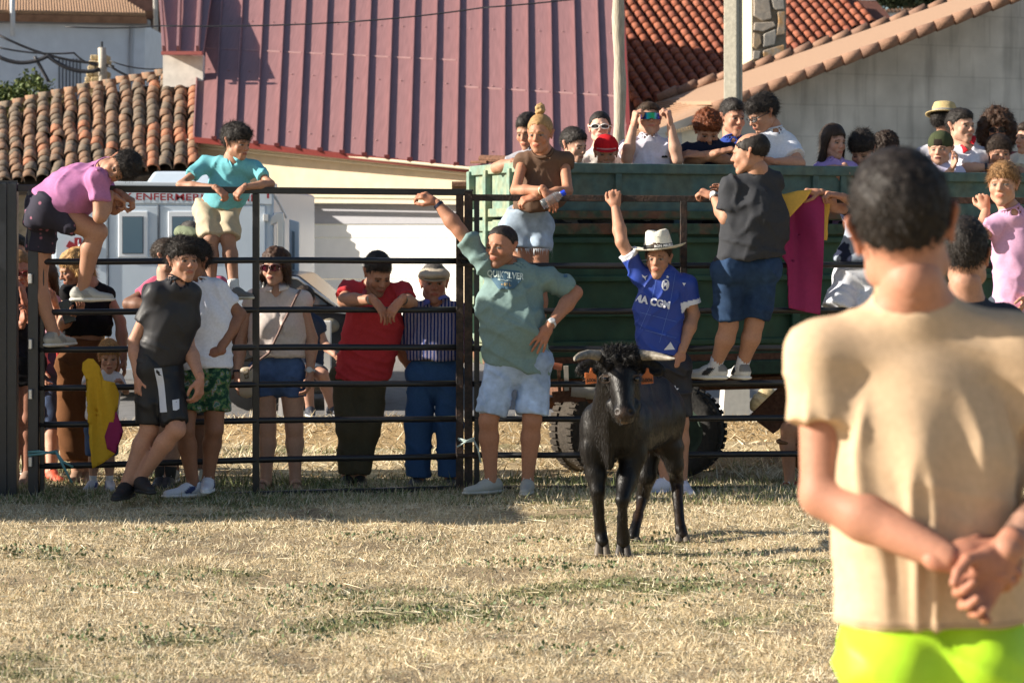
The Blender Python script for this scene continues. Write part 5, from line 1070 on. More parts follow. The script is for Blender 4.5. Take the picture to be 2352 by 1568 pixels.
wax = nrm(A3(-.50,-.86,0)); R1 = .30
wheel(A3((1352-UC)*15.1/F, 15.1, .30), nrm(A3(.74,-.67,0)), .30, .20, DUST, trl)
wheel(A3((1560-UC)*14.75/F, 14.75, .31), nrm(A3(-.30,-.95,0)), .305, .20, TY, trl)
wheel(tl(4.3,.25,.33), ty, .33, .2, TY, trl); wheel(tl(4.3,1.5,.33), ty, .33, .2, TY, trl)
MB().tube([A3((1352-UC)*15.1/F,15.1,.30), A3((1560-UC)*14.75/F,14.75,.31)], .04, 8).obj('axle', RU, trl)
MB().lathe(tl(.75,.85,.48), [(0,0),(.36,0),(.36,.08),(.0,.08)], None, 24).obj('turntable', RU, trl)
MB().bar(tl(.35,.5,.40), tl(1.2,.5,.40), .08).obj('bogie_beam', RU, trl); MB().bar(tl(.35,1.2,.40), tl(1.2,1.2,.40), .08).obj('bogie_beam', RU, trl)
# hitch end: bracket, shaft, chain, lamp
q = lambda u, v, Y=14.6: at(u, v, Y)
MB().tube([q(1312,897), q(1395,905)], .045, 12).obj('drawbar_shaft', mat('dusty_steel', (.45,.42,.36), rough=.6, var=.2), trl, smooth=True)
MB().bar(q(1283,845), q(1287,925), .022).obj('bracket', RU, trl); MB().bar(q(1300,840), q(1302,905), .03).obj('bracket', mat('pale_steel', (.5,.46,.4), rough=.7), trl)
MB().bar(q(1268,905), q(1330,899), .03).obj('hitch_plate', RU, trl); MB().bar(q(1270,915), q(1345,912), .05).obj('hitch_plate', RU, trl)
MB().prism([q(1330,880), q(1350,870), q(1380,880), q(1395,940), q(1360,935), q(1340,910)], (0,.06,0)).obj('spring_plate', RU, trl)
MB().prism([q(1268,832,14.5), q(1292,836,14.5), q(1290,850,14.5), q(1272,848,14.5)], (0,.05,0)).obj('marker_lamp', mat('lamp_orange', (.55,.18,.10), rough=.3), trl)
for u0 in (1313, 1328):
    for k in range(6): a = 1 if k % 2 else 0; b = MB(); c = q(u0+k*(.7 if u0 < 1320 else -.7), 889+k*7); b.lathe(c, [(.007,-.002),(.011,-.002),(.011,.002),(.007,.002)], (A3(1,0,0) if a else A3(.3,.95,0), A3(0,0,1)*1.5, A3(0,1,0) if a else A3(.95,-.3,0)), 10, closed=True); b.obj('chain_link', RU, trl)
MB().bar(tl(1.4,.1,.60), tl(3.4,.1,.64), .05).obj('diagonal_brace', RU, trl); MB().bar(tl(1.9,.3,.66), tl(2.6,.3,.35), .06).obj('diagonal_brace', RU, trl)
# toolbox / dark diamond plate under trailer at right, white plinth beyond
MB().prism([q(1722,955,15.6), q(1800,880,15.6), q(1845,900,15.6), q(1830,955,15.6), q(1776,996,15.6)], (0,.04,0)).obj('tail_flap', RU, trl)
pil = thing('white_plinth', 'pale plastered pillar base and stones seen under the trailer', 'pillar', at(1690,955,19.5)*A3(1,1,0))
MB().prism([at(1665,890,19.5), at(1722,890,19.5), at(1722,960,19.5), at(1660,960,19.5)], (0,.4,0)).obj('plinth', mat('plaster', (.60,.58,.53), rough=.9, var=.1), pil)
sr = np.random.RandomState(2)
for k in range(9):
    f_ = Field(.03); c = at(1730+sr.uniform(0,70), 905+sr.uniform(0,45), 19.6); f_.el(c, (sr.uniform(.07,.12), .08, sr.uniform(.05,.09))); V, Q = f_.build(); V = V+vnormals(V, Q)*(vnoise(V, 14)*.015)[:,None]; obj_np('stone', V, Q, m=stm[k % 3], par=pil)
# ================================================================== FENCE PANELS
BK = mat('black_tube', (.012,.012,.014), rough=.42, var=.3, vscale=12, spec=.6, bump=.1, bscale=60); BKR = mat('rusty_black_tube', (.022,.016,.014), rough=.65, var=.5, vscale=16, col2=(.055,.030,.020), bump=.4, bscale=70)
Yf = lambda u: 13.55+(u-100)/970*.5 if u < 1075 else 14.05
fp = lambda u, v, d=0: at(u, v, Yf(u)+d)
def rail(par, u0, u1, v0, v1, r=.0195, sq=False, m_=None, d=0, name='rail'):
    a, b = fp(u0, v0, d), fp(u1, v1, d)
    if sq: return MB().bar(a, b, .038, .042).obj(name, m_ or BK, par, bevel=.004)
    pts = [a+(b-a)*t+A3(0,0,.004*math.sin(t*7+u0)) for t in np.linspace(0,1,9)]; return MB().tube(pts, r, 12).obj(name, m_ or BK, par, smooth=True)
def stile(par, u, v0, v1, w=.045, m_=None, d=0): a, b = fp(u, v0, d), fp(u, v1, d); return MB().bar(a, b, w, w).obj('stile', m_ or BK, par, bevel=.004)
gateL = thing('cattle_fence', 'wide black tubular cattle gate with turquoise twine, between left post and middle post', 'fence panel', fp(560, 1130)*A3(1,1,0), 'black tubular fence panels')
rail(gateL, 40, 1068, 432, 442, sq=True, d=0, name='top_rail')
for a, b_ in ((600,598),(716,710),(802,796),(890,879),(974,960),(1069,1046)): rail(gateL, 92, 1052, a, b_)
rail(gateL, 92, 1052, 1150, 1122, sq=True, name='bottom_rail')
stile(gateL, 78, 436, 1152, .062, mat('blue_black_post', (.022,.026,.036), rough=.35, var=.2, vscale=8, spec=.6)); stile(gateL, 97, 600, 1150, .028); stile(gateL, 588, 445, 1136, .042); stile(gateL, 1056, 446, 1124, .048, BKR)
for v in (640, 790, 905, 1060): MB().box(fp(70, v, -.05), (.02,.03,.06)).obj('hinge', ALU, gateL, bevel=.004)
gateR = thing('cattle_fence', 'rusty topped black cattle fence panel in front of the green trailer', 'fence panel', fp(1650, 1126)*A3(1,1,0), 'black tubular fence panels')
rail(gateR, 1084, 2480, 454, 462, sq=True, m_=BKR, name='top_rail')
for a, b_ in ((609,610),(713,714),(800,800),(881,879),(961,959),(1044,1041)): rail(gateR, 1084, 2480, a, b_)
rail(gateR, 1088, 2480, 1122, 1126, sq=True, name='bottom_rail'); stile(gateR, 1095, 456, 1124, .034, BK); stile(gateR, 1570, 462, 1124, .044, BKR); stile(gateR, 2050, 462, 1124, .044, BKR)
MB().box(fp(1412, 456, 0), (.10,.06,.06)).obj('weld_sleeve', BKR, gateR, bevel=.006)
gateO = thing('cattle_fence', 'edge of the dark far-left fence panel with two heavy uprights', 'fence panel', fp(0, 1145)*A3(1,1,0), 'black tubular fence panels')
PO = MATS['blue_black_post']
for u, w in ((6,.062),(29,.062)): stile(gateO, u, 420, 1152, w, PO)
MB().bar(fp(-700, 424), fp(40, 424), .05).obj('top_rail', PO, gateO)
for v in (600,716,802,890,974,1069): MB().tube([fp(-700, v+14), fp(0, v)], .0195, 8).obj('rail', BK, gateO)
stile(gateO, -700, 420, 1152, .06, PO)
post = thing('fence_post', 'scuffed black square gate post with white twine, beside the old man in the striped shirt', 'post', fp(1077, 1128)*A3(1,1,0))
MB().bar(fp(1076,440,.0), fp(1076,1128,.0), .052).obj('post', BKR, post, bevel=.004); MB().box(fp(1076,438,0), (.062,.062,.012)).obj('cap', BK, post)
for v in (592, 606, 1046): MB().tube([fp(1050,v,-.035), fp(1098,v+2,-.035)], .014, 8).obj('clamp', BKR, post)
def twine(loc, lines, col, label, cat='twine', r=.006):
    t = thing('twine', label, cat, loc); 
    for L in lines: MB().tube(L, r, 6).obj('strand', mat('twine_%g' % col[0], col, rough=.9), t, smooth=True)
    return t
twine(fp(66,1050,-.05), [[fp(64,1038,-.05), fp(90,1036,-.06), fp(128,1041,-.03)],[fp(64,1045,-.055), fp(95,1042,-.065), fp(132,1035,-.03)],[fp(128,1036,-.05), fp(145,1060,-.05), fp(168,1072,-.05)],[fp(130,1040,-.05), fp(148,1075,-.06), fp(165,1108,-.05)]], (.16,.36,.38), 'turquoise baler twine knotted round the left gate post', r=.008)
twine(fp(1070,1015,-.05), [[fp(1052,1006,-.04), fp(1072,1012,-.06), fp(1090,1005,-.05)],[fp(1054,1010,-.04), fp(1072,1014,-.06), fp(1090,1012,-.05)],[fp(1088,1008,-.05), fp(1072,1013,-.06), fp(1050,1026,-.05)],[fp(1088,1010,-.05), fp(1098,1030,-.05), fp(1104,1062,-.05)]], (.55,.66,.62), 'white baler twine tied round the middle gate post', r=.006)
rk = MB()
for k in range(14): a = rt.uniform(0, 6.28); p = fp(1076,586,-.03); rk.tube([p+A3(.03*math.cos(a),0,.03*math.sin(a)), p+A3(.06*math.cos(a+.8),-.03,.06*math.sin(a+.9)), p+A3(.03*math.cos(a+2),-.01,.05*math.sin(a+2))], .007, 5)
tagit(rk.obj('rope', mat('black_rope', (.015,.013,.013), rough=.95), None, smooth=True, loc=fp(1076,586,-.03)), 'black rope bunched round the middle post at head height', 'rope')
# unseen added crate standing left of the frame, whose shade falls along the fence
shade_box = thing('shade_caster', 'unseen box on wheels added beyond the left edge to shade the fence', 'trailer', (-5.2, 13.0, 0))
MB().box((-5.2,13.0,1.10), (2.2,1.65,1.34)).obj('body', RU, shade_box); MB().box((-5.2,13.0,.40), (2.2,1.65,.08)).obj('floor', RU, shade_box)
for sx in (-.6,.6):
    for sy in (-.9,.9): MB().lathe((-5.2+sx,13.0+sy,.32), [(0,-.09),(.32,-.09),(.32,.09),(0,.09)], (A3(1,0,0), A3(0,0,1), A3(0,1,0)), 20).obj('wheel', TY, shade_box)
# ================================================================== PEOPLE AT AND ON THE FENCE
H1 = 'spectators at the fence'; H2 = 'spectators standing in the green trailer'
GRIP = dict(curl=1.0, tc=.8)
def near(C, V, p, r, col): C[((V-p)**2).sum(1) < r*r] = col; return C
# 1 climber in pink
i = person('young man in purple-pink tee and dark patterned shorts bent double climbing over fence', 13.5, (272,384,-.12,(-.06,-.86,-.50),(.80,.1,.30)), ((232,405,-.17),(230,392,.17)),
 {'a': ((230,497,-.20),(254,446,-.10),dict(d=(.5,.3,-.3), n=(0,.2,-1), **GRIP)), 'b': ((262,478,.18),(275,444,.12),dict(d=(.5,0,-.3), n=(0,.2,-1), **GRIP))},
 hips=((118,484,-.09),(102,480,.09)), legs={'a': ((224,532,-.10),(190,664,-.02),(1,-.1,-.04)), 'b': ((86,640,.08),(124,768,.06),(.45,.8,.0))}, nk=(250,388,0), hair=('messy','black'), skin='tan', seed=11, base=at(120,800,13.5), f=1.16, group=H1,
 shirt=dict(col=(.42,.17,.34), sleeve=.62, hem=.0, flat=.84, loose=1.06, nw=1.0), pants=dict(col=(.035,.033,.05), len=.62, mat=DOTS, loose=1.12, butt=1, waist=.10), shoes=dict(col=(.42,.42,.38), sole=(.66,.65,.6), laces=1, s=1.0, accent=(.25,.25,.24)))
# 2 boy in turquoise polo
i = person('boy in turquoise polo and beige cargo shorts leaning over the top rail, looking right', 13.99, (543,327,-.06,(52,14)), ((476,372,.02),(584,382,-.02)),
 {'a': ((414,425,-.12),(498,432,-.26),dict(d=(.6,-.2,-.5), n=(0,.5,-.9), **GRIP)), 'b': ((622,423,-.14),(560,430,-.26),dict(d=(-.5,-.2,-.55), n=(0,.5,-.9), **GRIP))},
 hips=((474,478,.06),(524,478,.06)), legs={'a': ((484,552,-.10),(484,664,-.18),(-.1,-1,0)), 'b': ((524,550,-.08),(538,664,-.18),(.75,-.6,0))}, nk=(540,368,-.04), hair=('messy','black'), s=.84, kind='child', skin='tan', seed=12, base=at(500,712,13.85), group=H1, f=1.0,
 shirt=dict(col=(.16,.47,.53), sleeve=.6, sr=1.15, hemp=(500,476,.04), loose=1.12, collar=(.15,.44,.50), v=.05), pants=dict(col=(.50,.42,.30), len=.96, loose=1.22, wr=1.6, waist=.06), shoes=dict(col=(.16,.16,.15), sole=(.62,.6,.5), sock=(.7,.7,.68), laces=1))
# 3 young man in black
i = person('young man in black tee and white-striped black shorts walking in front of gate', 13.15, (420,598,0,(36,2)), ((359,668,-.03),(436,668,.05)),
 {'a': ((309,784,.02),(317,864,-.04),dict(d=(.0,-.1,-1), n=(.8,.5,0), curl=.5)), 'b': ((431,790,.10),(460,868,-.04),dict(d=(-.05,-.1,-1), n=(-.8,.4,0), curl=.55))},
 hips=((347,850,0),(384,848,.05)), legs={'a': ((343,985,0),(290,1112,.0),(-.15,-1,0)), 'b': ((405,985,-.1),(322,1098,0),(.5,-.9,0))}, nk=(407,652,.0), hair=('messy','black',1.2), skin=(.46,.245,.165), seed=13, wr_amp=.6, group=None, eye=(.02,.012,.01), beard=.12,
 shirt=dict(col=(.018,.018,.022), sleeve=.62, hemp=(364,836,.02), mat=SHINY), pants=dict(col=(.012,.012,.014), len=.92, loose=1.12, mat=SHINY, paint=[]), shoes=dict(col=(.02,.02,.022), sole=(.03,.03,.03), s=1.08))
V, Q, so = i['pants']; N = vnormals(V, Q)
st = text_geo('I', .1)[0]; MWH = mat('white_print', (.62,.64,.70), rough=.7)
c0_ = at(357,892,13.15); q1 = [(-.028,.105),(.012,.105),(.055,-.15),(.010,-.155)]
print_on((V, Q), q1, [(0,1,2,3)], at(362,880,13.0)+A3(0,0,-.02), (1,0,0), (0,0,1), (0,1,0), MWH, i['root'], 'side_stripe', .004, 4)
print_on((V, Q), [(-.020,.028),(.018,.034),(.024,-.022),(.008,-.032),(-.012,-.030)], [(0,1,2,3,4)], at(402,930,13.0), (1,0,0), (0,0,1), (0,1,0), MWH, i['root'], 'club_crest', .004, 2)
# 4 white tee man in floral shorts
i = person('man in white tee and green floral shorts with one hand on his hip', 13.45, (444,602,0,(-35,4)), ((425,662,0),(497,660,.05)),
 {'b': ((551,722,.1),(503,806,-.06),dict(d=(-.9,-.25,-.12), n=(0,.9,-.3), curl=.4, t=(0,0,1), spread=.08)), 'a': ((412,760,.15),(440,828,.1))},
 hips=((434,866,.0),(492,866,.03)), legs={'a': ((425,985,-.06),(444,1112,0),(-.9,-.5,0)), 'b': ((492,985,0),(478,1100,.05),(.05,-1,0))}, nk=(450,644,.02), hair=('messy','black'), skin=(.27,.13,.08), seed=14, f=1.04,
 shirt=dict(col=(.70,.72,.80), sleeve=.66, sr=1.1, hemp=(465,846,.02), loose=1.1, waist=1.1), pants=dict(col=(.1,.2,.1), len=.66, mat=FLORAL, loose=1.25), shoes=dict(col=(.66,.68,.74), sole=(.7,.7,.7), laces=1, accent=(.03,.05,.15)))
# 5 dark haired youth behind, ear showing
i = person('dark-haired youth just behind the head of the young man in black', 14.15, (388,590,0,(70,0)), ((350,668,.05),(420,668,-.03)), {'a': ((352,770,.02),(360,850,0))}, hips=((365,845,0),(405,845,0)), legs={'a': ((360,975,0),(372,1098,0),(-.2,-1,0)), 'b': ((400,975,0),(388,1098,0),(0,-1,0))}, hair=('short','dark'), skin='light', seed=15, group=H1,
 shirt=dict(col=(.03,.03,.035), sleeve=.5), pants=dict(col=(.05,.06,.08), len=.9), shoes=dict(col=(.05,.05,.06), sole=(.5,.5,.5), sock=(.04,.04,.04), sockh=.08, laces=1))
# 6 cap man pink
i = person('man in olive flat cap and pink polo with forearm on the rail, ', 14.35, (437,553,0,(25,8)), ((358,656,0),(505,656,0)), {'a': ((296,698,-.12),(356,704,-.22),dict(d=(.8,-.1,-.3), n=(0,.4,-1), **GRIP)), 'b': ((540,745,0),(545,812,0))}, hips=((395,830,0),(470,830,0)),
 legs={'a': ((400,965,0),(398,1080,0),(0,-1,0)), 'b': ((455,965,0),(458,1080,0),(0,-1,0))}, hair=('crop','grey'), skin=(.2,.10,.065), seed=16, group=H1, f=1.12,
 shirt=dict(col=(.55,.12,.20), sleeve=.6, collar=(.06,.06,.12)), pants=dict(col=(.05,.055,.07), len=.9), shoes=dict(col=(.3,.28,.24), sole=(.6,.6,.6)))
flat_cap(i, (.17,.20,.13))
# 7 blonde woman in black tank
i = person('blonde bobbed woman in black tank top and brown trousers looking down', 14.45, (172,617,0,(-62,22)), ((158,668,-.02),(246,672,.06)), {'b': ((277,738,.03),(284,826,-.05),dict(curl=.5)), 'a': ((142,748,-.05),(168,722,-.26),dict(d=(.5,-.5,.3), n=(-.3,-.2,1), curl=.5))},
 hips=((165,835,0),(235,835,0)), legs={'a': ((165,965,0),(178,1085,0),(0,-1,0)), 'b': ((205,965,.05),(198,1085,.05),(0,-1,0))}, hair=('bob','blond'), kind='woman', skin='tan', seed=17, group=H1, f=1.12,
 shirt=dict(col=(.010,.010,.012), sleeve=0, hemp=(203,772,0), v=.06, nw=1.35), pants=dict(col=(.13,.055,.022), len=1.75, loose=1.22, cuff=1.5, waist=.16), shoes=dict(col=(.25,.15,.10), sole=(.3,.2,.15)))
tagit(MB().box(at(154,716,14.17), (.075,.012,.15), (nrm(A3(1,.2,.3)), A3(0,1,0), nrm(A3(-.3,0,1)))).obj('phone', BL, None, bevel=.006, loc=at(154,716,14.17)), 'black phone held low by the blonde woman in the black tank', 'phone')
# 8 woman in sunglasses far left, and friends
i = person('woman in red sunglasses and dark beaded top between the two left posts', 14.25, (44,622,0,(20,10)), ((8,688,0),(80,690,0)), {'a': ((-6,770,0),(52,742,-.2),dict(d=(.2,-.2,.9), n=(0,-.2,.4), curl=.7)), 'b': ((84,770,0),(56,690,-.22),dict(d=(-.2,0,1), curl=.6))}, hips=((22,835,0),(72,835,0)),
 legs={'a': ((28,960,0),(30,1085,0),(0,-1,0)), 'b': ((66,960,0),(64,1085,0),(0,-1,0))}, hair=('pulled','light'), kind='woman', skin='red', seed=18, group=H1, shirt=dict(col=(.02,.02,.03), sleeve=.15, mat=DOTS), pants=dict(col=(.015,.015,.018), len=.4), shoes=dict(col=(.3,.2,.15), sole=(.3,.25,.2)))
sunglasses(i, (.25,.03,.04), mat('lens_red', (.10,.01,.015), rough=.1))
i = person('black-haired person behind the woman in red sunglasses at the left edge', 14.9, (37,580,0,(10,0)), ((5,650,0),(75,650,0)), {}, hair=('short','black'), skin='tan', seed=19, floor=0, group=H1, shirt=dict(col=(.03,.03,.05), sleeve=0), pants=dict(col=(.05,.06,.1), len=1.8), shoes=dict(col=(.1,.1,.1)))
i = person('person in pale pink tee and blue jeans hidden behind the climber bare leg', 14.7, (96,640,0,(-10,12)), ((72,700,0),(140,702,0)), {'b': ((150,770,0),(128,700,-.2),dict(curl=.6)), 'a': ((70,790,0),(90,850,-.1))}, hips=((84,840,0),(128,840,0)),
 legs={'a': ((90,960,0),(95,1080,0),(0,-1,0)), 'b': ((122,960,0),(118,1082,-.1),(.5,-.8,0))}, hair=('long','brown'), kind='woman', skin='light', seed=20, group=H1, shirt=dict(col=(.55,.30,.36), sleeve=.5), pants=dict(col=(.06,.09,.17), len=1.1, mat=DENIM), shoes=dict(col=(.60,.10,.05), sole=(.75,.75,.72), laces=1))
tagit(MB().prism([at(128,806,14.5), at(160,804,14.5), at(158,850,14.5), at(130,856,14.5)], (0,.08,0)).obj('bag', mat('red_cloth', (.42,.02,.02), rough=.8), None, bevel=.012, loc=at(145,850,14.5)), 'small red bag hanging behind the white heel of the climber', 'bag')
# 9 toddler
i = person('blond toddler in white tee and blue shorts standing at the gate holding a yellow cape', 13.98, (250,820,0,(14,10)), ((206,868,0),(268,868,0)), {'a': ((196,888,-.06),(213,878,-.22),dict(d=(.3,-.4,.2), n=(.4,.3,-.6), **GRIP)), 'b': ((290,900,-.03),(284,886,-.20),dict(d=(-.2,-.3,.5), n=(0,.3,-.8), **GRIP))},
 hips=((216,985,0),(252,985,0)), legs={'a': ((216,1050,0),(213,1106,0),(-.2,-1,0)), 'b': ((250,1050,0),(252,1106,0),(.3,-1,0))}, hair=('fringe','blond'), s=.58, kind='child', skin='light', seed=21, headscale=1.06, group=H1, f=1.12, nk=(243,858),
 shirt=dict(col=(.68,.70,.76), sleeve=.7, hemp=(233,965,0), loose=1.12, waist=1.15), pants=dict(col=(.06,.10,.20), len=.95, mat=DENIM, loose=1.3), shoes=dict(col=(.55,.58,.66), sole=(.7,.7,.7), accent=(.05,.07,.3), sock=(.7,.7,.72), s=1.15))
# 10 woman in white blouse
i = person('woman in dark sunglasses, white blouse and denim shorts behind the gate', 14.22, (632,614,0,(-14,2)), ((583,682,0),(690,684,0)), {'a': ((553,786,.02),(546,862,-.08),dict(n=(1,0,0), curl=.5)), 'b': ((717,776,.0),(712,858,-.05),dict(n=(-1,0,0), curl=.5))},
 hips=((604,856,0),(668,856,0)), legs={'a': ((614,984,0),(611,1098,0),(-.2,-1,0)), 'b': ((676,984,0),(678,1098,0),(.2,-1,0))}, hair=('bob',(.05,.024,.014),1.2), kind='woman', skin='light', seed=22, group=H1, f=1.13, nk=(636,665), lip=(.30,.10,.09),
 shirt=dict(col=(.66,.58,.54), sleeve=.22, sr=1.1, hemp=(638,818,0), loose=1.12, waist=1.08, v=.10, collar=(.68,.61,.57)), pants=dict(col=(.07,.12,.25), len=.42, mat=DENIM, paint=[]), shoes=None)
sunglasses(i, (.06,.012,.02), mat('lens_wine', (.05,.008,.015), rough=.08), 1.18); wristband(i, 'b', (.55,.55,.55), .014, True, 'watch'); wristband(i, 'a', (.02,.02,.03), .014)
for k in ('a','b'): barefoot(i['root'], i['legs'][k][2], (.2 if k == 'b' else -.2,-1,0), .95, SK['light'])
b = MB(); V, Q, so = i['shirt']; bv_ = BVHTree.FromPolygons([tuple(v) for v in V], [tuple(int(a) for a in q_) for q_ in Q]); pts = []
for t in np.linspace(0,1,24):
    u, v = 668+(598-668)*t, 672+(820-672)*t; p = at(u, v, 13.6); h_ = bv_.ray_cast(Vector(p), Vector((0,1,0))); pts.append((np.array(h_[0])-A3(0,.008,0)) if h_[0] is not None else at(u, v, 14.08))
bag = thing('handbag', 'cream mini handbag with gold clasp at hip of woman in white blouse', 'handbag', at(567,878,14.02))
f_ = Field(.008); c = at(567,877,14.02); f_.rc(c+A3(-.018,0,.068), c+A3(.018,0,.068), .026, .026, k=.01, w=A3(0,1,0), f=.9); f_.rc(c+A3(-.02,0,-.068), c+A3(.02,0,-.068), .028, .028, k=.01, w=A3(0,1,0), f=.9); f_.rc(c+A3(0,0,.05), c+A3(0,0,-.055), .045, .047, k=.01, w=A3(0,1,0), f=.55); V, Q = f_.build(); obj_np('body', V, Q, m=mat('cream_leather', (.50,.42,.32), rough=.5), par=bag)
MB().tube(pts+[at(585,835,14.02), at(572,850,14.0)], .008, 6).obj('strap', mat('taupe_strap', (.22,.14,.12), rough=.7), bag, smooth=True)
MB().tube([c+A3(-.012,-.036,.075), c+A3(.014,-.04,.085), c+A3(.012,-.036,.03), c+A3(-.006,-.036,.025), c+A3(-.010,-.036,.05), c+A3(.012,-.038,.058)], .0045, 6).obj('clasp', mat('dull_gold', (.20,.15,.07), rough=.4, metal=.7), bag, smooth=True)
# 11 red polo man
i = person('dark-haired man in red polo leaning forward, forearms crossed on rail', 14.28, (868,628,-.08,(24,30)), ((800,664,.0),(922,668,.0)), {'a': ((790,690,-.22),(858,688,-.40),dict(d=(.62,-.15,-.75), n=(-.5,.5,-.5), curl=.35, t=(.6,-.5,.6), spread=.08)), 'b': ((944,697,-.20),(922,688,-.42),dict(d=(-.55,-.1,-.65), n=(.3,.6,-.4), curl=.45, spread=.06))},
 hips=((794,862,.12),(858,864,.12)), legs={'a': ((803,975,.08),(797,1095,.1),(.1,-1,0)), 'b': ((846,975,.08),(826,1095,.1),(.2,-1,0))}, nk=(852,668,.0), hair=('short','black'), skin=(.41,.205,.13), seed=23, group=H1, f=1.15, wr_amp=1.4, beard=.25, headscale=1.04,
 shirt=dict(col=(.50,.045,.055), sleeve=.62, hemp=(828,868,.08), loose=1.06, waist=1.02, collar=(.50,.10,.12), v=.07, belly=1), pants=dict(col=(.075,.065,.042), len=1.93, loose=1.05), shoes=dict(col=(.02,.02,.02), sole=(.05,.05,.05)))
wristband(i, 'a', (.25,.23,.22), .012); wristband(i, 'b', (.02,.02,.02), .016)
# 12 old man
i = person('old man in beige flat cap, striped shirt and blue trousers, hands behind back', 14.34, (997,650,0,(4,2)), ((950,712,0),(1052,712,0)), {'a': ((920,795,.10),(950,858,.20)), 'b': ((1066,795,.10),(1040,858,.20))},
 hips=((968,862,0),(1030,862,0)), legs={'a': ((962,975,0),(960,1100,0),(-.5,-1,0)), 'b': ((1032,975,0),(1034,1100,0),(.2,-1,0))}, nk=(1001,696), hair=('crop','grey'), skin=(.38,.17,.11), seed=24, group=H1, f=1.10, belly=.4, headscale=1.03, beardc=(.25,.2,.18), beard=.1,
 shirt=dict(col=(1,1,1), mat=STRIPE, sleeve=.98, sr=1.1, hemp=(1000,826,0), loose=1.10, waist=.96, collar=(.12,.15,.45), v=.03, belly=.5), pants=dict(col=(.035,.085,.20), len=1.96, loose=1.15, cuff=1.3, waist=.12), shoes=dict(col=(.10,.10,.11), sole=(.3,.3,.3)))
flat_cap(i, (.42,.36,.28))
b = MB(); c = i['mh']+i['U']*.115; b.lathe(c, [(.160,-.016),(.164,-.016),(.164,.016),(.160,.016)], (i['R'], i['FW']*.70, i['U']), 30, closed=True); bo = b.obj('belt', mat('belt_brown', (.025,.015,.010), rough=.5), i['root']); MB().box(c+i['FW']*.117, (.045,.008,.030), (i['R'], i['FW'], i['U'])).obj('buckle', mat('dull_gold', (.2,.15,.07)), bo)
# 13 green tee man
i = person('stout man in sage green tee, one arm raised to gate, hand on hip', 13.72, (1151,566,-.02,(-30,5)), ((1120,606,-.02),(1256,634,.03)), {'a': ((1056,530,-.02),(1003,466,.02),dict(d=(-.75,.1,.45), n=(-.3,.6,-.8), curl=.75, t=(-.5,-.8,0))), 'b': ((1322,672,.06),(1262,748,-.14),dict(d=(-.42,-.12,-.72), n=(0,.95,-.2), curl=.18, spread=.16, t=(-.7,-.2,.5)))},
 hips=((1156,832,0),(1228,832,.02)), legs={'a': ((1122,965,-.04),(1128,1104,0),(-.85,-.55,0)), 'b': ((1222,965,-.02),(1212,1104,.02),(-.12,-1,0))}, nk=(1186,618,.01), hair=('receding','black'), kind='stout', skin=(.40,.19,.115), seed=25, f=1.17, belly=1, beard=.42, headscale=1.06, s=1.03, wr_amp=1.5,
 shirt=dict(col=(.18,.265,.255), sleeve=.80, sr=1.2, hemp=(1194,850,0), loose=1.08, waist=1.05, belly=1.2), pants=dict(col=(.34,.44,.60), len=.90, mat=DENIM, loose=1.22, wr=1.2), shoes=dict(col=(.40,.40,.36), sole=(.48,.47,.42), laces=1))
wristband(i, 'b', (.62,.62,.62), .016, True, 'watch'); wristband(i, 'a', (.02,.025,.05), .018)
GT = (i['shirt'][0], i['shirt'][1]); px, pz = nrm(A3(1,.12,-.10)), nrm(A3(.08,0,1))
LN = mat('print_navy', (.06,.13,.19), rough=.8); LP = mat('print_pale', (.50,.60,.58), rough=.8); LO = mat('print_ochre', (.50,.33,.12), rough=.8)
hexa = [(-.10,.0),(-.085,.052),(.085,.052),(.105,.0),(.06,-.06),(-.035,-.072)]
cT = at(1160,640,13.4)
print_on(GT, hexa, [tuple(range(6))], cT, px, pz, (0,1,0), LN, i['root'], 'shirt_print', .008, 3)
tv_, tf_ = text_geo('QUIKSILVER', .050, .0014); print_on(GT, tv_*A3(.86,1.1,1), tf_, cT+pz*.018, px, pz, (0,1,0), LP, i['root'], 'lettering', .013, 1)
tv_, tf_ = text_geo('Boardriding Co.', .014, .0003); print_on(GT, tv_, tf_, cT-pz*.012, px, pz, (0,1,0), LP, i['root'], 'lettering', .013, 0)
tv_, tf_ = text_geo('- 69 B', .026, .0008); print_on(GT, tv_, tf_, cT-pz*.038+px*.01, px, pz, (0,1,0), LO, i['root'], 'lettering', .013, 0)
o = print_on(GT, [(-.012,.009),(.012,.009),(.012,-.009),(-.012,-.009)], [(0,1,2,3)], at(1302,636,13.4), (1,0,0), (0,0,1), (0,1,0), LN, i['root'], 'sleeve_tag', .004, 0)
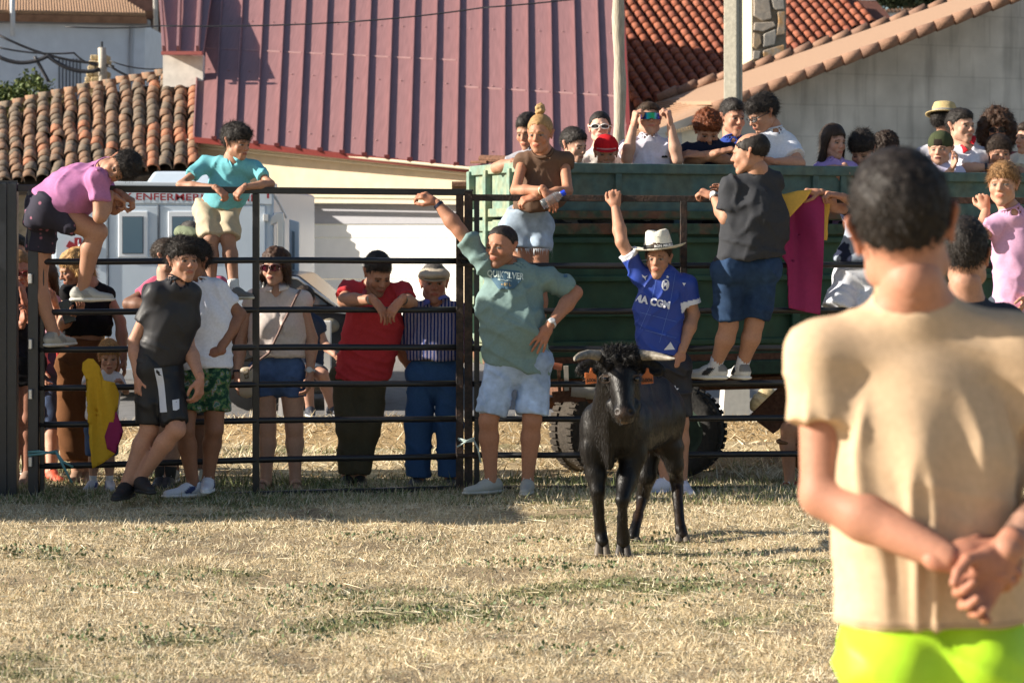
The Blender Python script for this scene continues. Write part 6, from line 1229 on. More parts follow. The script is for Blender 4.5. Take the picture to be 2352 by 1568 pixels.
# 14 jersey man
def jersey(C, V, L, inf):
    s_ = 0
    for key in ('a','b'):
        S, E, W, _ = inf['AR'][key]; d = nrm(E-S); e = S+(E-S)*.68; t = (V-e)@d; rr = np.linalg.norm((V-e)-np.outer(t, d), axis=1); C[(t > -.034)&(rr < .11)&(t < .03)] = (.68,.70,.78)
    nk_ = inf['NK']; r = np.linalg.norm(V-nk_-A3(0,-.02,.01), axis=1); return C
i = person('young man in white straw hat and blue football jersey, arm raised to rail', 13.80, (1512,594,0,(-13,2)), ((1470,628,0),(1580,648,.02)), {'a': ((1428,556,-.03),(1414,478,.10),dict(d=(-.05,.1,1), n=(0,.8,.3), curl=1.1, t=(-.4,-.8,.1))), 'b': ((1593,722,.05),(1566,806,-.05),dict(d=(-.15,-.1,-1), n=(-.5,.7,0), curl=.45))},
 hips=((1492,842,0),(1552,842,.02)), legs={'a': ((1515,972,-.02),(1530,1102,.0),(-.85,-.55,0)), 'b': ((1562,972,.03),(1566,1108,.05),(.25,-1,0))}, nk=(1531,634,0), hair=('short','brown'), skin='tan', seed=26, f=.95,
 h=.0065, shirt=dict(col=(.018,.050,.30), sleeve=.68, sr=1.18, hemp=(1519,812,0), mat=SHINY, loose=1.03, ribcol=(.68,.70,.78), paint=[jersey], flat=.66), pants=dict(col=(.010,.010,.016), len=.88, mat=SHINY, loose=1.2), shoes=dict(col=(.60,.60,.68), sole=(.45,.5,.65), laces=1, s=1.05))
ho, (hc_, hx_, hy_, hz_), hb_ = straw_hat(i, (.78,.74,.62), white=True, tilt=(0,-5)); GJ = (i['shirt'][0], i['shirt'][1]); jx, jz = nrm(A3(1,.05,-.22)), nrm(A3(.15,0,1))
for k in range(7): a_ = -1.5+.08*(k-3); MB().box(hc_+(hx_*.075*math.cos(a_)+hy_*.085*math.sin(a_))*i['hs']+hz_*(.055+.010*(k % 3))*i['hs'], (.007,.006,.006)).obj('vent_hole', DK, ho)
tv_, tf_ = text_geo('RON ABUELO', .021, .0006); P = [] 
for p in tv_: 
    a = -math.pi/2+.62+p[0]/.094; c_ = math.cos(a); s_ = math.sin(a); P.append(hc_+(hx_*.0955*c_+hy_*.0955*s_*(1+.10*s_*s_)+hz_*(.018+p[1]))*i['hs']*1.045)
b = MB(); b.add(P, tf_); b.obj('lettering', mat('print_white', (.8,.8,.8)), hb_)
WP = mat('jersey_white', (.66,.68,.76), rough=.6); LB = mat('jersey_light_blue', (.10,.18,.50), rough=.6)
tv_, tf_ = text_geo('CMA CGM', .062, .0030); print_on(GJ, tv_*A3(.92,1,1), tf_, at(1496,694,13.5), jx, jz, (0,1,0), WP, i['root'], 'lettering', .009, 1)
cr_ = at(1534,656,13.5)
tv_, tf_ = text_geo('M', .055, .003); print_on(GJ, tv_, tf_, cr_, jx, jz, (0,1,0), WP, i['root'], 'club_crest', .004, 1)
n_ = 22; ring = [(.024*math.cos(2*math.pi*k/n_), .036*math.sin(2*math.pi*k/n_)) for k in range(n_)]+[(.016*math.cos(2*math.pi*k/n_), .028*math.sin(2*math.pi*k/n_)) for k in range(n_)]
print_on(GJ, ring, [(k, (k+1)%n_, n_+(k+1)%n_, n_+k) for k in range(n_)], cr_, jx, jz, (0,1,0), WP, i['root'], 'club_crest', .005, 0)
star = [((.012 if k % 2 == 0 else .005)*math.sin(math.pi*k/5)+.006, .052+(.012 if k % 2 == 0 else .005)*math.cos(math.pi*k/5)) for k in range(10)]; print_on(GJ, star, [tuple(range(10))], cr_, jx, jz, (0,1,0), WP, i['root'], 'crest_star', .004, 0)
print_on(GJ, [(-.02,.012),(.0,.004),(.018,.016),(.006,-.002),(.010,-.02),(-.002,-.006),(-.012,-.004)], [tuple(range(7))], at(1486,638,13.5), jx, jz, (0,1,0), WP, i['root'], 'maker_mark', .004, 0)
print_on(GJ, [(-.012,.008),(.012,.010),(.004,-.002),(.004,-.010),(-.004,-.002)], [tuple(range(5))], at(1578,655,13.5), jx, jz, (0,1,0), WP, i['root'], 'maker_mark', .004, 0)
print_on(GJ, [(-.042,-.02),(.028,-.018),(.0,.030)], [(0,1,2)], at(1546,800,13.5), (1,0,0), (0,0,1), (0,1,0), WP, i['root'], 'hem_triangle', .004, 1)
for (u0, v0, u1, v1) in ((1518,620,1500,700),(1558,628,1545,700),(1500,700,1475,760),(1545,700,1520,790),(1475,720,1560,742),(1480,760,1560,780)):
    a_, b_ = (at(u0,v0,13.5)-at(1518,700,13.5))[[0,2]], (at(u1,v1,13.5)-at(1518,700,13.5))[[0,2]]; n2 = np.array([-(b_-a_)[1], (b_-a_)[0]]); n2 = n2/np.linalg.norm(n2)*.0012; print_on(GJ, [a_-n2, a_+n2, b_+n2, b_-n2], [(0,1,2,3)], at(1518,700,13.5), (1,0,0), (0,0,1), (0,1,0), LB, i['root'], 'pinstripe', .003, 3)
Pp = (i['pants'][0], i['pants'][1]); star = [((.026 if k % 2 == 0 else .011)*math.sin(math.pi*k/5), (.030 if k % 2 == 0 else .012)*math.cos(math.pi*k/5)) for k in range(10)]; print_on(Pp, star, [tuple(range(10))], at(1557,901,13.5), (1,0,0), (0,0,1), (0,1,0), WP, i['root'], 'shorts_star', .004, 0)
# 15 blonde woman brown top
i = person('blonde woman with topknot, brown sleeveless top and frayed denim shorts on fence', 14.30, (1240,308,-.10,(-16,8)), ((1201,366,-.02),(1296,366,-.02)), {'a': ((1184,438,-.18),(1250,437,-.34),dict(d=(.55,-.1,-.8), n=(-.3,.6,-.2), curl=.4, spread=.06)), 'b': ((1304,438,-.16),(1232,452,-.30),dict(d=(-.8,-.1,-.2), n=(0,.5,-.8), curl=.8))},
 hips=((1182,520,.12),(1236,520,.12)), legs={'a': ((1206,655,.05),(1206,782,.0),(0,-1,0)), 'b': ((1238,655,.05),(1238,782,.0),(0,-1,0))}, nk=(1250,352,-.04), hair=('pulled',(.34,.20,.085)), kind='woman', skin=(.42,.20,.12), seed=27, base=at(1220,800,14.15), group=H1, f=1.04, s=1.0,
 shirt=dict(col=(.13,.080,.055), sleeve=.10, sr=1.0, hemp=(1228,478,.02), loose=1.1, nw=1.15), pants=dict(col=(.36,.45,.56), len=.40, mat=DENIM, waist=.13, loose=1.14), shoes=dict(col=(.5,.5,.5)))
f_ = Field(.007); f_.el((0,.03,.155), (.034,.034,.038)); V, Q = f_.build(); V = V+vnormals(V, Q)*(fbm(V*A3(1,1,2), 50, 2)*.008)[:,None]; obj_np('topknot', i['hc']+(V*i['hs'])@i['HR'].T, Q, m=HAIR, par=i['root'], col=(.40,.25,.11)); wristband(i, 'a', (.7,.6,.4), .006, name='bracelet', r=.031)
V, Q, po = i['pants']; fr = np.random.RandomState(3); Vw, Tw = [], []
for key in ('a','b'):
    H_, K_ = i['legs'][key][:2]; e_ = H_+(K_-H_)*.40; d_ = nrm(K_-H_)
    for k in range(60): a = fr.rand()*6.28; p = e_+A3(math.cos(a)*.092, math.sin(a)*.092, 0)-d_*.01; s = A3(-math.sin(a), math.cos(a), 0)*.003; n0_ = len(Vw); L = .02+.03*fr.rand()**2+(.06 if fr.rand() < .05 else 0); Vw += [p-s, p+s, p+d_*L+A3(fr.randn()*.004, fr.randn()*.004, 0)]; Tw.append((n0_, n0_+1, n0_+2))
obj_np('frayed_hem', np.array(Vw), None, np.array(Tw), m=mat('denim_fray', (.62,.66,.70), rough=.95), par=i['root'])
bt_ = thing('water_bottle', 'small clear water bottle with blue cap in the hand of the blonde woman', 'bottle', at(1248,468,13.92)); d_ = nrm(at(1293,444,13.92)-at(1246,470,13.92)); x_ = nrm(np.cross(d_, (0,1,0))); y_ = np.cross(d_, x_)
MB().lathe(at(1244,471,13.92), [(0,0),(.030,.002),(.032,.02),(.030,.05),(.032,.06),(.032,.11),(.022,.135),(.013,.145)], (x_, y_, d_), 16).obj('body', mat('clear_plastic', (.75,.8,.85), rough=.08, trans=.9), bt_, smooth=True); MB().lathe(at(1244,471,13.92)+d_*.143, [(0,.028),(.017,.028),(.018,0),(0,0)], (x_, y_, d_), 14).obj('cap', mat('blue_cap', (.01,.05,.55), rough=.4), bt_)
# 16 balding man, grey shirt, on the rail
i = person('heavy balding man in charcoal shirt standing on the rail, seen from behind', 13.80, (1722,352,-.02,(-108,8)), ((1684,424,-.02),(1772,414,.02)), {'a': ((1668,502,-.04),(1640,452,.08),dict(d=(-.6,.3,.25), n=(0,.5,-.8), **GRIP)), 'b': ((1750,480,.30),(1690,450,.40))},
 hips=((1676,620,0),(1750,616,.05)), legs={'a': ((1674,748,.02),(1642,842,.10),(-.85,.35,.0)), 'b': ((1732,745,.05),(1704,842,.12),(-.35,.9,0))}, nk=(1742,398,0), facing=-1, hair=('balding','black'), kind='stout', skin='tan', seed=28, f=1.24, wr_amp=1.5, base=at(1670,878,13.95), group=H1, headscale=1.06,
 shirt=dict(col=(.040,.042,.048), sleeve=.80, sr=1.2, hemp=(1716,596,.02), loose=1.12, waist=1.06, flat=.74), pants=dict(col=(.022,.045,.095), len=.90, mat=DENIM, loose=1.2, wr=1.3), shoes=dict(col=(.62,.61,.58), sole=(.72,.70,.64), laces=1, accent=(.02,.02,.02), sock=(.6,.6,.62), sockh=.06, s=1.05))
wristband(i, 'a', (.5,.5,.5), .018, True, 'watch', back=.0)
# 17 boy with big cape
i = person('youth in grey-blue tee and white shorts on the fence spreading a magenta and yellow cape', 14.20, (2005,425,0,(-40,20)), ((1958,478,0),(2046,478,0)), {'a': ((1916,474,-.10),(1886,442,-.25),dict(d=(-.9,-.1,.1), n=(0,.3,-1), **GRIP)), 'b': ((1990,480,-.25),(1935,452,-.28),dict(d=(-.9,-.1,.2), n=(0,.3,-1), **GRIP))},
 hips=((1950,640,.02),(2000,640,.02)), legs={'a': ((1915,745,-.12),(1895,850,-.10),(-.5,-.8,0)), 'b': ((1985,745,-.05),(1980,850,-.05),(-.3,-.8,0))}, hair=('messy','dark'), skin='tan', seed=29, base=at(1940,878,14.1), group=H1,
 shirt=dict(col=(.27,.31,.37), sleeve=.45, hemp=(1968,600,0), loose=1.1, paint=[lambda C, V, L, n: swatch(C, V, (np.abs((V-(n['AR']['a'][0]+(n['AR']['a'][1]-n['AR']['a'][0])*.45))@nrm(n['AR']['a'][1]-n['AR']['a'][0])) < .018)&(L[:,0] < -.1), (.02,.025,.05))]), pants=dict(col=(.66,.68,.74), len=.72, loose=1.5, waist=.12), shoes=dict(col=(.5,.5,.5)))
# 18 pink tee youth right
i = person('light-brown-haired youth in pale pink tee leaning on the fence at the right edge', 13.75, (2304,424,0,(-24,2)), ((2290,510,0),(2392,505,.05)), {'a': ((2250,548,-.06),(2264,484,.06),dict(d=(-.1,.3,.9), n=(0,.6,-.2), curl=1.0)), 'b': ((2400,600,0),(2360,680,-.1))}, hips=((2306,700,.03),(2372,700,.03)),
 legs={'a': ((2300,830,0),(2300,960,0),(-.3,-.8,0)), 'b': ((2370,830,0),(2370,960,0),(0,-1,0))}, nk=(2324,488,0), hair=('fringe','light'), skin=(.47,.26,.175), seed=30, base=at(2335,1000,13.9), headscale=1.08, group=H1, eye=(.06,.05,.04),
 shirt=dict(col=(.60,.34,.50), sleeve=.60, sr=1.2, hemp=(2338,716,0), loose=1.15), pants=dict(col=(.05,.06,.08), len=.9), shoes=dict(col=(.5,.5,.5)))
print_on(i['shirt'][:2], [(-.03,.022),(.03,.010),(.03,-.012),(-.03,-.004)], [(0,1,2,3)], at(2272,534,13.4), (1,0,0), (0,0,1), (0,1,0), mat('sleeve_band', (.10,.30,.50)), i['root'], 'sleeve_band', .005, 2)
# 19 person crouching under the fence at right
i = person('crouching person in brown shorts and dark red shoes behind the lowest rails on the right', 14.35, (1872,820,0,(-30,10)), ((1842,880,0),(1910,885,.1)), {'a': ((1826,950,-.1),(1850,1000,-.15))}, hips=((1846,1040,.15),(1896,1040,.15)),
 legs={'a': ((1812,985,-.14),(1814,1112,-.12),(-.7,-.6,0)), 'b': ((1880,985,-.1),(1860,1112,-.05),(-.2,-1,0))}, hair=('short','dark'), skin='tan', seed=31, s=.95, group=H1, shirt=dict(col=(.06,.05,.05), sleeve=.5), pants=dict(col=(.16,.09,.05), len=1.25, loose=1.3), shoes=dict(col=(.25,.01,.015), sole=(.35,.1,.1), laces=1, s=1.1))
# 20 seated person beyond
i = person('seated person with bare legs and dark sneakers on the far road, seen between two spectators', 19.4, (700,690,0,(10,10)), ((680,740,0),(728,740,0)), {'b': ((745,790,0),(770,815,-.2))}, hips=((688,850,.1),(716,850,.1)), legs={'a': ((704,858,-.35),(712,936,-.3),(.2,-1,0)), 'b': ((742,862,-.25),(764,936,-.25),(.6,-.8,0))}, hair=('short','dark'), skin=(.36,.2,.14), seed=32, shirt=dict(col=(.03,.04,.07), sleeve=.5), pants=dict(col=(.06,.07,.09), len=.7), shoes=dict(col=(.03,.035,.05), sole=(.6,.6,.6)))
chair = thing('plastic_chair', 'white plastic chair under the seated person on the far road', 'chair', at(700,950,19.5)); c = at(702,868,19.5)
MB().box(c, (.42,.40,.03)).obj('seat', WHITE, chair, bevel=.01); MB().box(c+A3(0,.22,.25), (.42,.03,.5)).obj('backrest', WHITE, chair, bevel=.01)
for sx in (-.19,.19):
    for sy in (-.17,.17): MB().bar(c+A3(sx,sy,0), A3(c[0]+sx*1.1, c[1]+sy*1.1, 0), .035).obj('leg', WHITE, chair)
# ================================================================== PEOPLE IN THE TRAILER
def Yt(u, extra=.22): k = (u-UC)/F; return (14.75-.364*.216)/(1-.364*k)+extra
FL = .80
def tp(label, u, v, face, up=None, sh=None, arms=None, ex=.22, **kw):
    Y = Yt(u, ex); s = kw.get('s', 1.0); w = .17*s*F/Y; sh = sh or ((u-w, v+.245*s*F/Y*.9, 0),(u+w, v+.245*s*F/Y*.9, 0))
    return person(label, Y, (u, v, 0, face) if up is None else (u, v, 0, face, up), sh, arms or {}, floor=FL, group=H2, **kw)
PT = dict(col=(.05,.06,.09), len=1.0)
i = tp('dark-haired person half hidden behind the blonde woman, bare forearm on the trailer end', 1212, 302, (-25,20), sh=((1190,366),(1262,366)), arms={'a': ((1140,386,.0),(1184,372,-.14),dict(d=(.9,-.2,0), curl=.6))}, ex=.75, hair=('short','black'), skin='tan', seed=41, shirt=dict(col=(.3,.3,.33), sleeve=.5), pants=PT)
wristband(i, 'a', (.6,.15,.1), .008)
i = tp('small black-haired boy peering right over the teal trailer board beside the blonde woman', 1318, 334, (42,16), hair=('short','black'), kind='child', s=.85, skin='light', seed=42, shirt=dict(col=(.35,.38,.45), sleeve=.5), pants=PT)
i = tp('girl with white-framed sunglasses and crochet top standing behind the red cap', 1378, 294, (-2,-2), ex=.50, hair=('pulled','black'), kind='woman', skin='pale', seed=43, shirt=dict(col=(.62,.58,.54), sleeve=.0, mat=LACE), pants=PT, lip=(.45,.18,.18))
sunglasses(i, (.78,.76,.70), mat('lens_brown', (.03,.02,.02), rough=.08), 1.0)
i = tp('child in bright red cap with only eyes and cap above the trailer board', 1392, 352, (0,10), kind='child', s=.85, skin='tan', hair=('crop','dark'), seed=44, shirt=dict(col=(.2,.2,.22), sleeve=.5), pants=PT); cap(i, (.50,.012,.018), brimcol=(.45,.012,.02))
i = tp('boy in white tee holding mirrored rainbow visor glasses to his eyes', 1490, 275, (6,-8), sh=((1440,336),(1540,336)), arms={'a': ((1440,366,-.12),(1455,290,-.12),dict(d=(.15,-.1,1), n=(.8,.3,0), curl=1.1, tc=.9)), 'b': ((1556,368,-.12),(1540,288,-.12),dict(d=(-.15,-.1,1), n=(-.8,.3,0), curl=1.1, tc=.9))}, ex=.34, hair=('short',(.05,.03,.018)), skin='light', seed=45, shirt=dict(col=(.68,.66,.76), sleeve=.45, loose=1.1), pants=PT)
VZ = bpy.data.materials.new('rainbow_visor'); VZ.use_nodes = True; nt = VZ.node_tree; bs = nt.nodes['Principled BSDF']; co = nt.nodes.new('ShaderNodeTexCoord'); sp = nt.nodes.new('ShaderNodeSeparateXYZ'); rp_ = nt.nodes.new('ShaderNodeValToRGB'); nt.links.new(co.outputs['Generated'], sp.inputs[0]); nt.links.new(sp.outputs[0], rp_.inputs[0]); nt.links.new(rp_.outputs[0], bs.inputs['Base Color'])
els = rp_.color_ramp.elements; els[0].color = (.10,.02,.12,1); els[1].color = (.30,.05,.05,1)
for p, c in ((.2,(.05,.10,.5,1)),(.35,(.02,.45,.35,1)),(.62,(.06,.55,.12,1)),(.75,(.03,.25,.6,1)),(.88,(.06,.06,.5,1))): e = els.new(p); e.color = c
bs.inputs['Roughness'].default_value = .12; bs.inputs['Metallic'].default_value = .55
sunglasses(i, (.05,.05,.06), VZ, visor=True)
print_on(i['shirt'][:2], [(-.022,.004),(-.012,.010),(-.004,.004),(.004,.012),(.020,.004),(.02,-.006),(-.022,-.006)], [tuple(range(7))], at(1543,352,14.6), (1,0,0), (0,0,1), (0,1,0), mat('print_black', (.02,.02,.02)), i['root'], 'small_logo', .004, 0)
i = tp('curly ginger-haired boy in black tee scowling with folded arms on the trailer board', 1625, 300, (4,30), sh=((1582,346),(1676,346)), arms={'a': ((1582,372,-.10),(1652,350,-.26),dict(d=(.9,.1,.25), curl=.4)), 'b': ((1690,374,-.08),(1610,356,-.22),dict(d=(-.9,.1,.1), curl=.5))}, ex=.30, hair=('curly','ginger'), skin='tan', seed=46, headscale=1.02, shirt=dict(col=(.015,.018,.035), sleeve=.5), pants=PT)
i = tp('tall dark-haired youth in blue tee looking down beside the boy with glasses', 1683, 270, (22,8), ex=.62, hair=('short','black'), skin=(.42,.215,.14), seed=47, headscale=1.05, shirt=dict(col=(.03,.06,.28), sleeve=.5), pants=PT)
i = tp('big youth with glasses and white tee, bent elbow on the trailer board', 1752, 262, (-64,26), sh=((1752,322,.0),(1806,322,.04)), arms={'b': ((1836,376,-.14),(1780,372,-.22),dict(d=(-.9,.1,.1), curl=.5)), 'a': ((1740,372,-.1),(1700,372,-.1))}, ex=.30, hair=('messy','black'), skin=(.47,.25,.165), seed=48, kind='stout', f=1.15, headscale=1.06, shirt=dict(col=(.68,.70,.76), sleeve=.72, sr=1.3, loose=1.1), pants=PT)
sunglasses(i, (.03,.03,.03), mat('clear_lens', (.6,.65,.7), rough=.05, trans=.85), .95)
tv_, tf_ = text_geo('LIVE', .03, .002); print_on(i['shirt'][:2], tv_, tf_, at(1774,348,14.6), (1,0,0), (0,0,1), (0,1,0), mat('print_red', (.45,.06,.08)), i['root'], 'print', .004, 0)
i = tp('girl with long dark brown hair and lilac top resting both hands on the trailer board', 1915, 326, (28,8), sh=((1885,386),(1950,386)), arms={'a': ((1872,398,.0),(1918,384,-.18),dict(d=(.8,-.2,-.1), n=(0,.2,-1), curl=.5)), 'b': ((1965,400,-.02),(1938,384,-.20),dict(d=(-.4,-.2,-.8), n=(0,.9,0), curl=.5))}, ex=.26, hair=('long','dark'), kind='woman', skin=(.48,.28,.21), seed=49, s=.92, shirt=dict(col=(.42,.30,.62), sleeve=.4), pants=PT)
i = tp('boy with thick black fringe looking down beside the long-haired girl', 1980, 345, (-22,34), ex=.24, hair=('messy','black'), kind='child', s=.95, skin='light', seed=50, headscale=1.08, shirt=dict(col=(.5,.5,.52), sleeve=.5), pants=PT)
i = tp('person with short dark curls mostly hidden behind the foreground head', 2037, 342, (150,0), ex=1.1, hair=('curly','dark'), skin='tan', seed=51, s=.9, shirt=dict(col=(.3,.3,.3), sleeve=.5), pants=PT)
i = tp('boy in olive backwards cap with open mouth leaning on the trailer board', 2160, 344, (-22,2), sh=((2122,400),(2200,396)), arms={'b': ((2172,412,-.16),(2186,388,-.2),dict(curl=.6))}, ex=.24, hair=('crop','brown'), kind='child', s=.95, skin='light', seed=52, headscale=1.04, shirt=dict(col=(.60,.56,.72), sleeve=.5), pants=PT, lip=(.12,.03,.03)); cap(i, (.05,.06,.03), back=True)
i = tp('dark-haired boy in white shirt with red collar behind the olive cap', 2207, 290, (32,2), sh=((2180,350),(2256,354)), arms={'b': ((2218,388,-.16),(2272,384,-.2),dict(d=(1,0,.1), curl=.5))}, ex=.42, hair=('short','black'), skin='light', seed=53, headscale=1.04, shirt=dict(col=(.68,.68,.74), sleeve=.9, collar=(.55,.02,.03), v=.08), pants=PT)
wristband(i, 'b', (.02,.02,.03), .02, name='watch')
i = tp('person in golden straw hat turned away behind the red-collared boy', 2172, 282, (115,0), ex=.9, hair=('short','black'), skin='tan', seed=54, shirt=dict(col=(.5,.5,.55), sleeve=.5), pants=PT); straw_hat(i, (.55,.42,.20), (.25,.24,.22), tilt=(-8,10))
i = tp('woman with big dark curly hair and sunglasses at the right of the trailer', 2290, 298, (-10,5), ex=.8, hair=('bigcurly',(.045,.022,.012)), kind='woman', skin='tan', seed=55, shirt=dict(col=(.3,.1,.1), sleeve=.3), pants=PT); sunglasses(i, (.02,.02,.02), mat('lens_dark', (.02,.015,.02), rough=.08), 1.1)
i = tp('brown-haired boy with shaded face in front of the curly-haired woman', 2294, 352, (2,8), ex=.24, hair=('fringe','dark'), kind='child', s=.92, skin=(.42,.22,.15), seed=56, headscale=1.05, shirt=dict(col=(.08,.08,.1), sleeve=.5), pants=PT)
i = tp('person in cream tee cut off by the right edge of the photo', 2362, 318, (-60,0), ex=.35, hair=('short','dark'), skin='light', seed=57, sh=((2338,366),(2420,366)), arms={'a': ((2338,400,-.1),(2380,398,-.2),dict(curl=.5))}, shirt=dict(col=(.66,.62,.52), sleeve=.7, sr=1.3), pants=PT)
# ================================================================== CAPES
def cloth(name, poly, Y, m_, par, amp=.03, fr=22, seed=0, thick=.004, lean=0):
    """hanging cloth: polygon in pixels filled with a fine grid that is folded in depth"""
    P = np.array([at(u, v, Y) for u, v in poly]); lo, hi = P.min(0), P.max(0); bm = bmesh.new(); vs = [bm.verts.new((p[0], 0, p[2])) for p in P]; fc = bm.faces.new(vs); bmesh.ops.triangulate(bm, faces=[fc])
    for axis, a0, a1 in ((0, lo[0], hi[0]), (2, lo[2], hi[2])):
        for t in np.arange(a0+.022, a1, .022): co = [0,0,0]; no = [0,0,0]; co[axis] = t; no[axis] = 1; bmesh.ops.bisect_plane(bm, geom=bm.verts[:]+bm.edges[:]+bm.faces[:], plane_co=co, plane_no=no)
    top = hi[2]
    for v in bm.verts: 
        x, z = v.co.x, v.co.z; w = min(1, (top-z)/.25+.15); ph = vnoise(np.array([[x*2.2, z*.8, seed]]), 2.2, seed)[0]; v.co.y = Y+amp*w*(math.sin(x*fr+z*2.5+ph*3+seed)+.5*math.sin(x*fr*1.9+seed*2))*.8+lean*(top-z)
    bmesh.ops.triangulate(bm, faces=bm.faces); V = np.array([tuple(v.co) for v in bm.verts]); bm.verts.index_update(); T = np.array([[v.index for v in f.verts] for f in bm.faces]); bm.free()
    o = obj_np(name, V, None, T, m=m_, par=par); md = o.modifiers.new('solid', 'SOLIDIFY'); md.thickness = thick; return o
YEL = mat('cape_yellow', (.60,.36,.02), rough=.8, var=.06, vscale=20, bump=.1, bscale=200); YEL2 = mat('cape_pale_yellow', (.62,.38,.07), rough=.8, var=.08, vscale=20); MAG = mat('cape_magenta', (.26,.014,.09), rough=.75, var=.08, vscale=15)
c1 = thing('cape', 'large magenta and yellow bullfighting cape hanging over the fence from the youth in grey', 'cape', at(1850,445,13.93))
cloth('magenta_side', [(1866,444),(1886,452),(1893,470),(1890,600),(1887,724),(1850,716),(1811,707),(1822,628),(1806,606),(1788,580),(1780,540),(1794,500),(1830,470)], 13.93, MAG, c1, .055, 15, 1)
cloth('yellow_corner', [(1770,442),(1800,446),(1832,438),(1866,435),(1852,458),(1808,505),(1788,492),(1772,486)], 13.90, YEL2, c1, .02, 14, 2)
cloth('yellow_back', [(1884,452),(1906,462),(1900,500),(1899,552),(1888,552)], 14.0, YEL2, c1, .01, 30, 3)
c2 = thing('cape', 'small yellow and magenta cape draped over the gate rail by the blond toddler', 'cape', at(235,1060,13.5))
cloth('yellow_side', [(190,832),(202,823),(214,824),(228,840),(240,872),(262,878),(272,905),(270,935),(262,962),(256,1000),(240,1022),(264,1042),(238,1062),(213,1075),(210,1030),(220,960),(217,880),(196,868),(188,850)], 13.50, YEL, c2, .026, 26, 4)
cloth('magenta_side', [(258,950),(268,945),(284,990),(264,988),(266,1042),(246,1030),(240,1002),(246,985)], 13.49, MAG, c2, .012, 40, 5)
# ================================================================== THE YOUNG BULL
bull = thing('young_bull', 'young black bull with pale horns and orange ear tags facing the camera', 'bull', A3(.55, 11.6, 0))
f = Field(.0125); B_ = lambda u, v, Y: at(u, v, Y)
f.rc(B_(1412,985,11.35), B_(1420,975,11.5), .150, .155, k=.06); f.rc(B_(1440,975,11.45), B_(1500,955,12.0), .155, .158, k=.06); f.rc(B_(1500,950,12.0), B_(1510,940,12.15), .155, .14, k=.06)
f.rc(B_(1420,905,11.4), B_(1500,900,12.1), .09, .10, k=.06)                      # back line
f.rc(B_(1412,975,11.28), B_(1421,865,11.06), .126, .100, k=.05)                  # neck
f.rc(B_(1400,1060,11.24), B_(1404,930,11.14), .045, .06, k=.05, w=A3(1,0,0), f=.6)  # dewlap
f.rc(B_(1372,960,11.34), B_(1366,1035,11.32), .075, .070, k=.05); f.rc(B_(1458,965,11.36), B_(1455,1040,11.34), .075, .068, k=.05)   # shoulders
f.rc(B_(1526,935,12.05), B_(1537,1030,12.0), .082, .062, k=.05); f.rc(B_(1490,945,12.1), B_(1487,1040,12.1), .09, .07, k=.05)  # thighs
def leg(pts, rs):
    for k in range(len(pts)-1): f.rc(B_(*pts[k]), B_(*pts[k+1]), rs[k], rs[k+1], k=.02)
leg([(1362,1030,11.32),(1368,1090,11.30),(1372,1128,11.27),(1375,1175,11.32),(1379,1222,11.36)], [.072,.052,.035,.0265,.031])
leg([(1455,1040,11.34),(1440,1105,11.28),(1429,1150,11.20),(1429,1190,11.28),(1432,1232,11.33)], [.072,.052,.035,.0265,.031])
leg([(1487,1040,12.1),(1484,1095,12.05),(1476,1140,12.16),(1466,1185,12.0),(1457,1222,11.88)], [.078,.050,.034,.026,.030])
leg([(1540,1030,12.0),(1550,1070,12.0),(1555,1102,12.08),(1558,1160,11.98),(1563,1214,11.86)], [.070,.046,.034,.026,.030])
# hoof tops
HO = [(1383,1243,11.34),(1431,1246,11.33),(1454,1233,11.86),(1567,1228,11.85)]; FE = [(1379,1222,11.36),(1432,1232,11.33),(1457,1222,11.88),(1563,1214,11.86)]
for h_, fe in zip(HO, FE): f.rc(B_(*fe), B_(*h_), .030, .034, k=.012)
V, Q = f.build(); V = relax(V, Q, 1, .4); N = vnormals(V, Q); V = V+N*(fbm(V, 7, 3, 4)*.006+(1-np.abs(vnoise(V*A3(1.2,.4,.35), 14, 9))*1.2)**3*.006*(V[:,2] > .45))[:,None]
# head, finer, joined to the same mesh
hf = Field(.007); 
hf.rc(B_(1424,838,11.02), B_(1427,868,10.98), .085, .082, k=.03); hf.rc(B_(1427,868,10.95), B_(1433,938,10.86), .072, .048, k=.03); hf.rc(B_(1400,800+22,11.02), B_(1450,822,11.02), .062, .062, k=.03)
hf.rc(B_(1426,860,10.92), B_(1432,925,10.83), .040, .026, k=.03)
hf.el(B_(1434,948,10.83), (.056,.050,.044), k=.02); hf.el(B_(1434,962,10.85), (.042,.042,.026), k=.012); hf.rc(B_(1408,930,10.93), B_(1424,958,10.88), .035, .03, k=.02); hf.rc(B_(1456,930,10.93), B_(1444,958,10.88), .035, .03, k=.02)
for su in (-1,1):
    hf.el(B_(1426+su*33,868,10.93), (.022,.024,.016), k=.015); hf.el(B_(1433+su*17,946,10.788), (.013,.020,.012), k=.006, sub=True); hf.el(B_(1426+su*35,870,10.905), (.014,.012,.008), k=.004, sub=True)
    hf.el(B_(1426+su*34,870,10.925), (.014,.016,.011), k=.002)
    e0, e1 = B_(1425+su*50,838,11.04), B_(1425+su*94,850,11.02); d_ = nrm(e1-e0); nn_ = nrm(A3(0,-1,.2)); hf.el((e0+e1)/2, (.072,.042,.022), (d_, np.cross(nn_, d_), nn_), k=.015); hf.el((e0+e1)/2+nn_*.020, (.052,.026,.012), (d_, np.cross(nn_, d_), nn_), k=.008, sub=True)
hf.rc(B_(1418,890,11.12), B_(1424,860,11.06), .10, .09, k=.03)
V2, Q2 = hf.build(); V2 = relax(V2, Q2, 1, .3)
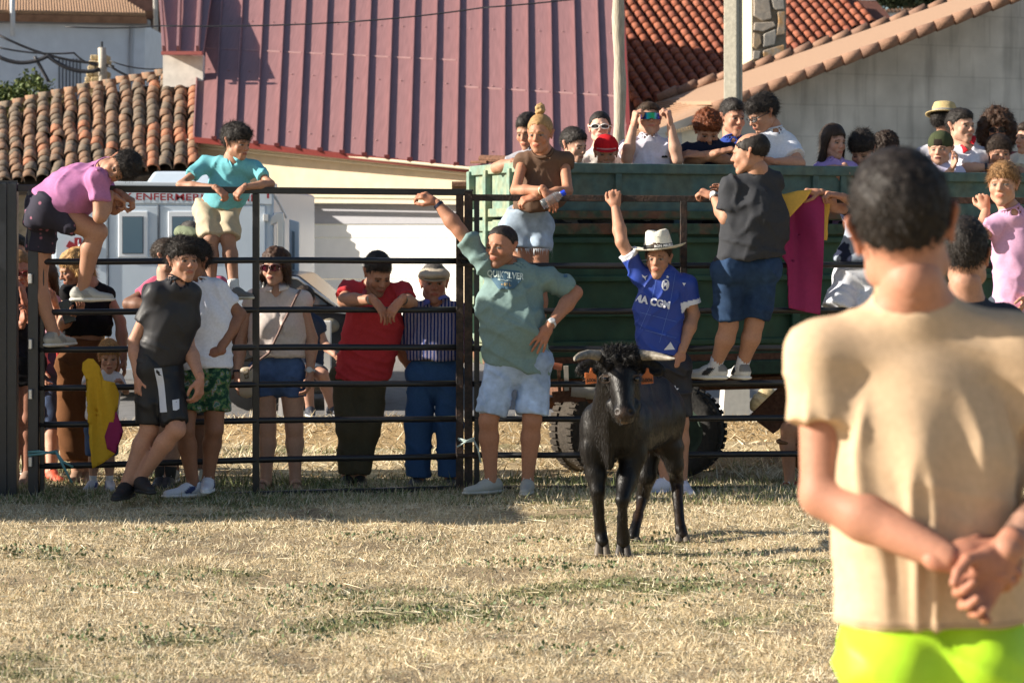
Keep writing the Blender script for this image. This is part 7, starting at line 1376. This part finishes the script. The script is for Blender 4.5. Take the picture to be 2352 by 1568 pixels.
fur = A3(.006,.005,.0046); C1 = np.tile(fur, (len(V), 1))*(1+.25*fbm(V, 6, 2))[:,None]; br = np.clip((fbm(V, 4, 2, 8)-.05)*1.6, 0, 1)*np.clip((.75-V[:,2])/.3, 0, 1); C1 = C1+np.outer(br, (.028,.011,.003))
C2 = np.tile(fur, (len(V2), 1)); mz = np.clip(1-np.linalg.norm((V2-B_(1434,954,10.80))*A3(1,.6,1.1), axis=1)/.055, 0, 1); C2 = C2+np.outer(np.clip(mz*2, 0, 1), (.035,.022,.016)); ch_ = ((V2-B_(1434,969,10.83))**2).sum(1) < .022**2; C2[ch_] = (.12,.08,.05)
for su in (-1,1):
    e = ((V2-B_(1426+su*34,870,10.925))**2).sum(1) < .0185**2; C2[e] = (.006,.005,.005); e = (((V2-B_(1426+su*34,864,10.91))*A3(1,1,2))**2).sum(1) < .018**2; C2[e] = (.045,.028,.018)
BF = mat('bull_coat', attr=True, rough=.42, var=.35, vscale=22, stretch=(1,1,.3), bump=.3, bscale=120, spec=.22)
obj_np('body', np.concatenate([V, V2]), np.concatenate([Q, Q2+len(V)]), m=BF, par=bull, col=np.concatenate([C1, C2]))
N = vnormals(V, Q); N2 = vnormals(V2, Q2); r_ = np.random.RandomState(9)
sel = V[:,2] > .12; P1, T1 = strands(V[sel], N[sel], 26000, .016, .0009, (0,.15,-.9), r_, .10, .12)
pm = (V2[:,2] > B_(0,842,11)[2])&(abs(V2[:,0]-B_(1426,0,11)[0]) < .085); P2, T2 = strands(V2[pm], N2[pm], 2600, .026, .0013, (0,-.2,-.1), r_, .6, .6)
em = (V2[:,2] < B_(0,830,11)[2])&(abs(V2[:,0]-B_(1426,0,11)[0]) > .095); P3, T3 = strands(V2[em], N2[em], 900, .022, .0011, (0,-.1,-.5), r_, .5, .5) if em.sum() > 10 else (P2[:3], np.array([[0,1,2]]))
P4, T4 = strands(V2, N2, 5000, .013, .0010, (0,-.1,-.8), r_, .2, .2)
PP = np.concatenate([P1, P2, P3, P4]); TT = np.concatenate([T1, T2+len(P1), T3+len(P1)+len(P2), T4+len(P1)+len(P2)+len(P3)]); cc = np.tile(fur*1.1, (len(PP), 1))*(.6+1.0*r_.rand(len(PP)))[:,None]
o = obj_np('coat_hair', PP, None, TT, m=HAIR, par=bull, col=cc); o['kind'] = 'stuff'
hp = Field(.008)
for k in range(26): u = 1390+r_.rand()*68; v = 824+r_.rand()*34-8*(1-abs(u-1424)/45); hp.el(B_(u, v, 10.98-r_.rand()*.05), (.020,.022,.018), k=.01)
V3, Q3 = hp.build(); V3 = V3+vnormals(V3, Q3)*(fbm(V3, 60, 3)*.012)[:,None]; N3 = vnormals(V3, Q3); P5, T5 = strands(V3, N3, 4200, .017, .0010, (0,-.2,-.4), r_, .4, .6); obj_np('poll_curls', np.concatenate([V3, P5]), Q3, T5+len(V3), m=HAIR, par=bull, col=np.tile(fur, (len(V3)+len(P5), 1))*(.7+.9*r_.rand(len(V3)+len(P5)))[:,None])
for su in (-1,1):
    fe_ = Field(.005); fe_.el(B_(1426+su*36,870,10.912), (.0135,.012,.0105)); V6, Q6 = fe_.build(); obj_np('eye', V6, Q6, m=mat('bull_eye', (.008,.006,.006), rough=.08, spec=.9), par=bull)
    MB().tube([B_(1426+su*36+14*math.cos(a), 870-9*math.sin(a), 10.902+.004*math.cos(a)*su) for a in np.linspace(0,6.28,13)], .0028, 5, cap=False).obj('eyelid', mat('eyelid_brown', (.06,.038,.026), rough=.6), bull, smooth=True)
HM = mat('horn', (.25,.22,.18), rough=.55, var=.35, vscale=25, col2=(.15,.13,.10), bump=.3, bscale=60)
def horn(pts, rs): 
    P = [B_(*p) for p in pts]; Pf, rf = [], []
    for k in range(len(P)-1):
        for t in np.linspace(0,1,5)[:-1]: Pf.append(P[k]*(1-t)+P[k+1]*t); rf.append(rs[k]*(1-t)+rs[k+1]*t)
    MB().tube(Pf+[P[-1]], rf+[rs[-1]], 14).obj('horn', HM, bull, smooth=True)
horn([(1396,818,11.02),(1374,816,11.0),(1352,813,10.97),(1333,817,10.90),(1322,823,10.84),(1320,828,10.80)], [.030,.027,.023,.019,.012,.004])
horn([(1452,815,11.02),(1476,816,11.0),(1500,817,10.98),(1521,820,10.93),(1540,823,10.88),(1551,823,10.84)], [.030,.027,.023,.018,.010,.003])
OT = mat('orange_tag', (.42,.115,.03), rough=.5)
for (u, v, sc_) in ((1358,866,.92),(1487,866,1)):
    c = B_(u, v, 10.98); w = .030*sc_; tg = MB().prism([c+A3(-w,0,-.036), c+A3(w,0,-.030), c+A3(w*.95,0,.010), c+A3(w*.35,0,.022), c+A3(w*.18,0,.046), c+A3(-w*.18,0,.046), c+A3(-w*.35,0,.022), c+A3(-w*.95,0,.006)], (0,.004,0)).obj('ear_tag', OT, bull, bevel=.001)
    flat_text('6006', c+A3(0,-.002,-.016), (1,0,.05), (0,0,1), (0,-1,0), .027*sc_, mat('tag_black', (.015,.012,.01)), tg, .03, lift=.001)
    MB().lathe(c+A3(0,-.004,.036), [(0,-.004),(.006,-.002),(.006,.004)], (A3(1,0,0), A3(0,0,1), A3(0,1,0)), 10).obj('tag_stud', OT, tg)
MB().box(B_(1347,862,10.97), (.018,.006,.028)).obj('ear_tag', OT, bull, bevel=.003)
HFM = mat('hoof', (.05,.042,.036), rough=.6, var=.3, vscale=30); HFL = mat('pale_hoof', (.13,.105,.08), rough=.6, var=.3, vscale=30)
for n_, (h_, tz) in enumerate(zip(HO, (0,0,0,0))):
    c = B_(*h_); zb = float(gz(np.array([c[0]]), np.array([c[1]]))[0])
    for s_ in (-1,1):
        ff = Field(.006); ff.rc(A3(c[0]+s_*.016, c[1]-.002, c[2]), A3(c[0]+s_*.022, c[1]-.022, zb+.004), .017, .024, k=.005); ff.plane(A3(0,0,zb+.002), A3(0,0,-1)); V, Q = ff.build(); obj_np('hoof', V, Q, m=HFL if n_ in (0,3) else HFM, par=bull)
    for s_ in (-1,1): ff = Field(.006); ff.el(A3(c[0]+s_*.018, c[1]+.03, c[2]+.02), (.010,.012,.013)); V, Q = ff.build(); obj_np('dewclaw', V, Q, m=HFM, par=bull)
MB().tube([B_(1510,930,12.28), B_(1508,990,12.34), B_(1505,1060,12.34)], [.024,.018,.014], 8).obj('tail', BF, bull, smooth=True, col=fur)
# ================================================================== FOREGROUND
i = person('foreground man seen from behind in sand tee and neon yellow shorts, hands clasped', 4.24, (2072,524,0,(.08,1,-.03),(-.15,0,1)), ((1886,796,0),(2338,786,0)),
 {'a': ((1888,1136,-.03),(2176,1280,-.175),dict(d=(1,-.05,-.02), n=(.1,.75,-.6), curl=.85, h=.0042, fc=[.7,.75,.8,.85], t=(.2,-.1,1), tc=.3)), 'b': ((2462,1112,-.02),(2312,1262,-.185),dict(d=(-.62,-.08,-.78), n=(.1,-1,.1), curl=.7, h=.0042, fc=[.95,.85,.8,.6], t=(-.8,0,.5), spread=.05))},
 hips=((2050,1520,0),(2238,1520,0)), legs={'a': ((2020,1960,0),(2025,2385,0),(0,1,0)), 'b': ((2255,1960,0),(2260,2385,0),(0,1,0))}, nk=(2096,690,.01), facing=-1, hair=('short',(.014,.010,.008),.55), skin=(.42,.20,.13), seed=61, s=1.07, f=1.0, h=.0095, hh=.0045, headscale=1.10, tattoo='b', neck=.92, wr_amp=1.0,
 shirt=dict(col=(.56,.40,.26), sleeve=.52, sr=1.22, ribcol=(.40,.275,.165), hemp=(2142,1425,0), loose=1.13, waist=1.06, flat=.66, drape=.8, nw=1.02), pants=dict(col=(.42,.72,.025), len=.75, mat=SHINY, loose=1.1, wr=1.3), shoes=dict(col=(.2,.2,.2)))
V, Q, so = i['shirt']; zz = at(0,1416,4.24)[2]; bv_ = BVHTree.FromPolygons([tuple(v) for v in V], [tuple(int(a) for a in q_) for q_ in Q])
for dz in (.0, .006):
    pts = []
    for u in np.arange(1925, 2380, 8):
        p = at(u, 1410, 3.6); hgt = zz+dz; h_ = bv_.ray_cast(Vector((at(u,1410,4.1)[0], 3.6, hgt)), Vector((0,1,0)))
        if h_[0] is not None: pts.append(np.array(h_[0])-A3(0,.0012,0))
    if len(pts) > 4: MB().tube(pts, .0011, 5).obj('hem_stitch', mat('sand_thread', (.42,.30,.20), rough=.9), i['root'], smooth=True)
i = person('short-haired man seen from behind just past the shoulder of the foreground man', 8.1, (2220,588,0,(.35,1,0)), ((2110,735,.0),(2318,735,0)), {'a': ((2080,900,0),(2090,1060,-.1)), 'b': ((2345,900,0),(2335,1060,-.1))}, hips=((2160,1050,0),(2270,1050,0)), legs={'a': ((2160,1290,0),(2160,1495,0),(0,1,0)), 'b': ((2270,1290,0),(2270,1495,0),(0,1,0))}, nk=(2215,690,0),
 facing=-1, hair=('short','black'), skin=(.40,.21,.14), seed=62, headscale=1.08, shirt=dict(col=(.03,.035,.05), sleeve=.5), pants=dict(col=(.05,.06,.08), len=.9), shoes=dict(col=(.1,.1,.1)))
